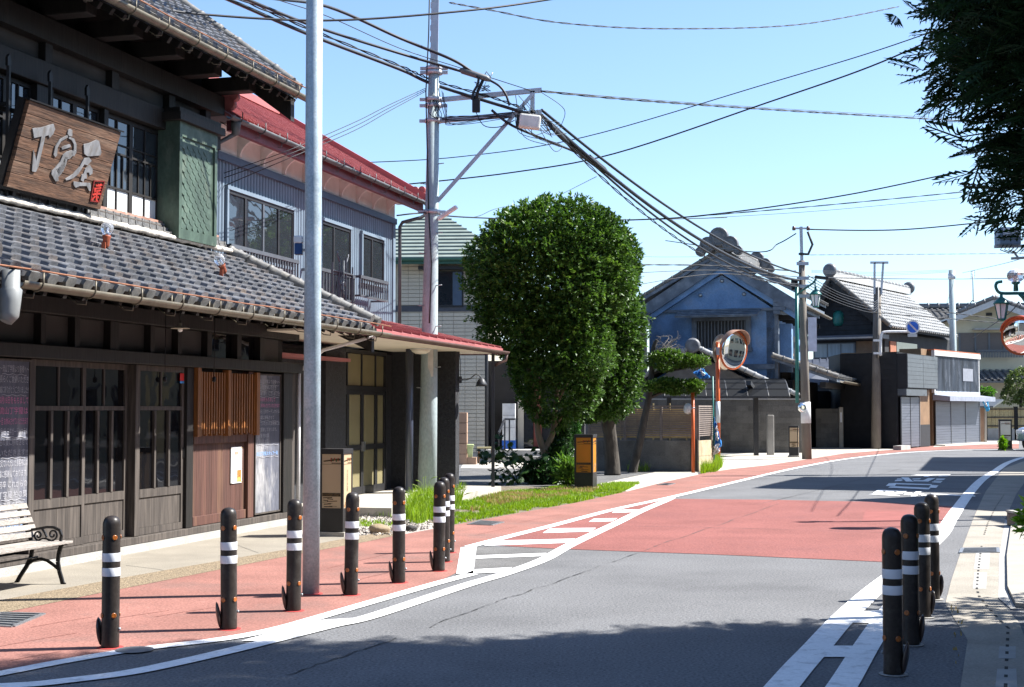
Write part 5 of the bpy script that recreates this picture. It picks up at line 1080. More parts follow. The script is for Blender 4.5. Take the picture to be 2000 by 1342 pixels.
def shell_points(ells, n, lo=.72, hi=1.03, seed=1):
    r = np.random.default_rng(seed); area = np.array([(a[1][0]*a[1][1]*a[1][2])**(2/3) for a in ells]); pr = area/area.sum(); out, nrm = [], []
    for (c, rad), q in zip(ells, pr):
        m = int(n*q); d = rdir(m, r); c = np.array(c); rad = np.array(rad); f_ = r.uniform(lo**3, hi**3, m)**(1/3); p = c+d*rad*f_[:, None]
        p += d*(bumps(p, 3.0, seed+5)*.15)[:, None]+d*(bumps(p, 8.0, seed+6)*.12)[:, None]
        nn = d/rad; nn /= np.linalg.norm(nn, axis=1, keepdims=True); keep = np.ones(m, bool)
        for (c2, r2) in ells:
            if tuple(c2) == tuple(c): continue
            keep &= (((p-np.array(c2))/np.array(r2))**2).sum(1) > .62
        out.append(p[keep]); nrm.append(nn[keep])
    return np.concatenate(out), np.concatenate(nrm)
def leafy(name, ells, n, k, size, m, parent, seed=1, lo=.72, hi=1.03, up=.35, T=LEAF, spread=.9):
    p, nn = shell_points(ells, n, lo, hi, seed); r = np.random.default_rng(seed+9); q = len(p)
    P_ = np.repeat(p, k, axis=0); ax_ = np.repeat(nn+np.array([0, 0, up])+.45*rdir(q, r), k, axis=0); ax_ /= np.linalg.norm(ax_, axis=1, keepdims=True)
    d = ax_+spread*rdir(q*k, r); d /= np.linalg.norm(d, axis=1, keepdims=True); P_ = P_+ax_*r.uniform(-.4, .5, (q*k, 1))*size
    V, F = scatter(T[0], T[1], rot_from(d, r.uniform(-.9, .9, q*k)), P_, size*r.uniform(.65, 1.25, q*k))
    return np_mesh(name, V, F, m, parent)
bark = mat('light_bark', (.20, .155, .105), rough=.9, var=.3, scale=8, stretch=(1, 1, .3), bump=.5, bscale=25); barkd = mat('dark_bark', (.055, .048, .040), rough=.95, var=.35, scale=12, bump=.8, bscale=25, stretch=(1, 1, .35))
lf1 = leafmat('osmanthus_leaf', (.024, .064, .012), (.092, .172, .03), rough=.45, tr=.22, spec=.3)
lf2 = leafmat('shrub_leaf', (.018, .050, .014), (.045, .10, .025), rough=.4, tr=.2); lfp = leafmat('podocarpus_leaf', (.045, .10, .015), (.10, .17, .03), rough=.4, tr=.25)
lfc = leafmat('cypress_leaf', (.009, .024, .011), (.022, .052, .016), rough=.6, tr=.35, spec=.25); lfb = leafmat('bright_leaf', (.10, .22, .02), (.17, .32, .03), rough=.4, tr=.4)
tr1 = thing('osmanthus_tree', 'large dense round-topped evergreen tree on the grass strip', 'tree', G(1070, 945))
leafy('crown', [((.62, 29.6, 4.28), (1.60, 1.5, 1.55)), ((1.42, 29.9, 4.5), (1.22, 1.2, 1.25)), ((1.0, 29.6, 2.75), (1.12, 1.0, 1.25)), ((.1, 29.4, 3.25), (.78, .8, .75)), ((1.0, 29.5, 5.0), (1.35, 1.2, .88)), ((.95, 29.55, 2.05), (.88, .8, .85))], 21000, 6, .085, lf1, tr1, seed=3)
leafy('sunlit_shoots', [((.62, 29.6, 4.28), (1.60, 1.5, 1.55)), ((1.42, 29.9, 4.5), (1.22, 1.2, 1.25)), ((.95, 29.6, 2.9), (1.05, 1.0, 1.15)), ((1.0, 29.5, 5.0), (1.35, 1.2, .88))], 900, 7, .09, leafmat('sunlit_osmanthus_leaf', (.05, .11, .016), (.13, .21, .04), rough=.45, tr=.3), tr1, seed=5, lo=1.0, hi=1.07, up=.7)  # stray outer shoots; their brighter leaf colour stands in for yellow sunlight
leafy('inner_foliage', [((.65, 29.6, 4.2), (1.25, 1.2, 1.2)), ((1.3, 29.9, 4.3), (.95, .95, 1.0)), ((.95, 29.6, 2.9), (.75, .75, .9))], 5000, 4, .14, lf1, tr1, seed=4, lo=.3)
Yt = 29.5
def limb(b, pts, r): b.tube(crspline([AT(*p) for p in pts], 5), [r[0]+(r[1]-r[0])*i/((len(pts)-1)*5) for i in range((len(pts)-1)*5+1)], 9)
b = MB(); limb(b, [(1072, 955, Yt), (1070, 920, Yt), (1066, 890, Yt), (1062, 876, Yt)], (.10, .085)); limb(b, [(1062, 880, Yt), (1052, 850, Yt), (1048, 815, Yt), (1042, 780, Yt), (1030, 700, Yt), (1015, 600, Yt)], (.075, .03)); limb(b, [(1063, 880, Yt), (1078, 850, Yt), (1084, 815, Yt), (1086, 780, Yt), (1100, 700, Yt), (1090, 600, Yt)], (.07, .03)); limb(b, [(1085, 830, Yt), (1098, 815, Yt), (1112, 800, Yt)], (.03, .012)); limb(b, [(1048, 812, Yt), (1040, 795, Yt), (1020, 775, Yt)], (.03, .012)); limb(b, [(1086, 790, Yt+.2), (1110, 740, Yt+.3), (1140, 680, Yt+.3), (1150, 560, Yt+.3)], (.05, .02))
b.build('trunk', bark, tr1)
tr2 = thing('trimmed_evergreen', 'narrow column-trimmed evergreen tree behind the round tree on its right', 'tree', AT(1195, 925, 33.2))
leafy('crown', [((1.98, 32.5, 2.35), (1.0, .9, 1.15)), ((2.06, 32.4, 3.6), (.94, .9, 1.5)), ((2.06, 32.4, 4.7), (.9, .8, 1.0))], 11500, 6, .088, lf1, tr2, seed=13)
leafy('inner_foliage', [((1.98, 32.5, 2.4), (.7, .65, .8)), ((2.06, 32.4, 4.0), (.6, .6, 1.5))], 2200, 4, .14, lf1, tr2, seed=14, lo=.3)
b = MB(); limb(b, [(1196, 928, 33.2), (1195, 900, 33.2), (1192, 860, 33.1), (1190, 820, 33), (1195, 760, 32.8)], (.20, .12)); limb(b, [(1192, 870, 33.1), (1180, 830, 33), (1176, 790, 32.9)], (.09, .05)); b.build('trunk', barkd, tr2)
tr3 = thing('niwaki_tree', 'cloud-pruned garden tree with two leaf pads and bare twigs behind the slat fence', 'tree', AT(1236, 918, 34.55)); Yn = 34.55
b = MB(); limb(b, [(1234, 930, Yn), (1240, 900, Yn), (1250, 860, Yn), (1258, 820, Yn), (1268, 770, Yn), (1273, 720, Yn), (1276, 680, Yn), (1284, 664, Yn)], (.12, .045)); limb(b, [(1266, 780, Yn), (1290, 768, Yn), (1320, 766, Yn), (1350, 762, Yn)], (.04, .02)); limb(b, [(1272, 730, Yn), (1295, 725, Yn), (1325, 722, Yn), (1350, 716, Yn)], (.035, .015)); b.build('trunk', barkd, tr3)
b = MB(); rn = random.Random(5)
for k in range(42):
    x, y = rn.uniform(1280, 1325), rn.uniform(660, 690); ex, ey = x+rn.uniform(-14, 20), y-rn.uniform(0, 16); yy = Yn+rn.uniform(-.3, .3)
    limb(b, [(1276+(x-1276)*.3, 688, Yn), (x, y, yy), (ex, ey, yy)], (.010, .003))
b.build('bare_twigs', mat('grey_twig', (.20, .18, .16), rough=.9), tr3)
pads = [((AT(1327, 706, Yn)), (.66, .5, .17)), ((AT(1290, 756, Yn)), (.42, .4, .14)), ((AT(1345, 754, Yn)), (.36, .4, .16)), ((AT(1318, 756, Yn)), (.5, .45, .17))]
leafy('leaf_pad', [(tuple(pads[0][0]), pads[0][1])], 1300, 6, .075, lfp, tr3, seed=21, up=.7, lo=.6); leafy('leaf_pad', [(tuple(c), r) for c, r in pads[1:]], 2300, 6, .075, lfp, tr3, seed=22, up=.7, lo=.6)
# shrubs at the foot of the round tree
sh = thing('ivy_shrub', 'dark leafy shrub climbing the stems of the round tree', 'shrub', G(1090, 945)); q = lambda x, y, Y: tuple(AT(x, y, Y))
leafy('foliage', [(q(1085, 900, 29.7), (.30, .35, .45)), (q(1098, 850, 29.9), (.16, .2, .6)), (q(1060, 925, 29.3), (.40, .4, .25))], 1500, 5, .10, lf2, sh, seed=31, lo=.5)
b = MB(); limb(b, [(1096, 945, 29.8), (1098, 880, 29.9), (1095, 810, 29.9)], (.06, .04)); b.build('stem', barkd, sh)
FAT = []
for k in range(7):
    a = (k-3)*.42; L = .5-.05*abs(k-3); c_, s_ = math.cos(a+pi/2), math.sin(a+pi/2); FAT.append(((0, .5, 0), (c_*L*.55+s_*.09, .5+s_*L*.55-c_*.09, .02), (c_*L, .5+s_*L, -.06), (c_*L*.55-s_*.09, .5+s_*L*.55+c_*.09, .02)))
FATV = np.array([p for f_ in FAT for p in f_]); FATF = np.array([[4*i, 4*i+1, 4*i+2, 4*i+3] for i in range(7)])
fs = thing('fatsia_shrub', 'low shrub with big lobed leaves left of the round tree foot', 'shrub', G(1010, 945)); leafy('foliage', [(q(1000, 910, 29), (.42, .4, .20)), (q(975, 890, 29), (.2, .3, .15))], 50, 3, .26, lf2, fs, seed=41, T=(FATV, FATF), up=.6, lo=.3)
b = MB(); rn = random.Random(4)
for k in range(12): x = rn.uniform(965, 1035); limb(b, [(1012, 945, 29), ((1012+x)/2, 925, 29+rn.uniform(-.2, .2)), (x, rn.uniform(885, 920), 29+rn.uniform(-.3, .3))], (.012, .006))
b.build('stem', lf2, fs)
ls = thing('leafy_weed_clump', 'sunlit clump of long leaves between round tree and amber lantern', 'plant', G(1112, 950)); b_ = np.array([[-.09, 0, 0], [.09, 0, 0], [.06, .6, .05], [0, 1, -.1], [0, 1, -.1], [-.06, .6, .05]])
leafy('foliage', [(q(1112, 930, 28.4), (.22, .2, .30))], 170, 4, .22, leafmat('weed_leaf', (.05, .12, .02), (.13, .22, .04), tr=.3), ls, seed=45, T=(np.array([[-.07, 0, 0], [.07, 0, 0], [0, 1, -.12], [-.05, .5, .06]]), np.array([[0, 1, 2, 3]])), up=.8, lo=.2, spread=.6)
# grass
grm = leafmat('grass_blade', (.10, .20, .012), (.24, .34, .035), rough=.5, tr=.35); grd = leafmat('dry_grass', (.26, .19, .07), (.34, .26, .11), rough=.7, tr=.25)
def inpoly(x, y, P_):
    c = np.zeros(len(x), bool); j = len(P_)-1
    for i in range(len(P_)):
        xi, yi = P_[i]; xj, yj = P_[j]; m = ((yi > y) != (yj > y)) & (x < (xj-xi)*(y-yi)/(yj-yi+1e-9)+xi); c ^= m; j = i
    return c
def grass(name, poly, n, h, m, seed, lean=.35, label=None, cut=0.0):
    P_ = [(p.x, p.y) for p in (G(*a) for a in poly)]; xs, ys = zip(*P_); r = np.random.default_rng(seed); x = r.uniform(min(xs), max(xs), n*4); y = r.uniform(min(ys), max(ys), n*4); k = inpoly(x, y, P_)
    pp = np.stack([x, y, 0*x], 1); k &= bumps(pp, 4, seed+1)+.35*bumps(pp, 12, seed+2) > cut; x, y = x[k][:n], y[k][:n]; q_ = len(x)
    hh = h*r.uniform(.45, 1.3, q_)*(1+.5*bumps(np.stack([x, y, 0*x], 1), 2.5, seed+3)); a = r.uniform(0, 2*pi, q_); w_ = .0045+.003*r.random(q_); la = r.uniform(0, 2*pi, q_); L = lean*hh*r.uniform(.2, 1.6, q_)
    B = np.stack([x, y, np.full(q_, .003)], 1); W = np.stack([np.cos(a)*w_, np.sin(a)*w_, 0*w_], 1); D = np.stack([np.cos(la)*L, np.sin(la)*L, hh], 1); Mi = B+D*.5+np.stack([-np.cos(la)*L*.15, -np.sin(la)*L*.15, hh*.08], 1)
    V = np.stack([B-W, B+W, Mi+W*.8, Mi-W*.8, B+D], 1).reshape(-1, 3); i = np.arange(q_)*5
    me_F = np.concatenate([np.stack([i, i+1, i+2], 1), np.stack([i, i+2, i+3], 1), np.stack([i+3, i+2, i+4], 1)]); o = np_mesh(name, V, me_F, m); return tag(o, label, 'grass', None, 'stuff')
GR = [(840, 1000), (905, 980), (1000, 962), (1110, 950), (1130, 955), (1200, 943), (1252, 944), (1214, 963), (1120, 983.5), (1018, 1001), (880, 1026), (845, 1018)]
grass('grass_strip', GR, 24000, .055, grm, 1, label='bright green grass strip along the red sidewalk', cut=-.22)
grass('tall_grass', [(792, 1018), (800, 985), (850, 968), (905, 965), (900, 990), (860, 1012), (815, 1026)], 5200, .21, grm, 2, label='taller grass around the foot of the concrete pole', cut=-.6)
grass('dry_grass', [(905, 985), (980, 965), (1090, 958), (1180, 952), (1150, 968), (1010, 985), (920, 1000)], 5200, .07, grd, 3, label='dry straw-coloured grass in the strip', cut=-.1)
grass('grass_tuft', [(1226, 922), (1240, 908), (1290, 908), (1296, 919), (1260, 922)], 2400, .22, grm, 4, label='grass tuft before the low block wall', cut=-.5)
grass('corner_weeds', [(1368, 926), (1372, 915), (1400, 906), (1412, 912), (1400, 922)], 1800, .26, grm, 5, label='weeds at the low block wall corner', cut=-.5); grass('gravel_weeds', [(690, 1045), (700, 985), (790, 985), (800, 1030), (760, 1042)], 1100, .07, grm, 6, label='small weeds in the gravel bed', cut=.12)
grass('gutter_weeds', [(1855, 1170), (1868, 1170), (1880, 1230), (1868, 1320), (1858, 1320), (1862, 1230)], 260, .035, grd, 8, label='small weeds in the right-hand gutter seam', cut=.15)
b = MB(); rn = random.Random(3)   # foxtail heads
for k in range(26):
    x, y = rn.uniform(800, 905), rn.uniform(980, 1012); p = G(x, y); h = rn.uniform(.22, .42); dx = rn.uniform(-.1, .1); b.tube([p, p+Vector((dx*.4, 0, h*.7)), p+Vector((dx, 0, h))], .0022, 4); b.tube([p+Vector((dx, 0, h)), p+Vector((dx*1.5, 0, h+.025)), p+Vector((dx*2+.01, 0, h+.035))], [.003, .009, .003], 5)
o = b.build('foxtail_grass', leafmat('foxtail', (.20, .30, .06), (.30, .40, .10), tr=.3)); tag(o, 'foxtail seed heads around the concrete pole foot', 'grass', None, 'stuff')
# gravel stones
r = np.random.default_rng(9); P_ = [(p.x, p.y) for p in (G(*a) for a in [(640, 1042), (700, 978), (900, 968), (900, 1022), (770, 1046), (690, 1049)])]
x = r.uniform(-3, 0, 9000); y = r.uniform(15, 26, 9000); k = inpoly(x, y, P_); x, y = x[k], y[k]; OC = np.array([[1, 0, 0], [-1, 0, 0], [0, 1, 0], [0, -1, 0], [0, 0, .7], [0, 0, -.7]]); OF = np.array([[0, 2, 4], [2, 1, 4], [1, 3, 4], [3, 0, 4]])
V, F = scatter(OC, OF, rot_from(rdir(len(x), r), r.uniform(0, 6, len(x))), np.stack([x, y, 0*x+.008], 1), r.uniform(.008, .024, len(x)))
tag(np_mesh('gravel', V, F, mat('gravel_stone', (.40, .37, .33), rough=.9, var=.5, scale=60)), 'loose pale gravel between porch and sidewalk', 'gravel', None, 'stuff')
# ---- dark cypress overhanging from the right, its trunk outside the picture
cyp = thing('cypress_tree', 'dark cypress with drooping sprays hanging in from the upper right', 'tree', (6.05, 8.3, 0))
sp = []
for i in range(6):
    y = .1+.9*i/5; L = .42*(1-abs(i/5-.35)*.9); 
    for s_ in (-1, 1):
        sp.append([(0, y-.05, 0), (s_*L*.5, y+.12, .03), (s_*L, y+.26, -.03), (s_*L*.42, y+.2, .0)])
        if i in (1, 2, 3, 4): sp.append([(s_*L*.45, y+.10, 0), (s_*L*.5+s_*.05, y+.22, .05), (s_*L*.45, y+.36, .0), (s_*L*.40-s_*.02, y+.24, .0)])
sp.append([(-.03, 0, 0), (.03, 0, 0), (.02, 1.15, -.06), (-.02, 1.15, -.06)])
SPV = np.array([p for f_ in sp for p in f_]); SPF = np.array([[4*i, 4*i+1, 4*i+2, 4*i+3] for i in range(len(sp))])
r = np.random.default_rng(77); zz = np.array([2.75, 3.1, 3.4, 3.7, 4.2, 6.0, 8, 10, 11.6]); rr = np.array([1.9, 2.2, 2.35, 2.4, 2.45, 2.5, 2.2, 1.5, .3])
n = 7200; z = np.where(r.random(n*3) < .55, r.uniform(2.75, 4.8, n*3), r.uniform(4.8, 11.4, n*3)); R_ = np.interp(z, zz, rr); z = z[r.random(n*3) < (R_/2.75)][:n]; n = len(z); R_ = np.interp(z, zz, rr); a = np.where(r.random(n) < .45, r.uniform(.62*pi, 1.5*pi, n), r.uniform(0, 2*pi, n))
lob = 1+.05*np.sin(5*a+1.3*z)+.04*np.sin(9*a-2.1*z+1)+.05*np.sin(5.7*z+3*a); f_ = r.uniform(.06, 1.0, n)**.5; rad = R_*f_*lob
C_ = np.stack([6.25+np.cos(a)*rad*1.37, 8.4+np.sin(a)*rad*.96, z-.12*rad+.03], 1); k = 8
out = np.stack([np.cos(a), np.sin(a), -.25+.4*r.random(n)], 1); Pc = np.repeat(C_, k, 0)+r.normal(size=(n*k, 3))*np.array([.10, .10, .07]); d = np.repeat(out, k, 0)+r.normal(size=(n*k, 3))*.55+np.array([0, 0, -.25])
V, F = scatter(SPV, SPF, rot_from(d, r.normal(size=n*k)*.6), Pc, r.uniform(.12, .23, n*k)); np_mesh('crown', V, F, lfc, cyp)
b = MB(); b.tube([Vector((6.05, 8.3, -.1)), Vector((6.05, 8.3, 2)), Vector((6.05, 8.3, 6)), Vector((6.05, 8.3, 11))], [.2, .17, .11, .02], 10)
rn = random.Random(8)
for k in range(70):
    z0 = rn.uniform(2.4, 9.4); a_ = rn.uniform(0, 2*pi); L = float(np.interp(z0, zz, rr))*rn.uniform(.6, .95); b.tube([Vector((6.05, 8.3, z0)), Vector((6.05+math.cos(a_)*L*.65, 8.3+math.sin(a_)*L*.45, z0+.05)), Vector((6.05+math.cos(a_)*L*1.3, 8.3+math.sin(a_)*L*.84, z0-.12*L))], [.035, .02, .006], 5)
b.build('trunk', barkd, cyp)
# leafy shrub and planter at the right edge
s2 = thing('roadside_shrub', 'bright green leafy shrub peeking in at the right edge', 'shrub', (3.95, 10.1, 0)); leafy('foliage', [((4.06, 10.1, .70), (.36, .35, .24))], 170, 5, .085, lfb, s2, seed=51, lo=.3)
b = MB(); b.tube([Vector((4.0, 10.1, 0)), Vector((4.0, 10.1, .7))], .012, 6); b.build('stem', barkd, s2)
pl_ = thing('planter_box', 'dark planter box on the right-hand footway edge', 'planter', G(1995, 1030)); c = G(1996, 1030); b = MB(); b.box(-.11, .3, -.15, .25, .0, .18, Matrix.Translation(c)); b.build('box', anb, pl_, bevel=.01); b = MB(); b.box(-.12, .31, -.16, .26, .18, .21, Matrix.Translation(c)); b.build('rim', concg, pl_)

st = thing('dapple_tree', 'small leafy tree added to dapple the right-hand footway, outside the picture', 'tree', (6.6, 11.5, 0)); leafy('crown', [((6.5, 11.45, 3.05), (.95, .5, .5)), ((7.0, 11.7, 3.4), (.8, .6, .6))], 420, 5, .11, lf2, st, seed=81, lo=.3); b = MB(); b.tube([Vector((6.7, 11.5, 0)), Vector((6.65, 11.5, 1.8)), Vector((6.6, 11.5, 3.1))], [.06, .05, .03], 7); b.build('trunk', barkd, st)  # unseen tree, added to throw dappled shade on the footway
# ================================================================ beige house with green roof
tiled = mat('beige_wall_tile', (.50, .455, .375), rough=.75, var=.06, scale=2, rand=0, fine=.06); moss = mat('green_metal_roof', (.20, .235, .21), rough=.5, var=.1, scale=3); grn = mat('green_fascia', (.03, .10, .075), rough=.45)
jnt = mat('wall_joint', (.40, .365, .30), rough=.9)
HF = Fr((AT(948, 800, 42).x, 42.0), (-1, .10)); HF.n = (-HF.d[1], HF.d[0]) if False else HF.n
HF = Fr((AT(780, 800, 42).x-.9, 42.3), (1, -.06))       # u to the right, v towards the camera
bh = thing('beige_house', 'beige tiled two-storey house with green roof behind the blue house', 'house', HF.P(1.5, -3)); uH = lambda x: HF.U(x, 0, 700); wL, wR = uH(700), uH(947); zH = lambda y: HF.pix(860, y)[1]
fpart('wall', HF, jnt, bh, [(wL, wR, -7, -.02, .25, zH(508))]); fpart('plinth', HF, concg, bh, [(wL, wR, -7, .0, 0, .25)])
b = MB(); rows = int((zH(508)-.26)/.115); cols = int((uH(947)-uH(775))/.34)
for i in range(rows):
    for j in range(cols+1):
        z = .26+i*.115; u = uH(775)+j*.34
        if zH(603)-.1 < z < zH(603)+.08: continue
        b.fbox(HF, u, min(u+.33, wR), -.02, .012+random.uniform(0, .004), z, z+.10)
b.build('wall_tiles', tiled, bh, kind='stuff'); fpart('belt_course', HF, mat('slate_band', (.06, .065, .08), rough=.6), bh, [(wL, wR+.01, -.02, .03, zH(603)-.09, zH(603)+.09)])
w0, w1 = uH(852), uH(902); s_ = fpart('window', HF, blk, bh, [(w0-.05, w1+.05, .012, .06, zH(600), zH(530))]); fpart('pane', HF, bglass, s_, [(w0, w0+(w1-w0)*.62, .06, .066, zH(596), zH(533))]); fpart('shutter', HF, tbl, s_, [(w0+(w1-w0)*.65, w1, .06, .075, zH(597), zH(532))]); fpart('window_hood', HF, blk, s_, [(w0-.5, w1+.1, .0, .4, zH(528), zH(522))])
ew = uH(1000); z0, z1 = zH(508), zH(422); ap = 2.6; eL, eR = uH(690), ew; b = MB(); A_ = HF.P(eL, .6, z0); B_ = HF.P(eR, .6, z0); C_ = HF.P(eR, -7.5, z0); D_ = HF.P(eL, -7.5, z0); z1 = AT(872, 424, 45.5).z; RA = HF.P((uH(700)+uH(870))/2, -3.2, z1); RB = HF.P(HF.U(872, -3.2), -3.2, z1)
b.poly([A_, B_, RB, RA]); b.poly([B_, C_, RB]); b.poly([C_, D_, RA, RB]); b.poly([D_, A_, RA]); rf = b.build('roof', moss, bh)
for k in range(12):
    t0 = k/12; p, q = A_.lerp(RA, t0), B_.lerp(RB, t0); up_ = Vector((0, -.01, .02)); b = MB(); b.bar(p+up_, q+up_, .04, .035); b.build('roof_course', moss, rf)
fpart('fascia', HF, grn, bh, [(eL, eR, .5, .62, z0-.17, z0-.01), (eR-.1, eR, -7.5, .5, z0-.17, z0-.01)]); fpart('soffit', HF, mat('soffit_cream', (.5, .46, .38), rough=.8), bh, [(eL, eR-.11, -7, .49, z0-.06, z0-.03)]); b = MB(); half_gutter(b, HF.P(eL, .69, z0-.03), HF.P(eR+.05, .69, z0-.03), .06); b.build('gutter', grn, bh)
# entrance recess with steps
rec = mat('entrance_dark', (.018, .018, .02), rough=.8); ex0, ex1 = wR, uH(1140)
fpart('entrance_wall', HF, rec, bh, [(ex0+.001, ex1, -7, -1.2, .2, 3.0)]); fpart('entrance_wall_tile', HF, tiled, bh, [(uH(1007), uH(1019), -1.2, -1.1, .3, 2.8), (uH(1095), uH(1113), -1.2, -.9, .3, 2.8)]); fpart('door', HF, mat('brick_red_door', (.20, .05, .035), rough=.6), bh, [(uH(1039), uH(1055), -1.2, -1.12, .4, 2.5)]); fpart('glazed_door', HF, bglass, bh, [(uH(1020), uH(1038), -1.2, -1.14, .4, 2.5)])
fpart('step', HF, concg, bh, [(ex0+.05, ex1, -1.1, 1.0, 0, .17)]); fpart('step', HF, concg, bh, [(ex0+.05, ex1, -1.1, .6, .171, .34)])
b = MB(); q = [HF.P(wR+.05, -.03, .3), HF.P(wR+.05, -.03, zH(508)-.2)]; b.tube(q, .05, 8); b.build('rain_pipe', mat('dark_steel', (1, 1, 1)), bh)
t = thing('storage_cabinet', 'white cabinet with blue base standing in the beige house entrance', 'cabinet', HF.P(uH(991), -.6, .34)); fpart('cabinet', HF, mat('white_plastic', (1, 1, 1)), t, [(uH(979), uH(1004), -1.0, -.5, .60, 1.7)]); fpart('base', HF, mat('blue_plastic', (.015, .10, .45), rough=.4), t, [(uH(979)-.01, uH(1004)+.01, -1.01, -.49, .342, .598)])
for k in range(1, 3): fpart('drawer_line', HF, mat('grey_line', (.3, .3, .33), rough=.6), t, [(uH(979)+.01, uH(1004)-.01, -.5, -.494, .6+.37*k, .615+.37*k)])
t = thing('handrail', 'dark steel handrail at the beige house steps', 'handrail', HF.P(uH(985), .5, .2)); b = MB(); ra = HF.P(uH(979), 1.0, 0); rb = HF.P(uH(988), .5, .34); rc = HF.P(uH(1008), .5, .34); ds = MATS['dark_steel']
b.bar(ra+Vector((0, 0, .0)), ra+Vector((0, 0, .85)), .045); b.build('post', ds, t)
for p in (rb, HF.P(uH(997), .5, .34)):
    b = MB(); b.bar(p, p+Vector((0, 0, .9)), .045); b.build('post', ds, t)
b = MB(); b.bar(ra+Vector((0, 0, .85)), rb+Vector((0, 0, .9)), .05); b.bar(rb+Vector((0, 0, .9)), rc+Vector((0, 0, .9)), .05); b.build('rail', ds, t)
# brick pier, planter, stool
PF = Fr((AT(905, 905, 39.5).x-1.0, 39.5), (1, -.05)); uP = lambda x: PF.U(x, 0, 850)
t = thing('brick_pier', 'tan brick gate pier at the end of the charcoal wall', 'pier', PF.P(uP(905), 0, 0)); bk = mat('tan_brick', (.36, .235, .165), rough=.9, var=.12, scale=4, rand=.15); fpart('core', PF, mat('brick_mortar', (.22, .15, .11), rough=.9), t, [(uP(890), uP(911), -.28, -.02, 0, 1.44)])
for k in range(5): fpart('brick', PF, bk, t, [(uP(890)-.01, uP(912), -.3, .01, .01+.287*k, .285+.287*k)], bevel=.008)
fpart('low_kerb', PF, bk, t, [(uP(912)+.01, uP(930), -.3, .0, 0, .2)])
t = thing('plant_pot', 'pale green square plant pot beside the tan brick pier', 'plant pot', PF.P(uP(918), -.1, .2)); b = MB(); c = PF.P(uP(917.5), -.12, .2); b.lathe([(.085, 0), (.11, .22), (.125, .30), (.15, .305), (.15, .35), (.13, .36)], 4, Matrix.Translation(c) @ Matrix.Rotation(pi/4, 4, 'Z'), smooth=False); b.build('pot', mat('pale_green_pot', (.45, .52, .26), rough=.6), t); b = MB(); b.lathe([(.12, .33), (.12, .34)], 4, Matrix.Translation(c) @ Matrix.Rotation(pi/4, 4, 'Z'), smooth=False); b.build('earth', soil, t)
t = thing('wooden_stool', 'small wooden bench stool on the entrance paving', 'stool', AT(950, 886, 40.4)); c = AT(948, 892, 40.4); c.z = 0; wd = mat('stool_wood', (.16, .09, .045), rough=.7, var=.2, scale=20)
fpart_ = MB(); fpart_.box(-.24, .24, -.16, .16, .42, .46, Matrix.Translation(c)); fpart_.build('seat', mat('stool_top', (.42, .38, .22), rough=.7), t)
for sx_ in (-1, 1):
    for sy in (-1, 1): b = MB(); b.bar(c+Vector((sx_*.2, sy*.13, 0)), c+Vector((sx_*.18, sy*.12, .42)), .04); b.build('leg', wd, t)
b = MB(); b.bar(c+Vector((-.2, -.13, .15)), c+Vector((.2, -.13, .15)), .025); b.bar(c+Vector((-.2, .13, .15)), c+Vector((.2, .13, .15)), .025); b.build('stretcher', wd, t)
# clipped hedge and garden bench behind the lantern
t = thing('clipped_hedge', 'narrow clipped green hedge left of the slat fence', 'hedge', AT(1123, 890, 38)); c = AT(1123, 890, 38)
r = np.random.default_rng(61); n = 2600; p = np.stack([r.uniform(-.16, .16, n)+c.x, r.uniform(-.15, .3, n)+38, r.uniform(.35, 1.85, n)], 1); V, F = scatter(LEAF[0], LEAF[1], rot_from(rdir(n, r)+np.array([.2, -.6, .2]), r.uniform(-1, 1, n)), p, r.uniform(.05, .10, n)); np_mesh('foliage', V, F, leafmat('hedge_leaf', (.02, .075, .01), (.05, .14, .02)), t)
b = MB(); b.bar((c.x, 38.1, 0), (c.x, 38.1, 1.2), .05); b.build('stem', barkd, t)
# ================================================================ low block wall with slat fence
blkm = mat('concrete_block', (.125, .12, .11), rough=.95, var=.25, scale=3, fine=.2, fscale=50, bump=.4, bscale=40, rand=.16, wear=(.065, .063, .058), wscale=1.5, wamt=.6); blks = mat('sandy_block', (.42, .34, .22), rough=.95, var=.2, scale=4, fine=.2, fscale=50, rand=.12, wear=(.25, .2, .14), wscale=3, wamt=.5)
def block_wall(t, F, u0, u1, h, bw, bh_, m, th=.12, mj=None):
    fpart('mortar_core', F, mj or mat('block_mortar', (.13, .125, .115), rough=.95), t, [(u0+.005, u1-.005, -th, -.008, 0, h-.005)]); n = round(h/bh_); dz = h/n
    for i in range(n):
        u = u0-(bw/2 if i % 2 else 0)
        while u < u1-.02:
            a, c = max(u0, u)+.004, min(u+bw, u1)-.004
            if c-a > .03: fpart('block', F, m, t, [(a, c, -th-.002, random.uniform(-.002, .002), i*dz+.004, (i+1)*dz-.004)])
            u += bw
WF = Fr((2.13, 35.75), (2.44, -.88)); wl = math.hypot(2.44, .88)
t = thing('low_block_wall', 'low dark concrete block wall under the slat fence', 'wall', WF.P(1.3, 0)); block_wall(t, WF, -.25, wl, .76, .8, .38, blkm, mj=None)
WF2 = Fr((WF.P(wl, 0).x, WF.P(wl, 0).y), (.56, 1.33)); block_wall(t, WF2, .0, 1.45, .76, .45, .38, blks)
slm = mat('brown_slat', (.20, .165, .145), rough=.6, var=.12, rand=.08); bam = mat('bamboo_screen', (.43, .34, .17), rough=.7, var=.25, scale=12, stretch=(1, 1, 3), rand=.15)
t = thing('slat_fence', 'brown horizontal slat fence with bamboo backing on the low block wall', 'fence', WF.P(1.3, 0, .76))
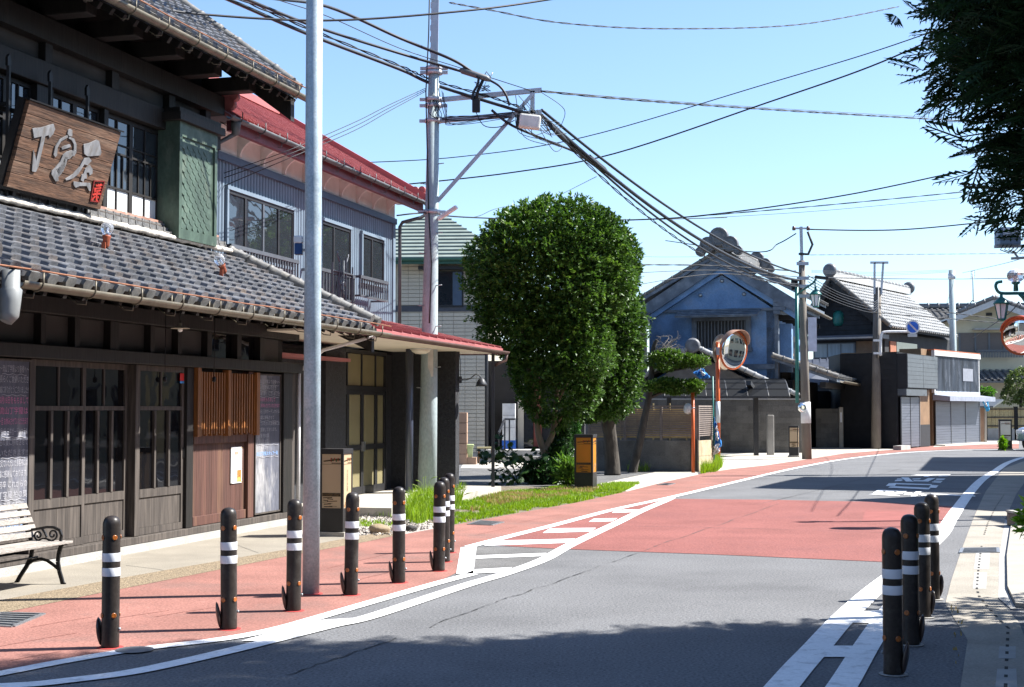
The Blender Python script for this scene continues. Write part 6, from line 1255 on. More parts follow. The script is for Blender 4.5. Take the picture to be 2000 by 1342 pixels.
for F_, a, c in ((WF, -.25, wl), (WF2, 0.02, 1.45)):
    L = c-a; npst = 3 if L > 2 else 1
    for k in range(npst+1): u = a+(L-.06)*k/npst; fpart('post', F_, slm, t, [(u, u+.06, -.1, -.04, .762, 1.60)])
    for k in range(14): z = .87+k*.051; fpart('slat', F_, slm, t, [(a, c, -.038, -.022, z, z+.028)])
    if F_ is WF:
        for k in range(5): z = .82+.145*k; fpart('bamboo_strip', F_, bam, t, [(a+.02, c-.02, -.135, -.115, z, z+.138)])
        for k in range(6): u = a+.4+k*.42; fpart('bamboo_upright', F_, bam, t, [(u, u+.035, -.11, -.09, .765, 1.68)])
    fpart('top_rail', F_, slm, t, [(a, c, -.045, -.015, 1.585, 1.625)])
t = thing('dark_gate_post', 'dark square post at the low wall corner', 'post', WF.P(wl-.14, .1)); fpart('post', WF, barkd, t, [(wl-.2, wl-.01, .004, .06, 0, .80)], bevel=.006)
orange = mat('orange_pole', (.52, .10, .02), rough=.45, var=.1, wear=(.40, .12, .05), wscale=8, wamt=.4)
c = AT(1354, 922, 34.4); c.z = 0; t = thing('orange_post', 'thin orange post in front of the slat fence corner', 'post', c); b = MB(); b.tube([c, c+Vector((0, 0, 1.93))], .042, 12); b.build('shaft', orange, t); b = MB(); b.lathe([(.044, 1.93), (.03, 1.95)], 12, Matrix.Translation(c)); b.build('cap', orange, t)
b = MB(); b.lathe([(.05, .0), (.05, .03)], 12, Matrix.Translation(c+Vector((0, 0, 1.55)))); b.build('strap', steel, t); t2 = thing('plastic_bag', 'crumpled grey plastic bag tied at the orange post', 'bag', AT(1344, 798, 34.5)); rb_ = MB(); q = AT(1344, 798, 34.45); rb_.lathe([(.04, -.13), (.1, -.08), (.11, .02), (.09, .10), (.03, .12)], 9, Matrix.Translation(q) @ Matrix.Rotation(.3, 4, 'Y')); rb_.build('bag', mat('grey_plastic', (.5, .5, .49), rough=.3, var=.4, scale=25, stretch=(1, 1, .4), bump=1, bscale=18), t2)
# convex mirror on an orange pole
def convex_mirror(t, c, R, aim, back, hood=True, hc=None):
    z_ = Vector(aim).normalized(); x = Vector((0, 0, 1)).cross(z_).normalized(); y = z_.cross(x); M = Matrix(((x.x, y.x, z_.x, c.x), (x.y, y.y, z_.y, c.y), (x.z, y.z, z_.z, c.z), (0, 0, 0, 1)))
    b = MB(); b.lathe([(R*.96, .0)]+[(R*.96*math.cos(a), R*.16*math.sin(a)+.001) for a in [pi/2*k/8 for k in range(1, 8)]]+[(.002, R*.16)], 32, M); b.build('mirror_face', mat('convex_mirror', (.86, .88, .86), rough=.03, metal=1, var=.02), t)
    b = MB(); b.lathe([(R*.965, .012), (R, .03), (R*1.02, .01), (R*1.01, -.04), (R*.8, -.09), (.05, -.11)], 32, M); b.build('rim', orange, t)
    b = MB(); n = 20; V = []
    for k in range(n+1):
        a = pi*.08+pi*.84*k/n; e = .21*R*2*math.sin((a-pi*.08)/.84)**.6+.02
        for (rr_, zz_) in ((R*1.05, -.03), (R*1.07, e)): V.append(M @ Vector((rr_*math.cos(a), rr_*math.sin(a), zz_)))
    b.add(V, [(2*i, 2*i+2, 2*i+3, 2*i+1) for i in range(n)], True); o = b.build('hood', hc or orange, t); sd = o.modifiers.new('s', 'SOLIDIFY'); sd.thickness = .012
MY = 40.0; c = AT(1403, 905, MY); c.z = 0; t = thing('traffic_mirror', 'round convex traffic mirror on an orange pole behind the slat fence', 'traffic mirror', c); pt = AT(1405, 668, MY)
b = MB(); b.tube([c, Vector((c.x, c.y, pt.z))], .06, 14); b.build('pole', orange, t); b = MB(); b.tube([c+Vector((0, 0, 1.15)), c+Vector((0, 0, 1.75))], .0615, 14); b.build('white_sleeve', mat('white_plastic', (1, 1, 1)), t)
mc = AT(1433, 684, MY-.25); b = MB(); b.bar(Vector((c.x-.08, c.y, mc.z-.02)), mc+Vector((-.1, .1, -.02)), .1, .22); b.build('bracket', stl, t); convex_mirror(t, mc, .545, (.62, -.74, -.10), None, hc=mat('weathered_hood', (.30, .17, .12), rough=.8, var=.3, scale=6))
b = MB(); mc2 = AT(1412, 688, MY+.3); Mx = Matrix.Translation(mc2) @ Matrix.Rotation(pi/2-.1, 4, 'X') @ Matrix.Rotation(.9, 4, 'Y'); b.lathe([(.5, .03), (.52, 0), (.5, -.05), (.2, -.1)], 24, Mx); b.build('rear_mirror_shell', mat('weathered_mirror_back', (.20, .16, .11), rough=.7, var=.3), t)
# green rod with torn blue banner
GY = 36.1; c = AT(1395, 918, GY); c.z = 0; t = thing('green_rod', 'thin green rod at the slat fence end holding a torn banner', 'rod', c); b = MB(); b.tube([c, Vector((AT(1392, 735, GY).x, GY, AT(1392, 735, GY).z))], .019, 8); b.build('rod', mat('green_rod', (.02, .17, .14), rough=.4), t)
blu = mat('blue_banner', (.02, .17, .48), rough=.7, var=.2, scale=6); whc = mat('white_banner', (.7, .72, .74), rough=.8, var=.15)
def rag(name, parent, outl, Y, m, amp=.05):
    b = MB(); n = 9; L_, R_ = outl; V = []
    for i in range(n+1):
        t_ = i/n; a = AT(*[L_[0][k]+(L_[1][k]-L_[0][k])*t_ for k in (0, 1)], Y); e = AT(*[R_[0][k]+(R_[1][k]-R_[0][k])*t_ for k in (0, 1)], Y)
        for j in range(6): s_ = j/5; p = a.lerp(e, s_); p.y += amp*math.sin(i*1.3+j*1.9); p.x += .015*math.sin(i*2.1+j); V.append(p)
    b.add(V, [(i*6+j, i*6+j+1, (i+1)*6+j+1, (i+1)*6+j) for i in range(n) for j in range(5)], True); o = b.build(name, m, parent); sd = o.modifiers.new('s', 'SOLIDIFY'); sd.thickness = .004; return o
t = thing('torn_banner', 'torn blue and white banner hanging on the thin green rod', 'banner', AT(1400, 860, GY)); rag('blue_cloth', t, (((1394, 812), (1396, 878)), ((1397, 822), (1411, 872))), GY-.03, blu); rag('white_cloth', t, (((1395, 868), (1393, 888)), ((1404, 866), (1405, 884))), GY-.06, whc); rag('white_fringe', t, (((1398, 830), (1398, 860)), ((1401, 835), (1403, 862))), GY-.08, whc)
t = thing('blue_tarp', 'scrap of blue sheet caught at the top of the green rod', 'cloth', AT(1370, 735, GY)); rag('cloth', t, (((1353, 727), (1366, 740)), ((1372, 719), (1389, 739))), GY+.1, blu, .1); rag('pale_streak', t, (((1366, 722), (1372, 734)), ((1369, 720), (1378, 733))), GY+.0, whc)
# ================================================================ carport and tall block wall before the dark storehouse
CF = Fr((AT(1255, 886, 50).x, 50.2), (1, -.07)); uC = lambda x: CF.U(x, 0, 800); zC = lambda y: CF.pix(1420, y)[1]
t = thing('tall_block_wall', 'tall grey concrete block wall behind the carport', 'wall', CF.P(3, 0)); block_wall(t, CF, uC(1262), uC(1570), zC(781), .42, .205, blkm)
fpart('cap', CF, concg, t, [(uC(1262), uC(1570), -.16, .03, zC(781), zC(781)+.05)])
t = thing('carport', 'dark carport with curved smoked roof before the block wall', 'carport', AT(1474, 888, 47)); cpd = mat('carport_frame', (.03, .03, .032), rough=.5); smk = mat('smoked_panel', (.008, .0085, .009), rough=.6, spec=.12)
YC = 47.0; c = AT(1477, 888, YC); c.z = 0; pz = AT(1477, 765, YC).z; b = MB(); b.bar(c, Vector((c.x, c.y, pz)), .17, .14); b.build('post', cpd, t); c2 = AT(1307, 888, YC); c2.z = 0; b = MB(); b.bar(c2, Vector((c2.x, c2.y, pz)), .17, .14); b.build('post', cpd, t)
b = MB(); b.bar(Vector((c.x, YC, pz-.03)), AT(1462, 748, YC-.9), .16, .14); b.build('bracket_arm', cpd, t)
roofp = lambda s_, w_: AT(1300+(1528-1300)*s_, 0, YC)
xa, xb = AT(1290, 760, YC).x, AT(1528, 760, YC).x; zlo, zhi = AT(1400, 777, YC).z, AT(1400, 741, YC).z
for k in range(7):
    x = xa+(xb-xa)*k/6; b = MB(); pts = [Vector((x+.5*(1-math.cos(a))*0+.25*i/8, YC-1.2+2.6*i/8, zlo+(zhi-zlo)*math.sin(pi/2*min(1, i/6)))) for i, a in [(i, i) for i in range(9)]]; b.tube(pts, .035, 6); b.build('roof_rib', cpd, t)
for i in range(5):
    i0, i1 = i*8/5, (i+1)*8/5; P4 = []
    for (xx, ii) in ((xa, i0), (xb, i0), (xb, i1), (xa, i1)): P4.append(Vector((xx+.25*ii/8, YC-1.2+2.6*ii/8, zlo+(zhi-zlo)*math.sin(pi/2*min(1, ii/6))+.02)))
    b = MB(); b.hexa(P4+[p+Vector((0, 0, .012)) for p in P4]); b.build('roof_panel', smk, t); b = MB(); b.bar(P4[0], P4[1], .05, .05); b.build('roof_rail', cpd, t)
c = AT(1505, 890, 47.6); c.z = 0; t = thing('concrete_stake', 'square concrete stake in front of the tall block wall', 'post', c); b = MB(); b.box(-.11, .11, -.1, .1, 0, 1.33, Matrix.Translation(c)); b.build('shaft', concg, t, bevel=.02); b = MB(); b.box(-.09, .09, -.08, .08, 1.33, 1.36, Matrix.Translation(c)); b.build('top', concg, t)
# ================================================================ dark storehouse (gable to the street)
KD = Vector((.36, 1.0)).normalized(); KF = Fr((AT(1267, 700, 53.8).x, 53.8), (KD.y, -KD.x))      # u to the right along the gable, v towards us
kura = thing('plaster_storehouse', 'dark plastered storehouse in skylight blue with gable and big ridge tiles', 'storehouse', KF.P(2.4, -3)); kpl = mat('skylit_blue_plaster', (.13, .23, .39), rough=.75, var=.3, scale=1.6, fine=.12, fscale=20, bump=.15, bscale=8, wear=(.17, .21, .27), wscale=1.6, wamt=.7); kpd = mat('dark_plaster_trim', (.10, .125, .16), rough=.6, var=.3, scale=3, wear=(.20, .22, .25), wscale=3, wamt=.6)  # plaster colour takes in the blue skylight on the shaded wall
uK = lambda x: KF.U(x, 0, 650); zK = lambda y, x=1400: KF.pix(x, y)[1]; k0, k1 = uK(1268), uK(1513); kc = uK(1411); KL = 7.0; ze, zp = zK(607), zK(538)
b = MB(); prof = [KF.P(k0, 0, 0), KF.P(k1, 0, 0), KF.P(k1, 0, ze), KF.P(kc, 0, zp), KF.P(k0, 0, ze)]; b.prism(prof, KF.P(0, -KL)-KF.P(0, 0)); b.build('wall', kpl, kura)
fpart('ledge', KF, kpd, kura, [(uK(1295), uK(1520), 0, .12, zK(609), zK(604))])
# stepped gable band under the roof
for (d0, d1, vv_) in ((.0, .42, .32), (.42, .60, .22)):
    for s_ in (-1, 1):
        ue = uK(1556) if s_ > 0 else uK(1258); zr_, zl = zK(497), zK(608 if s_ > 0 else 614)
        b = MB(); P4 = [KF.P(kc, 0, zr_-d0*1.2), KF.P(ue, 0, zl-d0*1.2+.35), KF.P(ue, 0, zl-d1*1.2+.35), KF.P(kc, 0, zr_-d1*1.2)]
        if s_ < 0: P4 = P4[::-1]
        b.prism(P4, KF.P(0, vv_)-KF.P(0, 0)); b.build('gable_band', kpd if d0 == 0 else kpl, kura)
for (x, y) in ((1411, 549), (1369, 576), (1454, 576)):
    b = MB(); b.lathe([(.07, 0), (.07, .05), (.03, .07)], 10, KF.mat(uK(x), .0, zK(y)) @ Matrix.Rotation(pi/2, 4, 'X')); b.build('iron_stud', steel, kura)
zr_ = zK(500); 
def kslope(s_, z_e, ue):
    a = KF.P(kc, .42, zr_); e = KF.P(ue, .42, z_e); return a, e
for s_ in (-1, 1):
    ue = uK(1562) if s_ > 0 else uK(1250); z_e = zK(600 if s_ > 0 else 612)+.38
    a, e = kslope(s_, z_e, ue); back = KF.P(0, -KL-.8)-KF.P(0, 0); b = MB(); nn_ = Vector((0, 0, .12)); P4 = [e, a, a+back, e+back]
    b.hexa(P4+[p+nn_ for p in P4]); rp = b.build('roof', kpd, kura)
    slope = (a-e); L = slope.length; ud = back.normalized() if s_ > 0 else -back.normalized(); p0 = e+nn_ if s_ > 0 else e+nn_+back
    b = MB(); tile_field(b, roofM(p0+(slope.normalized()*-.1), ud, slope), int(back.length/.30), int(L/.26), .30, .26, r=.07, th=.045, lift=.045); b.build('roof_tiles', tilew, rp, kind='stuff')
    ridge_run(rp, e+nn_+Vector((0, 0, .06))+KF.P(0, -.1)-KF.P(0, 0), a+nn_+Vector((0, 0, .06))+KF.P(0, -.1)-KF.P(0, 0), .10, .4, tilew, 'verge_tile')
b = MB(); ra_ = KF.P(kc, .45, zr_+.15); back = KF.P(0, -KL-.9)-KF.P(0, 0); b.bar(ra_+Vector((0, 0, .10)), ra_+back+Vector((0, 0, .10)), .32, .34); b.build('ridge_course', tilew, kura)
ridge_run(kura, ra_+Vector((0, 0, .30)), ra_+back+Vector((0, 0, .30)), .13, .5, tilew)
otile = mat('ornament_tile', (.12, .125, .135), rough=.5, var=.3, scale=6, bump=.6, bscale=9)
for (vo, s_) in ((.5, 1.0), (-KL-.4, .85)):
    for (du, dz, r) in ((0, .20, .36), (-.42, -.08, .30), (.42, -.08, .30), (.70, -.32, .18), (-.70, -.32, .18)):
        M = KF.mat(kc+du*s_, vo, zr_+.45+dz*s_) @ Matrix.Rotation(pi/2, 4, 'X'); r *= s_; b = MB(); b.lathe([(r*.86, -.22), (r, -.14), (r, .10), (r*.86, .16), (r*.74, .10), (r*.55, .17), (r*.2, .13)], 18, M); b.build('ridge_end_tile', otile, kura)
# barred window with pent hood
w0, w1 = uK(1362), uK(1458); zw0, zw1 = zK(680), zK(627)
s_ = fpart('window', KF, kpd, kura, [(w0-.18, w0, 0, .14, zw0, zw1), (w1, w1+.18, 0, .14, zw0, zw1), (w0-.18, w1+.18, 0, .14, zw1, zw1+.14), (w0-.22, w1+.22, 0, .2, zw0-.14, zw0)]); fpart('dark_opening', KF, blk, s_, [(w0, w1, .003, .02, zw0, zw1)])
for k in range(15): u = w0+.04+(w1-w0-.1)*k/14; fpart('window_bar', KF, alum, s_, [(u, u+.035, .04, .075, zw0+.001, zw1-.001)])
b = MB(); h0, h1 = uK(1328), uK(1487); b.hexa([KF.P(h0, .85, zK(622)), KF.P(h1, .85, zK(622)), KF.P(h1, .02, zK(606)), KF.P(h0, .02, zK(606)), KF.P(h0, .85, zK(622)+.05), KF.P(h1, .85, zK(622)+.05), KF.P(h1, .02, zK(606)+.05), KF.P(h0, .02, zK(606)+.05)]); hd = b.build('window_hood', kpd, kura)
for k in range(4): f_ = k/4; b = MB(); b.bar(KF.P(h0, .85-.83*f_, zK(622)+.07+(zK(606)-zK(622))*f_), KF.P(h1, .85-.83*f_, zK(622)+.07+(zK(606)-zK(622))*f_), .05, .03); b.build('hood_board', kpd, hd)
fpart('lower_band', KF, kpd, kura, [(k0, k1+.02, 0, .06, zK(722), zK(712))])
# side facing the street
KS = Fr((KF.P(k1, 0).x, KF.P(k1, 0).y), (KD.x, KD.y)); fpart('side_boards', KS, woodg, kura, [(1.2, 3.4, .002, .06, 2.6, 4.6)]); fpart('side_window', KS, blk, kura, [(3.8, 5.6, .002, .05, 3.0, 4.4)]); fpart('side_post', KS, kpd, kura, [(.0, .35, -.3, .12, 0, 5.2)]); fpart('shutter_leaf', KS, kpl, kura, [(.75, 1.1, .002, .5, 2.9, 4.7)])
for k in range(4): fpart('eave_step', KS, kpd, kura, [(-.3, KL+.4, .0, .25+.2*k, 5.0+.14*k, 5.13+.14*k)])
for k in range(9): fpart('eave_bracket', KS, woodb, kura, [(.2+.8*k, .34+.8*k, 0, .75, 4.82, 4.99)])
b = MB(); half_gutter(b, KS.P(-.5, 1.05, 5.35), KS.P(KL+.6, 1.05, 5.3), .09); b.build('gutter', gutm, kura)
t = thing('hanging_ornament', 'gilded carved ornament on the storehouse side wall', 'ornament', KS.P(2.6, .1, 3.4)); b = MB(); b.lathe([(.03, -.55), (.12, -.4), (.07, -.2), (.16, 0), (.08, .25), (.11, .4), (.03, .6)], 10, Matrix.Translation(KS.P(2.6, .14, 3.6))); b.build('carving', mat('gilt', (.55, .33, .12), rough=.4, metal=.6, var=.3), t); b = MB(); b.tube([KS.P(2.6, .14, 4.2), KS.P(2.6, .06, 4.4)], .01, 5); b.build('hook', iron, t)
# pent roof along the street side
b = MB(); ps, pe_ = -.6, KL; b.hexa([KS.P(ps, 2.3, 1.95+.55), KS.P(pe_, 2.3, 2.5), KS.P(pe_, 0, 3.3), KS.P(ps, 0, 3.3), KS.P(ps, 2.3, 2.62), KS.P(pe_, 2.3, 2.62), KS.P(pe_, 0, 3.42), KS.P(ps, 0, 3.42)]); pr_ = b.build('pent_roof', kpd, kura)
sd_ = Vector((-KS.n[0]*2.3, -KS.n[1]*2.3, .8)); b = MB(); tile_field(b, roofM(KS.P(ps, 2.36, 2.62), (KS.d[0], KS.d[1], 0), sd_), 25, 9, .30, .26, r=.07, th=.045, lift=.045); b.build('roof_tiles', tilew, pr_, kind='stuff'); ridge_run(pr_, KS.P(ps-.05, 2.36, 2.7), KS.P(ps-.05, 0, 3.5), .09, .4, tilew, 'verge_tile'); b = MB(); half_gutter(b, KS.P(ps, 2.48, 2.55), KS.P(pe_, 2.48, 2.5), .09); b.build('gutter', gutm, pr_); fpart('pent_beam', KS, woodb, kura, [(ps, pe_, 1.7, 1.9, 2.3, 2.5)])
fpart('street_front', KS, woodb, kura, [(.3, KL, .0, .6, 0, 2.6)]); fpart('entrance_post', KS, woodg, kura, [(.0, .14, 1.1, 1.24, 0, 2.6)])
# tile-roofed outbuilding in front of the gable
OF_ = Fr((AT(1250, 760, 51.6).x, 51.6), (1, -.2)); uO = lambda x: OF_.U(x, 0, 750); zO = lambda y: OF_.pix(1360, y)[1]; out_ = thing('tiled_outbuilding', 'low outbuilding with white-edged tile roof behind the carport', 'outbuilding', OF_.P(2, 0)); oc = uO(1355)
b = MB(); b.prism([OF_.P(uO(1262), 0, 0), OF_.P(uO(1550), 0, 0), OF_.P(uO(1550), 0, zO(784)), OF_.P(oc, 0, zO(690)), OF_.P(uO(1262), 0, zO(760))], OF_.P(0, -1.6)-OF_.P(0, 0)); b.build('wall', mat('grey_beige_wall', (.15, .135, .12), rough=.9, var=.2), out_)
for s_, ue, z_e in ((1, uO(1560), zO(782)), (-1, uO(1240), zO(757))):
    a = OF_.P(oc, .35, zO(684)); e = OF_.P(ue, .35, z_e); back = OF_.P(0, -2.2)-OF_.P(0, 0); P4 = [e, a, a+back, e+back]; b = MB(); b.hexa(P4+[p+Vector((0, 0, .1)) for p in P4]); rp = b.build('roof', woodb, out_); sl_ = a-e
    b = MB(); tile_field(b, roofM((e if s_ > 0 else e+back)+Vector((0, 0, .1)), back if s_ > 0 else -back, sl_), 7, int(sl_.length/.26), .30, .26, r=.07, th=.045, lift=.045); b.build('roof_tiles', tilew, rp, kind='stuff'); ridge_run(rp, e+Vector((0, 0, .17)), a+Vector((0, 0, .17)), .09, .35, mat('pale_verge_tile', (.30, .31, .32), rough=.5, var=.25, scale=5), 'verge_tile')
b = MB(); M = OF_.mat(oc, .4, zO(676)) @ Matrix.Rotation(pi/2, 4, 'X'); b.lathe([(.26, -.1), (.28, .0), (.2, .1), (.1, .06)], 16, M); b.build('ridge_end_tile', otile, out_)
# ================================================================ far pole with lantern
kp_ = G(1576, 897); kt = AT(1566, 505, 43.66); kln = (kt-kp_)/kt.z; wp = mat('weathered_pole', (.16, .14, .12), rough=.85, var=.25, scale=4, stretch=(1, 1, .3))
t = thing('far_utility_pole', 'slim leaning brown utility pole at the storehouse corner', 'utility pole', kp_); kx = lambda z: kp_+kln*z
b = MB(); b.tube([kx(0), kx(3), kx(6.1)], [.15, .125, .10], 14); b.build('shaft', wp, t); b = MB(); b.bar(kx(5.8), kx(7.15), .13, .08); b.build('steel_extension', stl, t); b = MB(); b.bar(kx(7.1)+Vector((-.22, 0, 0)), kx(7.1)+Vector((.22, 0, 0)), .05); b.build('cross_arm', stl, t)
for dx in (-.22, .22): b = MB(); b.lathe([(.05, -.06), (.06, 0), (.04, .07)], 8, Matrix.Translation(kx(7.1)+Vector((dx, 0, 0)))); b.build('insulator', mat('brown_insulator', (.12, .06, .05), rough=.3), t)
b = MB(); b.tube([kx(6.7)+Vector((.2, 0, .3)), kx(6.5)+Vector((.34, 0, .1)), kx(6.3)+Vector((.2, 0, 0)), kx(6.3)+Vector((-.1, -.1, 0))], .04, 6); b.build('cable_loop', cable, t)
for z in (6.0, 5.55, 5.3, 5.0): b = MB(); b.bar(kx(z)+Vector((-.18, -.1, 0)), kx(z)+Vector((.18, -.1, 0)), .07, .1); b.build('clamp', stl, t)
b = MB(); c = kx(5.35)+Vector((-.27, -.1, 0)); b.box(-.09, .1, -.08, .08, -.16, .16, Matrix.Translation(c)); b.build('equipment_box', iron, t, bevel=.02); b = MB(); b.tube([kx(1.1)+Vector((0, 0, 0)), kx(1.75)], .152, 14); b.build('white_sleeve', mat('white_plastic', (1, 1, 1)), t)
b = MB(); b.box(.07, .33, -.04, .0, 3.3, 4.35, Matrix.Translation((kp_.x, kp_.y, 0))); b.build('advert_board', mat('pale_board', (.55, .56, .66), rough=.5), t)
b = MB(); M = Matrix.Translation(AT(1567, 796, 43.4)) @ Matrix.Rotation(pi/2, 4, 'X') @ Matrix.Rotation(.3, 4, 'Y'); b.lathe([(.14, -.05), (.15, 0), (.12, .03), (.05, .05)], 16, M); b.build('small_mirror', mat('convex_mirror', (1, 1, 1)), t)
teal = mat('teal_paint', (.015, .13, .115), rough=.4, var=.1); lglass = mat('lamp_glass', (.70, .72, .74), rough=.3, var=.05)
def hang_lantern(t, c, s_):
    M = Matrix.Translation(c); b = MB(); b.lathe([(.20*s_, 0), (.19*s_, .03*s_), (.11*s_, .12*s_), (.04*s_, .17*s_), (.03*s_, .26*s_)], 16, M); b.build('lamp_hood', teal, t); b = MB(); b.lathe([(.09*s_, -.36*s_), (.16*s_, -.001)], 6, M, smooth=False); b.build('lamp_glass', lglass, t)
    for k in range(6):
        a = pi/3*k; b = MB(); b.bar(c+Vector((math.cos(a)*.165*s_, math.sin(a)*.165*s_, 0)), c+Vector((math.cos(a)*.095*s_, math.sin(a)*.095*s_, -.36*s_)), .02*s_); b.build('lamp_bar', teal, t)
    b = MB(); b.lathe([(.03*s_, -.42*s_), (.10*s_, -.39*s_), (.10*s_, -.361*s_)], 12, M); b.build('lamp_base', teal, t)
t = thing('street_lamp', 'teal street lamp with hanging lantern on a thin pole beside the far pole', 'street lamp', AT(1556, 780, 43.3)); b = MB(); b.tube([AT(1557, 787, 43.35), AT(1556, 560, 43.35)], .055, 10); b.build('pole', teal, t); b = MB(); b.tube([AT(1556, 575, 43.35), AT(1575, 562, 43.2), AT(1588, 553, 43.1), AT(1594, 545, 43.1)], .03, 8); b.build('arm', teal, t); b = MB(); b.bar(AT(1592, 541, 43.1), AT(1617, 544, 43.1), .12, .09); b.build('lamp_head', anb, t); b = MB(); b.tube([AT(1592, 546, 43.1), AT(1592, 568, 43.1)], .02, 6); b.build('drop_rod', teal, t); hang_lantern(t, AT(1593, 576, 43.1), .95)
# ================================================================ dark gabled house behind
H2d = Vector((.55, .835)).normalized(); H2 = Fr((AT(1600, 700, 65.5).x, 65.5), (H2d.y, -H2d.x)); h2 = thing('dark_gabled_house', 'dark weathered house with large sun-bright tiled roof behind the black building', 'house', H2.P(3, -3)); u2 = lambda x: H2.U(x, 0, 650); z2 = lambda y, x=1640: H2.pix(x, y)[1]
bd = mat('black_weathered_boards', (.022, .024, .028), rough=.85, var=.3, scale=3); a0, a1, ac = u2(1588), u2(1745), u2(1634); L2 = 10.5
b = MB(); b.prism([H2.P(a0, 0, 0), H2.P(a1-.4, 0, 0), H2.P(a1-.4, 0, 5.0), H2.P(ac, 0, 7.0), H2.P(a0, 0, 5.2)], H2.P(0, -L2)-H2.P(0, 0)); b.build('wall', bd, h2)
for k in range(9): z = 4.9+.22*k; hw = max(.2, (7.0-z)/2.0); fpart('gable_board', H2, bd, h2, [(max(a0, ac-hw*2.2), min(a1-.4, ac+hw*2.0), .002, .03+.004*(k % 2), z, z+.205)])
zr2 = z2(552, 1634); ze2 = 5.05; tlt = mat('sunlit_roof_tile', (.34, .34, .33), rough=.6, var=.22, scale=5, wear=(.22, .22, .21), wscale=3, wamt=.5)  # paler tile puts the sun's brightness into the right slope's colour
for s_, ue, z_e in ((1, a1+.05, ze2), (-1, u2(1570), 5.0)):
    a = H2.P(ac, .7, zr2); e = H2.P(ue, .7, z_e); back = H2.P(0, -L2)-H2.P(0, 0); P4 = [e, a, a+back, e+back]; b = MB(); b.hexa(P4+[p+Vector((0, 0, .14)) for p in P4]); rp = b.build('roof', bd, h2); sl_ = a-e
    b = MB(); tile_field(b, roofM((e if s_ > 0 else e+back)+Vector((0, 0, .14))-sl_.normalized()*.1, back if s_ > 0 else -back, sl_), int(L2/.32), int(sl_.length/.28), .32, .28, r=.08, th=.05, lift=.05); b.build('roof_tiles', tlt if s_ > 0 else tilew, rp, kind='stuff'); ridge_run(rp, e+Vector((0, 0, .22)), a+Vector((0, 0, .22)), .10, .4, tilew, 'verge_tile')
    b = MB(); b.bar(e+Vector((0, 0, -.1)), a+Vector((0, 0, -.1)), .06, .3); b.build('bargeboard', wood, h2)
b = MB(); q0 = H2.P(ac, .75, zr2+.3); q1 = H2.P(ac, -L2, zr2+.3); b.bar(q0, q1, .3, .32); b.build('ridge_course', tlt, h2); ridge_run(h2, q0+Vector((0, 0, .2)), q1+Vector((0, 0, .2)), .11, .5, tlt)
for v_ in (.8, -L2): b = MB(); b.lathe([(.3, -.12), (.33, 0), (.22, .12), (.1, .08)], 14, H2.mat(ac, v_, zr2+.5) @ Matrix.Rotation(pi/2, 4, 'X')); b.build('ridge_end_tile', otile, h2)
fpart('lower_pent', H2, mat('slate_sheet_roof', (.05, .06, .085), rough=.5, var=.2, scale=3), h2, [(a0, a1-.2, .0, .9, z2(665), z2(657))]); fpart('pale_flashing', H2, concg, h2, [(a0, a1-.2, .9, .94, z2(664), z2(661))])
s_ = fpart('window', H2, alum, h2, [(u2(1590), u2(1672), .02, .1, z2(699), z2(670))])
for k in range(3): u = u2(1592)+(u2(1670)-u2(1592))*k/3; fpart('pane', H2, mat('curtained_glass', (.22, .27, .32), rough=.15, var=.15, scale=9, stretch=(1, 1, .1)), s_, [(u+.03, u+(u2(1670)-u2(1592))/3-.03, .1, .11, z2(697), z2(672))])
fpart('brown_panel', H2, mat('brown_panel', (.16, .11, .075), rough=.8), h2, [(u2(1673), u2(1707), .02, .08, z2(699), z2(668))])
H2S = Fr((H2.P(a1-.4, 0).x, H2.P(a1-.4, 0).y), (H2d.x, H2d.y)); fpart('side_window', H2S, bglass, h2, [(1.5, 4.5, .002, .05, 3.9, 4.6)]); fpart('side_band', H2S, mat('rust_panel', (.30, .12, .07), rough=.8), h2, [(.6, 1.4, .002, .06, 3.9, 4.6)])
b = MB(); q = AT(1638, 622, 65.0); b.lathe([(.18, -.35), (.26, -.2), (.26, .2), (.14, .35)], 12, Matrix.Translation(q)); b.build('teal_vent', teal, h2)
# low sheet roof and block wall between storehouse and black building
t = thing('lean_to_roof', 'grey sheet-metal lean-to roof left of the black building', 'roof', AT(1610, 760, 60)); p = [AT(1575, 745, 59), AT(1643, 765, 59), AT(1643, 700, 63), AT(1575, 702, 63)]; b = MB(); b.hexa([q+Vector((0, 0, -.06)) for q in p]+p); b.build('sheet', mat('slate_sheet_roof', (1, 1, 1)), t)
for k in range(6): f_ = k/5; b = MB(); b.bar(p[0].lerp(p[1], f_)+Vector((0, 0, .03)), p[3].lerp(p[2], f_)+Vector((0, 0, .03)), .05, .04); b.build('seam', mat('slate_sheet_roof', (1, 1, 1)), t)
b = MB(); b.box(p[0].x, p[1].x, 59.2, 62.5, 0, p[0].z-.4); b.build('wall', bd, t)
SW_ = Fr((AT(1594, 874, 56.5).x, 56.5), (1, 0)); t = thing('side_block_wall', 'grey block wall between storehouse and black building', 'wall', SW_.P(.5, 0)); block_wall(t, SW_, 0, AT(1642, 874, 56.5).x-SW_.O[0], 1.55, .42, .2, blkm); fpart('end_post', SW_, concl, t, [(SW_.U(1638), SW_.U(1646), -.1, .06, 0, 1.6)]); fpart('sign_plate', SW_, p_, t, [(SW_.U(1640), SW_.U(1643.5), .06, .07, 1.0, 1.4)])
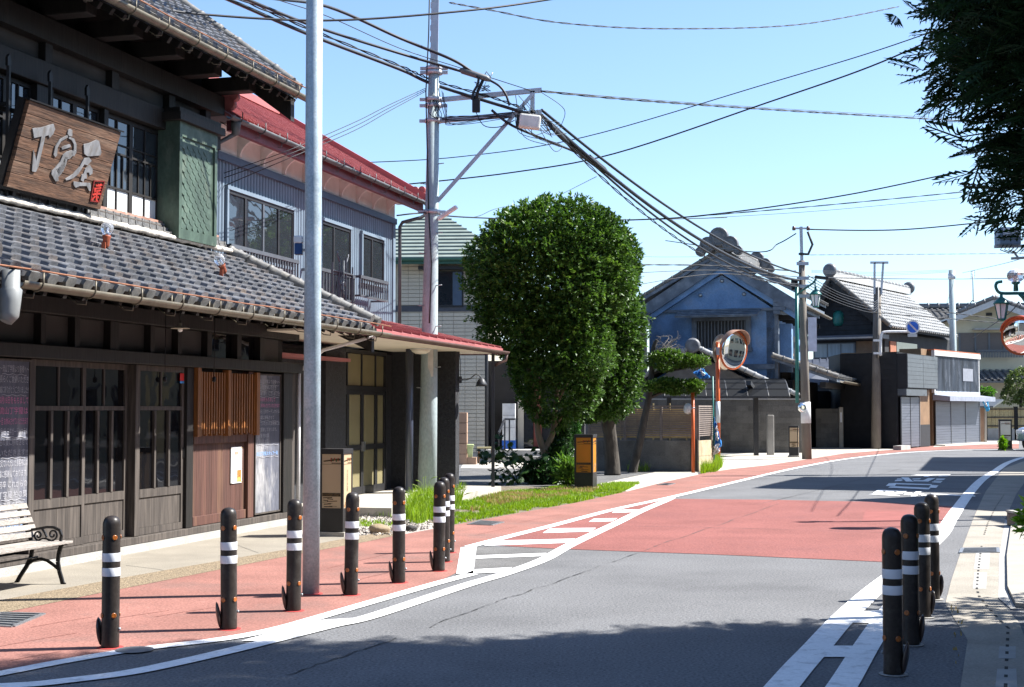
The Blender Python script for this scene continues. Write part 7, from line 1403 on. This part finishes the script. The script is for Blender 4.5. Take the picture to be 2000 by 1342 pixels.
# ================================================================ black building with metal-clad corner
c0 = G(1754, 877); BD = Vector((.53, .85)).normalized(); K1 = Fr((c0.x, c0.y), (BD.x, BD.y)); K1n = Fr((AT(1643, 860, 56.6).x, 56.6), (c0.x-AT(1643, 860, 56.6).x, c0.y-56.6))
blb = thing('black_building', 'black box building with metal-clad corner and narrow shutter', 'building', c0+Vector((0, 2, 0))); zt_ = 3.72; bm = mat('black_cladding', (.014, .015, .018), rough=.75, var=.2, scale=4); e1 = 4.3
q0 = Vector((K1n.O[0], K1n.O[1], 0)); q1 = K1.P(0, 0); q2 = K1.P(e1, 0); q3 = q2+Vector((-2.6, 1.8, 0)); q4 = q0+Vector((.2, 3, 0)); b = MB(); b.prism([q0, q1, q2, q3, q4], (0, 0, zt_)); b.build('wall', bm, blb)
for k in range(17): fpart('cladding_board', K1n, bm, blb, [(.0, math.hypot(q1.x-q0.x, q1.y-q0.y)-.02, .002, .02+.006*(k % 2), .05+.215*k, .26+.215*k)])
mc_ = mat('grey_metal_cladding', (.085, .095, .11), rough=.4, metal=.4, var=.15, scale=4); z5 = 2.33; ok = K1.P(0, .45)
b = MB(); b.prism([K1.P(.0, .001), K1.P(.0, .40), K1.P(e1, .40), K1.P(e1, .001)], (0, 0, 0)); 
fpart('bay', K1, bm, blb, [(.02, e1, .001, .38, z5, zt_-.05)])
for k in range(2):
    for j in range(8): fpart('metal_panel', K1, mc_, blb, [(.05+(e1-.1)*k/2, .02+(e1-.1)*(k+1)/2, .38, .40, z5+.03+(zt_-z5-.1)*j/8, z5+.022+(zt_-z5-.1)*(j+1)/8)])
shm = mat('grey_shutter', (.115, .125, .155), rough=.45, metal=.3, var=.12, scale=2, stretch=(.3, .3, 4))
def shutter(F, u0, u1, z0, z1, v, parent, ndiv):
    s_ = fpart('shutter', F, shm, parent, [(u0, u1, v-.02, v, z0, z1)]); n = int((z1-z0)/.105)
    for i in range(n): z = z0+(z1-z0)*i/n; fpart('shutter_slat', F, shm, s_, [(u0+.02, u1-.02, v, v+.016, z+.006, z+(z1-z0)/n-.014)])
    for k in range(ndiv+1): u = u0+(u1-u0)*k/ndiv; fpart('guide_rail', F, alum, s_, [(u-.03, u+.03, v, v+.035, z0, z1)])
shutter(K1, .1, 2.55, .05, 2.0, .10, blb, 2); fpart('shutter_hood', K1, mc_, blb, [(.03, 2.8, .001, .35, 2.05, z5-.02)]); fpart('name_block', K1, concg, blb, [(-1.6, -.4, .3, .6, 0, .16)])
fpart('brown_side_wall', K1, mat('brown_sheet', (.19, .115, .06), rough=.7, var=.15, scale=3), blb, [(e1+.01, e1+1.5, -1.2, -.3, .9, zt_+.3)]); fpart('brown_front', K1, mat('brown_sheet', (1, 1, 1)), blb, [(2.85, e1-.02, .002, .03, .9, z5-.03)]); fpart('brown_front_base', K1, bm, blb, [(2.85, e1-.02, .002, .04, .02, .898)]); fpart('brown_wall_base', K1, bm, blb, [(e1+.01, e1+1.5, -1.2, -.28, 0, .9)])
# ================================================================ shuttered shop
s0, s1 = G(1823, 871), G(1912, 865.5); S1 = Fr((s0.x, s0.y), (s1.x-s0.x, s1.y-s0.y)); sl1 = math.hypot(s1.x-s0.x, s1.y-s0.y); shop = thing('shuttered_shop', 'small shop with three grey roller shutters and dark corrugated upper front', 'shop', S1.P(sl1/2, -1.5))
fpart('wall', S1, mat('brown_sheet', (1, 1, 1)), shop, [(0, sl1, -4, -.02, 0, 3.95)]); crg = mat('dark_corrugated', (.05, .06, .075), rough=.55, metal=.2, var=.5, scale=2.5, stretch=(1, 1, .25), wear=(.30, .32, .36), wscale=3, wamt=.5)
b = MB(); V = []; u = .08
while u < sl1-.1:
    for du, h in ((0, 0), (.04, .03), (.09, .03), (.13, 0)): V += [S1.P(u+du, .02+h, 2.28), S1.P(u+du, .02+h, 3.75)]
    u += .17
b.add(V, [(2*i, 2*i+2, 2*i+3, 2*i+1) for i in range(len(V)//2-1)]); b.build('corrugated_front', crg, shop)
fpart('white_edge', S1, mat('white_flashing', (.46, .46, .46), rough=.5), shop, [(-.05, sl1+.05, -.02, .12, 3.76, 3.97), (-.05, .08, -.02, .10, 2.2, 3.758), (sl1-.06, sl1+.03, -.02, .06, 2.2, 3.758)]); fpart('red_trim', S1, mat('rust_trim', (.35, .10, .04), rough=.6), shop, [(-.05, sl1+.05, -.3, .1, 3.972, 4.02)])
fpart('patch_panel', S1, mat('grey_patch', (.20, .21, .24), rough=.6), shop, [(sl1*.62, sl1*.85, .05, .07, 2.75, 3.3)]); fpart('pale_sill', S1, mat('weathered_white', (.35, .38, .44), rough=.7, var=.4, scale=6), shop, [(0, sl1, .04, .09, 2.1, 2.28)])
b = MB(); b.hexa([S1.P(-.05, .75, 1.86), S1.P(sl1+.05, .75, 1.86), S1.P(sl1+.05, .02, 1.9), S1.P(-.05, .02, 1.9), S1.P(-.05, .75, 2.05), S1.P(sl1+.05, .75, 2.05), S1.P(sl1+.05, .02, 2.14), S1.P(-.05, .02, 2.14)]); b.build('awning', mat('grey_awning', (.24, .26, .31), rough=.6, var=.15), shop)
shutter(S1, .12, sl1-.1, .04, 1.85, .06, shop, 3); fpart('forecourt_step', S1, concl, shop, [(0, sl1, .07, .5, 0, .05)])
# ================================================================ pole with no-parking sign, twin-topped pole, grey pole
p3 = G(1711, 877); t = thing('twin_top_pole', 'weathered pole with twin steel uprights in front of the black building', 'utility pole', p3); b = MB(); b.tube([p3, AT(1712, 700, 55.4), AT(1714, 562, 55.4)], [.19, .165, .14], 14); b.build('shaft', wp, t)
for dx in (-.12, .14): b = MB(); b.bar(AT(1714, 575, 55.3)+Vector((dx, 0, 0)), AT(1716, 513, 55.3)+Vector((dx*1.3, 0, 0)), .07); b.build('upright', stl, t)
b = MB(); b.bar(AT(1700, 513, 55.3), AT(1735, 513, 55.3), .07, .09); b.build('cross_arm', stl, t); b = MB(); b.tube([AT(1713, 700, 55.2), AT(1715, 560, 55.2)], .03, 6); b.build('conduit', gutg, t)
t = thing('no_parking_sign', 'round blue and red no-parking sign on a bent white pipe', 'road sign', AT(1782, 640, 55)); b = MB(); wpipe = mat('white_pipe', (1, 1, 1)); b.tube(crspline([AT(1720, 695, 55.1), AT(1720, 668, 55.1), AT(1722, 653, 55.1), AT(1732, 648, 55.1), AT(1782, 648, 55.1)], 6), .05, 10); b.bar(AT(1706, 665, 55.1), AT(1722, 665, 55.1), .08); b.bar(AT(1706, 690, 55.1), AT(1722, 690, 55.1), .08); b.build('pipe', wpipe, t)
sc_ = AT(1783, 639, 54.95); M = Matrix.Translation(sc_) @ Matrix.Rotation(pi/2, 4, 'X'); R_ = .27
b = MB(); b.lathe([(R_, -.02), (R_, 0)], 32, M); b.build('rim', mat('pale_sign_rim', (.6, .58, .58), rough=.5), t); b = MB(); b.lathe([(R_*.80, 0), (R_*.80, .006)], 32, M); b.build('face', mat('sign_blue', (.02, .10, .45), rough=.4), t); b = MB(); b.bar(M @ Vector((-R_*.55, R_*.55, .009)), M @ Vector((R_*.55, -R_*.55, .009)), .06, .006, up=(0, 1, 0)); b.build('slash', mat('sign_slash', (.50, .42, .45), rough=.5), t); b = MB(); b.box(-.18, .18, -.02, 0, -.06, .06, Matrix.Translation(AT(1782, 655, 54.95))); b.build('plate', mat('plate_grey', (.42, .42, .42), rough=.6), t)
t = thing('grey_far_pole', 'plain pale grey pole rising behind the shuttered shop', 'utility pole', G(1860, 866)); b = MB(); b.tube([Vector((AT(1862, 700, 66).x, 66, 0)), AT(1859, 528, 66)], [.17, .14], 14); b.build('shaft', cpm, t); b = MB(); b.lathe([(.16, 0), (.17, .25)], 12, Matrix.Translation(AT(1859, 545, 66))); b.bar(AT(1852, 542, 65.8), AT(1866, 542, 65.8), .06); b.build('band', stl, t)
# ================================================================ cream house
c_y = 80.0; CH = Fr((AT(1868, 700, c_y).x, c_y), (1, -.12)); uq = lambda x: CH.U(x, 0, 700); zq_ = lambda y: CH.pix(1930, y)[1]; ch = thing('cream_house', 'cream two-storey house with white-edged tiled gable at the far right', 'house', CH.P(3, -3)); crw = mat('cream_wall', (.52, .47, .34), rough=.9, var=.06, scale=2)
b = MB(); cc = uq(1937); b.prism([CH.P(uq(1866), 0, 0), CH.P(uq(2040), 0, 0), CH.P(uq(2040), 0, zq_(628)), CH.P(cc, 0, zq_(594)), CH.P(uq(1866), 0, zq_(622))], CH.P(0, -8)-CH.P(0, 0)); b.build('wall', crw, ch)
for s_, ue, z_e in ((1, uq(2052), zq_(632)), (-1, uq(1846), zq_(626))):
    a = CH.P(cc, .9, zq_(590)); e = CH.P(ue, .9, z_e); back = CH.P(0, -9)-CH.P(0, 0); P4 = [e, a, a+back, e+back]; b = MB(); b.hexa(P4+[q+Vector((0, 0, .1)) for q in P4]); rp = b.build('roof', mat('white_flashing', (1, 1, 1)), ch); sl_ = a-e
    b = MB(); tile_field(b, roofM((e if s_ > 0 else e+back)+Vector((0, 0, .1)), back if s_ > 0 else -back, sl_), 26, int(sl_.length/.3), .34, .3, r=.08, th=.05, lift=.05); b.build('roof_tiles', tilew, rp, kind='stuff'); ridge_run(rp, e+Vector((0, 0, .2)), a+Vector((0, 0, .2)), .12, .5, tilem, 'verge_tile'); b = MB(); b.bar(e+Vector((0, 0, -.1)), a+Vector((0, 0, -.1)), .08, .32); b.build('bargeboard', mat('white_flashing', (1, 1, 1)), ch)
RB_ = Fr((AT(1775, 600, 86).x, 86), (1, -.1)); b = MB(); za, zb_ = RB_.pix(1850, 640)[1], RB_.pix(1850, 601)[1]; b.hexa([RB_.P(0, 1.5, za), RB_.P(9, 1.5, za), RB_.P(9, -2.5, zb_), RB_.P(0, -2.5, zb_), RB_.P(0, 1.5, za+.1), RB_.P(9, 1.5, za+.1), RB_.P(9, -2.5, zb_+.1), RB_.P(0, -2.5, zb_+.1)]); mr = b.build('main_roof', tilew, ch); b = MB(); tile_field(b, roofM(RB_.P(0, 1.5, za+.1), (RB_.d[0], RB_.d[1], 0), RB_.P(0, -2.5, zb_)-RB_.P(0, 1.5, za)), 26, 12, .34, .33, r=.08, th=.05, lift=.05); b.build('roof_tiles', tilew, mr, kind='stuff'); ridge_run(mr, RB_.P(-.2, -2.5, zb_+.25), RB_.P(9, -2.5, zb_+.25), .2, .6, tilem); fpart('main_wall', RB_, crw, ch, [(.4, 9, -4, .8, 0, za)])
fpart('gable_vent', CH, blk, ch, [(uq(1927), uq(1939), 0, .04, zq_(617), zq_(611))]); s_ = fpart('window', CH, mat('brown_shutter', (.125, .105, .095), rough=.6, var=.1, stretch=(1, 1, 8), scale=6), ch, [(uq(1874), uq(1993), .001, .06, zq_(688), zq_(650))])
for x in (1874, 1905, 1932, 1961, 1992): fpart('shutter_rail', CH, alum, s_, [(uq(x)-.05, uq(x)+.05, .06, .1, zq_(688), zq_(650))])
fpart('window_hood', CH, concg, s_, [(uq(1900), uq(1993), .0, .6, zq_(645), zq_(642))]); fpart('balcony_rail', CH, alum, s_, [(uq(1905), uq(1993), .5, .55, zq_(686), zq_(684))])
for k in range(30): u = uq(1905)+(uq(1993)-uq(1905))*k/29; fpart('baluster', CH, alum, s_, [(u-.025, u+.025, .5, .54, zq_(699), zq_(686))])
b = MB(); LZ, HZ = zq_(749), zq_(727); b.hexa([CH.P(uq(1870), 2.2, LZ), CH.P(uq(2040), 2.2, LZ), CH.P(uq(2040), 0, HZ), CH.P(uq(1870), 0, HZ), CH.P(uq(1870), 2.2, LZ+.1), CH.P(uq(2040), 2.2, LZ+.1), CH.P(uq(2040), 0, HZ+.1), CH.P(uq(1870), 0, HZ+.1)]); lr = b.build('lower_roof', tilew, ch); b = MB(); tile_field(b, roofM(CH.P(uq(1870), 2.2, LZ+.1), (CH.d[0], CH.d[1], 0), CH.P(0, 0, HZ)-CH.P(0, 2.2, LZ)), 15, 8, .34, .28, r=.08, th=.05, lift=.05); b.build('roof_tiles', tilem, lr, kind='stuff')
b = MB(); q = AT(1900, 575, 79); b.tube([AT(1901, 590, 79), AT(1900, 530, 79)], .03, 5); b.tube([AT(1890, 598, 79), AT(1901, 585, 79), AT(1908, 596, 79)], .03, 5); b.build('tv_aerial_mast', steel, ch); b = MB()
for k in range(5): b.bar(AT(1896, 531+3*k, 79), AT(1904, 529+3*k, 79), .03)
b.build('tv_aerial', steel, ch)
# bamboo fence, garden bushes, canopy and banners before the cream house
BFc = Fr((AT(1918, 800, 70).x, 70), (1, 0)); ub = lambda x: BFc.U(x); zb2 = lambda y: BFc.pix(1950, y)[1]; t = thing('bamboo_fence', 'tan bamboo garden fence before the cream house', 'fence', BFc.P(1, 0)); fpart('base_wall', BFc, concg, t, [(ub(1918), ub(2030), -.2, .0, 0, zb2(838))])
for k in range(26): u = ub(1920)+(ub(2028)-ub(1920))*k/26; fpart('bamboo_pole', BFc, bam, t, [(u+.005, u+(ub(2028)-ub(1920))/26-.005, -.1, -.05-.015*(k % 2), zb2(836), zb2(796))])
for y in (832, 815, 799): fpart('bamboo_rail', BFc, woodg, t, [(ub(1919), ub(2029), -.05, -.01, zb2(y)-.03, zb2(y)+.03)])
for x in (1921, 1981): fpart('fence_post', BFc, woodb, t, [(ub(x), ub(x)+.18, -.14, .0, 0, zb2(794))])
t = thing('garden_bush', 'rounded garden tree over the bamboo fence at the right edge', 'tree', AT(1990, 790, 72)); leafy('crown', [(tuple(AT(1992, 750, 72)), (.75, .7, .75)), (tuple(AT(1978, 772, 72)), (.6, .5, .4)), (tuple(AT(2010, 775, 72)), (.7, .5, .6))], 1500, 5, .12, leafmat('garden_leaf', (.06, .10, .025), (.13, .17, .05)), t, seed=71, lo=.5); b = MB(); b.tube([Vector((AT(1994, 800, 72).x, 72, 0)), AT(1993, 760, 72)], .08, 7); b.build('trunk', barkd, t)
t = thing('clipped_pine', 'small bright green clipped bush above the shop awning', 'bush', AT(1925, 770, 71)); leafy('crown', [(tuple(AT(1926, 767, 71)), (.42, .4, .22)), (tuple(AT(1918, 773, 71)), (.3, .3, .18))], 500, 5, .1, leafmat('pine_leaf', (.05, .14, .02), (.10, .22, .03)), t, seed=72, lo=.5); b = MB(); b.tube([Vector((AT(1922, 790, 71).x, 71, 0)), AT(1924, 770, 71)], .06, 6); b.build('trunk', barkd, t)
t = thing('flat_canopy', 'flat grey metal canopy beside the shuttered shop', 'canopy', AT(1930, 790, 66)); p = [AT(1913, 793, 65.5), AT(1940, 793, 65.5), AT(1960, 780, 68), AT(1913, 779, 68)]; b = MB(); b.hexa([q+Vector((0, 0, -.08)) for q in p]+p); b.build('sheet', mc_, t); b = MB(); q = AT(1925, 865, 65.8); b.bar(Vector((q.x, q.y, 0)), AT(1925, 794, 65.8), .09); b.build('post', concl, t); b = MB(); q = AT(1918, 860, 66.2); b.box(-.12, .12, -.1, .1, 0, 1.75, Matrix.Translation((q.x, q.y, 0))); b.build('brick_post', bk, t)
t = thing('blue_pennant', 'small blue banner hanging by the flat canopy', 'banner', AT(1925, 795, 64.5)); rag('cloth', t, (((1918, 781), (1926, 804)), ((1930, 781), (1933, 803))), 64.6, mat('cyan_banner', (.04, .33, .62), rough=.6, var=.2, scale=5)); rag('white_mark', t, (((1922, 784), (1926, 794)), ((1926, 784), (1929, 794))), 64.5, whc, .03)
t = thing('roadside_weed', 'small green weed clump beside the far box lantern', 'plant', AT(1960, 872, 52)); leafy('foliage', [(tuple(AT(1959, 865, 52.5)), (.12, .12, .3))], 160, 4, .12, lfb, t, seed=73, lo=.2, up=.8); b = MB(); b.tube([Vector((AT(1959, 870, 52.5).x, 52.5, 0)), AT(1959, 862, 52.5)], .01, 5); b.build('stem', lfb, t)
# ================================================================ lamp standard, mirror and transformer at the right edge
RY = 20.0; rx = AT(2012, 700, RY).x; t = thing('ornate_street_lamp', 'teal ornate street lamp with glass globe and hanging lantern at the right edge', 'street lamp', (rx, RY, 0)); b = MB(); b.lathe([(.16, 0), (.16, .12), (.09, .2), (.075, .5), (.06, 3.0), (.055, 3.4)], 14, Matrix.Translation((rx, RY, 0))); b.build('pole', teal, t)
P1 = lambda x, y: AT(x, y, RY); b = MB(); b.tube(crspline([P1(2012, 573), P1(1985, 573), P1(1960, 573), P1(1950, 570), P1(1945, 561), P1(1946, 554), P1(1950, 551), P1(1957, 550)], 6), .022, 8); b.tube([P1(2012, 600), P1(1998, 580), P1(1992, 574)], .03, 8); b.build('scroll_arm', teal, t); b = MB(); b.tube([P1(1955, 573), P1(1955, 586)], .012, 6); b.build('drop_rod', teal, t)
M = Matrix.Translation(P1(1956, 596)); sc2 = .52
hang_lantern(t, P1(1956, 594), .50*1.15)
b = MB(); q = P1(1984, 552); b.lathe([(.035, -.12), (.03, -.03), (.06, -.01), (.06, .005)], 12, Matrix.Translation(q)); b.build('globe_base', teal, t); b = MB(); b.lathe([(.05, .006), (.105, .04), (.125, .09), (.115, .13)], 12, Matrix.Translation(q), smooth=False); b.build('globe', mat('bulb_glass', (1, 1, 1)), t); b = MB(); b.lathe([(.118, .131), (.08, .17), (.03, .19)], 12, Matrix.Translation(q), smooth=False); b.build('globe_cap', mat('pale_cap', (.6, .62, .64), rough=.3), t); b = MB(); b.lathe([(.02, .0), (.03, .05), (.02, .1)], 8, Matrix.Translation(q)); b.build('lamp_bulb', mat('white_bulb', (1, 1, 1)), t)
MY2 = 19.0; mx_ = AT(2010, 660, MY2).x; t = thing('red_traffic_mirror', 'convex mirror with orange hood at the right edge', 'traffic mirror', (mx_, MY2, 0)); b = MB(); b.tube([Vector((mx_, MY2, 0)), Vector((mx_, MY2, AT(2010, 640, MY2).z))], .045, 12); b.build('pole', mat('red_orange_pole', (.45, .07, .03), rough=.5), t); convex_mirror(t, AT(1994, 656, MY2-.15), .255, (-.55, -.80, -.12), None, hc=mat('red_orange_pole', (1, 1, 1)))
TY = 34.0; t = thing('pole_transformer', 'blue-grey pole transformer half hidden under the cypress', 'transformer', AT(1968, 470, TY)); b = MB(); b.box(-.26, .26, -.2, .2, -.18, .24, Matrix.Translation(AT(1968, 465, TY))); b.build('tank', mat('transformer_blue', (.12, .18, .26), rough=.5), t, bevel=.03); b = MB(); b.box(-.2, .2, -.22, -.2, -.02, .2, Matrix.Translation(AT(1970, 463, TY))); b.build('plate', mat('plate_pale', (.5, .55, .65), rough=.5), t); b = MB(); b.bar(AT(1942, 482, TY), AT(2020, 480, TY), .07); b.build('shelf', stl, t)
for k in range(3): b = MB(); x = 1960+8*k; b.tube([AT(x, 478, TY-.2), AT(x-6, 488, TY-.2), AT(x+10, 494, TY-.2), AT(x+20, 484, TY-.2)], .015, 5); b.build('lead', cable, t)
t = thing('right_utility_pole', 'concrete pole carrying the transformer just outside the right edge', 'utility pole', (AT(2025, 700, TY).x, TY, 0)); q = Vector((AT(2025, 700, TY).x, TY, 0)); b = MB(); b.tube([q, q+Vector((0, 0, 9))], [.18, .11], 14); b.build('shaft', cpm, t); b = MB(); b.bar(AT(1975, 505, TY), AT(2025, 502, TY), .06); b.build('arm', stl, t); b = MB(); b.bar(AT(1978, 490, TY), AT(1990, 505, TY), .04); b.build('brace', stl, t)
# ================================================================ car at the right edge
cw = Matrix.Translation((20.75, 53.4, 0)) @ Matrix.Rotation(math.radians(38), 4, 'Z'); t = thing('parked_car', 'silver-blue car whose nose shows at the right edge', 'car', cw.translation, math.radians(38)); t.rotation_euler = (0, 0, math.radians(38)); cp = mat('silver_blue_paint', (.30, .36, .48), rough=.25, metal=.5, coat=.6, var=.03)
W = WM[t.name]; prof = [(-2.05, .35), (-2.08, .62), (-1.95, .82), (-1.1, .95), (-.45, 1.38), (.9, 1.45), (1.7, 1.0), (2.05, .92), (2.1, .4)]; b = MB(); n = len(prof); V = []
for (y, k_) in ((-.8, .97), (-.72, 1), (.72, 1), (.8, .97)): V += [W @ Vector((x*(k_ if abs(y) > .75 else 1), y*(1 if z < .95 else .84), z)) for x, z in prof]
fsx = [(r_*n+i, r_*n+i+1, (r_+1)*n+i+1, (r_+1)*n+i) for r_ in range(3) for i in range(n-1)]+[tuple(range(n))[::-1], tuple(range(3*n, 4*n)), (0, n, 2*n, 3*n), (n-1, 2*n-1, 3*n-1, 4*n-1)]; b.add(V, fsx, False); b.build('body', cp, t, bevel=.06)
for sx_ in (-1.3, 1.3):
    for sy in (-.74, .74):
        M = W @ Matrix.Translation((sx_, sy, .3)) @ Matrix.Rotation(pi/2, 4, 'X'); b = MB(); b.lathe([(.2, -.1), (.29, -.09), (.3, 0), (.29, .09), (.2, .1)], 18, M); wh = b.build('wheel', mat('tyre', (.02, .02, .02), rough=.8), t); b = MB(); b.lathe([(.19, -.105), (.19, .105)], 14, M); b.build('rim', steel, wh)
for sy in (-1, 1):
    b = MB(); b.poly([W @ Vector((x, sy*.69, z)) for x, z in ((-.95, .98), (-.42, 1.33), (.85, 1.39), (1.45, 1.02))]); b.prism([W @ Vector((x, sy*.70, z)) for x, z in ((-.95, .99), (-.42, 1.33), (.85, 1.38), (1.45, 1.03))], W.to_3x3() @ Vector((0, sy*.012, 0))); b.build('side_window', bglass, t); b = MB(); b.box(-2.09, -1.98, sy*.62-.14, sy*.62+.14, .62, .76, W); b.build('headlight', mat('lamp_glass', (1, 1, 1)), t, bevel=.02); b = MB(); b.box(-.85, -.72, sy*.85-.09, sy*.85+.09, .95, 1.08, W); b.build('wing_mirror', cp, t, bevel=.03)
b = MB(); b.prism([W @ Vector(q) for q in ((-1.06, -.6, .985), (-1.06, .6, .985), (-.5, .58, 1.36), (-.5, -.58, 1.36))], W.to_3x3() @ Vector((-.012, 0, .012))); b.build('windscreen', bglass, t)
# ================================================================ houses on the right-hand side (outside the picture, shading the road)
def side_block(label, pts, h, m):
    """flat-roofed building on a footprint; the first edge faces the road"""
    P4 = [Vector((x, y, 0)) for x, y in pts]; t = thing('roadside_building', label, 'building', sum(P4, Vector())/4)
    b = MB(); b.prism(P4, (0, 0, h-.25)); b.build('wall', m, t)
    c = sum(P4, Vector())/4; b = MB(); b.prism([c+(p-c)*1.03+Vector((0, 0, h-.25)) for p in P4], (0, 0, .25)); b.build('parapet', concg, t)
    F = Fr((P4[0].x, P4[0].y), (P4[1].x-P4[0].x, P4[1].y-P4[0].y)); L = (P4[1]-P4[0]).length; s_ = 1 if F.n[0]*(c.x-P4[0].x)+F.n[1]*(c.y-P4[0].y) < 0 else -1
    for k in range(max(1, int(L/2))):
        for z in (.9, 3.5):
            u = .5+k*2.0; q = sorted((0.0, s_*.05)); r_ = sorted((s_*.05, s_*.06)); w_ = fpart('window', F, alum, t, [(u-.05, u+1.25, q[0], q[1], z-.05, z+1.25)]); fpart('pane', F, bglass, w_, [(u, u+1.2, r_[0], r_[1], z, z+1.2)])
    return t
side_block('tall flat-roofed building shading the road, outside the right edge', [(12.2, 29.05), (14.1, 33.55), (20, 31.2), (18, 26.6)], 8.2, crw)
side_block('lower flat-roofed building shading the red road band, outside the right edge', [(12.9, 22.5), (11.3, 25.15), (14.5, 27.2), (16, 24.5)], 6.2, crw)
side_block('far flat-roofed building shading the bend, outside the right edge', [(16.6, 36.7), (19.8, 46.4), (26, 44.4), (23, 34.6)], 7.0, crw)
# neighbour behind the trees
NF = Fr((AT(1060, 700, 52).x, 52), (1, -.1)); t = thing('neighbour_house', 'dim grey house filling the gap between round tree and storehouse', 'house', NF.P(2, -1)); zN = lambda y: NF.pix(1200, y)[1]; uN = lambda x: NF.U(x)
fpart('wall', NF, mat('dim_grey_wall', (.16, .155, .15), rough=.9, var=.15, scale=2), t, [(uN(1120), uN(1263), -5, 0, 0, zN(640))]); b = MB(); b.hexa([NF.P(uN(1105), .6, zN(640)), NF.P(uN(1268), .6, zN(640)), NF.P(uN(1268), -3, zN(598)), NF.P(uN(1105), -3, zN(598)), NF.P(uN(1105), .6, zN(640)+.1), NF.P(uN(1268), .6, zN(640)+.1), NF.P(uN(1268), -3, zN(598)+.1), NF.P(uN(1105), -3, zN(598)+.1)]); rp = b.build('roof', tilew, t); b = MB(); tile_field(b, roofM(NF.P(uN(1105), .6, zN(640)+.1), (NF.d[0], NF.d[1], 0), NF.P(0, -3, zN(598))-NF.P(0, .6, zN(640))), 9, 12, .34, .3, r=.08, th=.05, lift=.05); b.build('roof_tiles', tilew, rp, kind='stuff')
w_ = fpart('window', NF, alum, t, [(uN(1225), uN(1258), 0, .06, zN(720), zN(665))]); fpart('pane', NF, bglass, w_, [(uN(1228), uN(1255), .06, .07, zN(717), zN(668))])

dimw = mat('dim_grey_wall', (1, 1, 1))  # unseen rest of the street, added to block skylight and deepen shade
side_block('long unseen grey building opposite the wooden shop, outside the right edge', [(13.4, 21.5), (13.4, 6.0), (20, 6.0), (20, 21.5)], 7.4, dimw)
side_block('unseen grey building opposite and behind the camera, to its right', [(13.2, 5.0), (12.6, -14), (20, -14), (20, 5.0)], 7.6, dimw)
side_block('unseen grey building across the street behind the camera', [(-10, -13), (11, -13), (11, -20), (-10, -20)], 8.0, dimw)
side_block('unseen grey building beside the wooden shop behind the camera', [(-9.3, -11), (-8.3, 2), (-15, 2), (-15, -11)], 7.0, dimw)
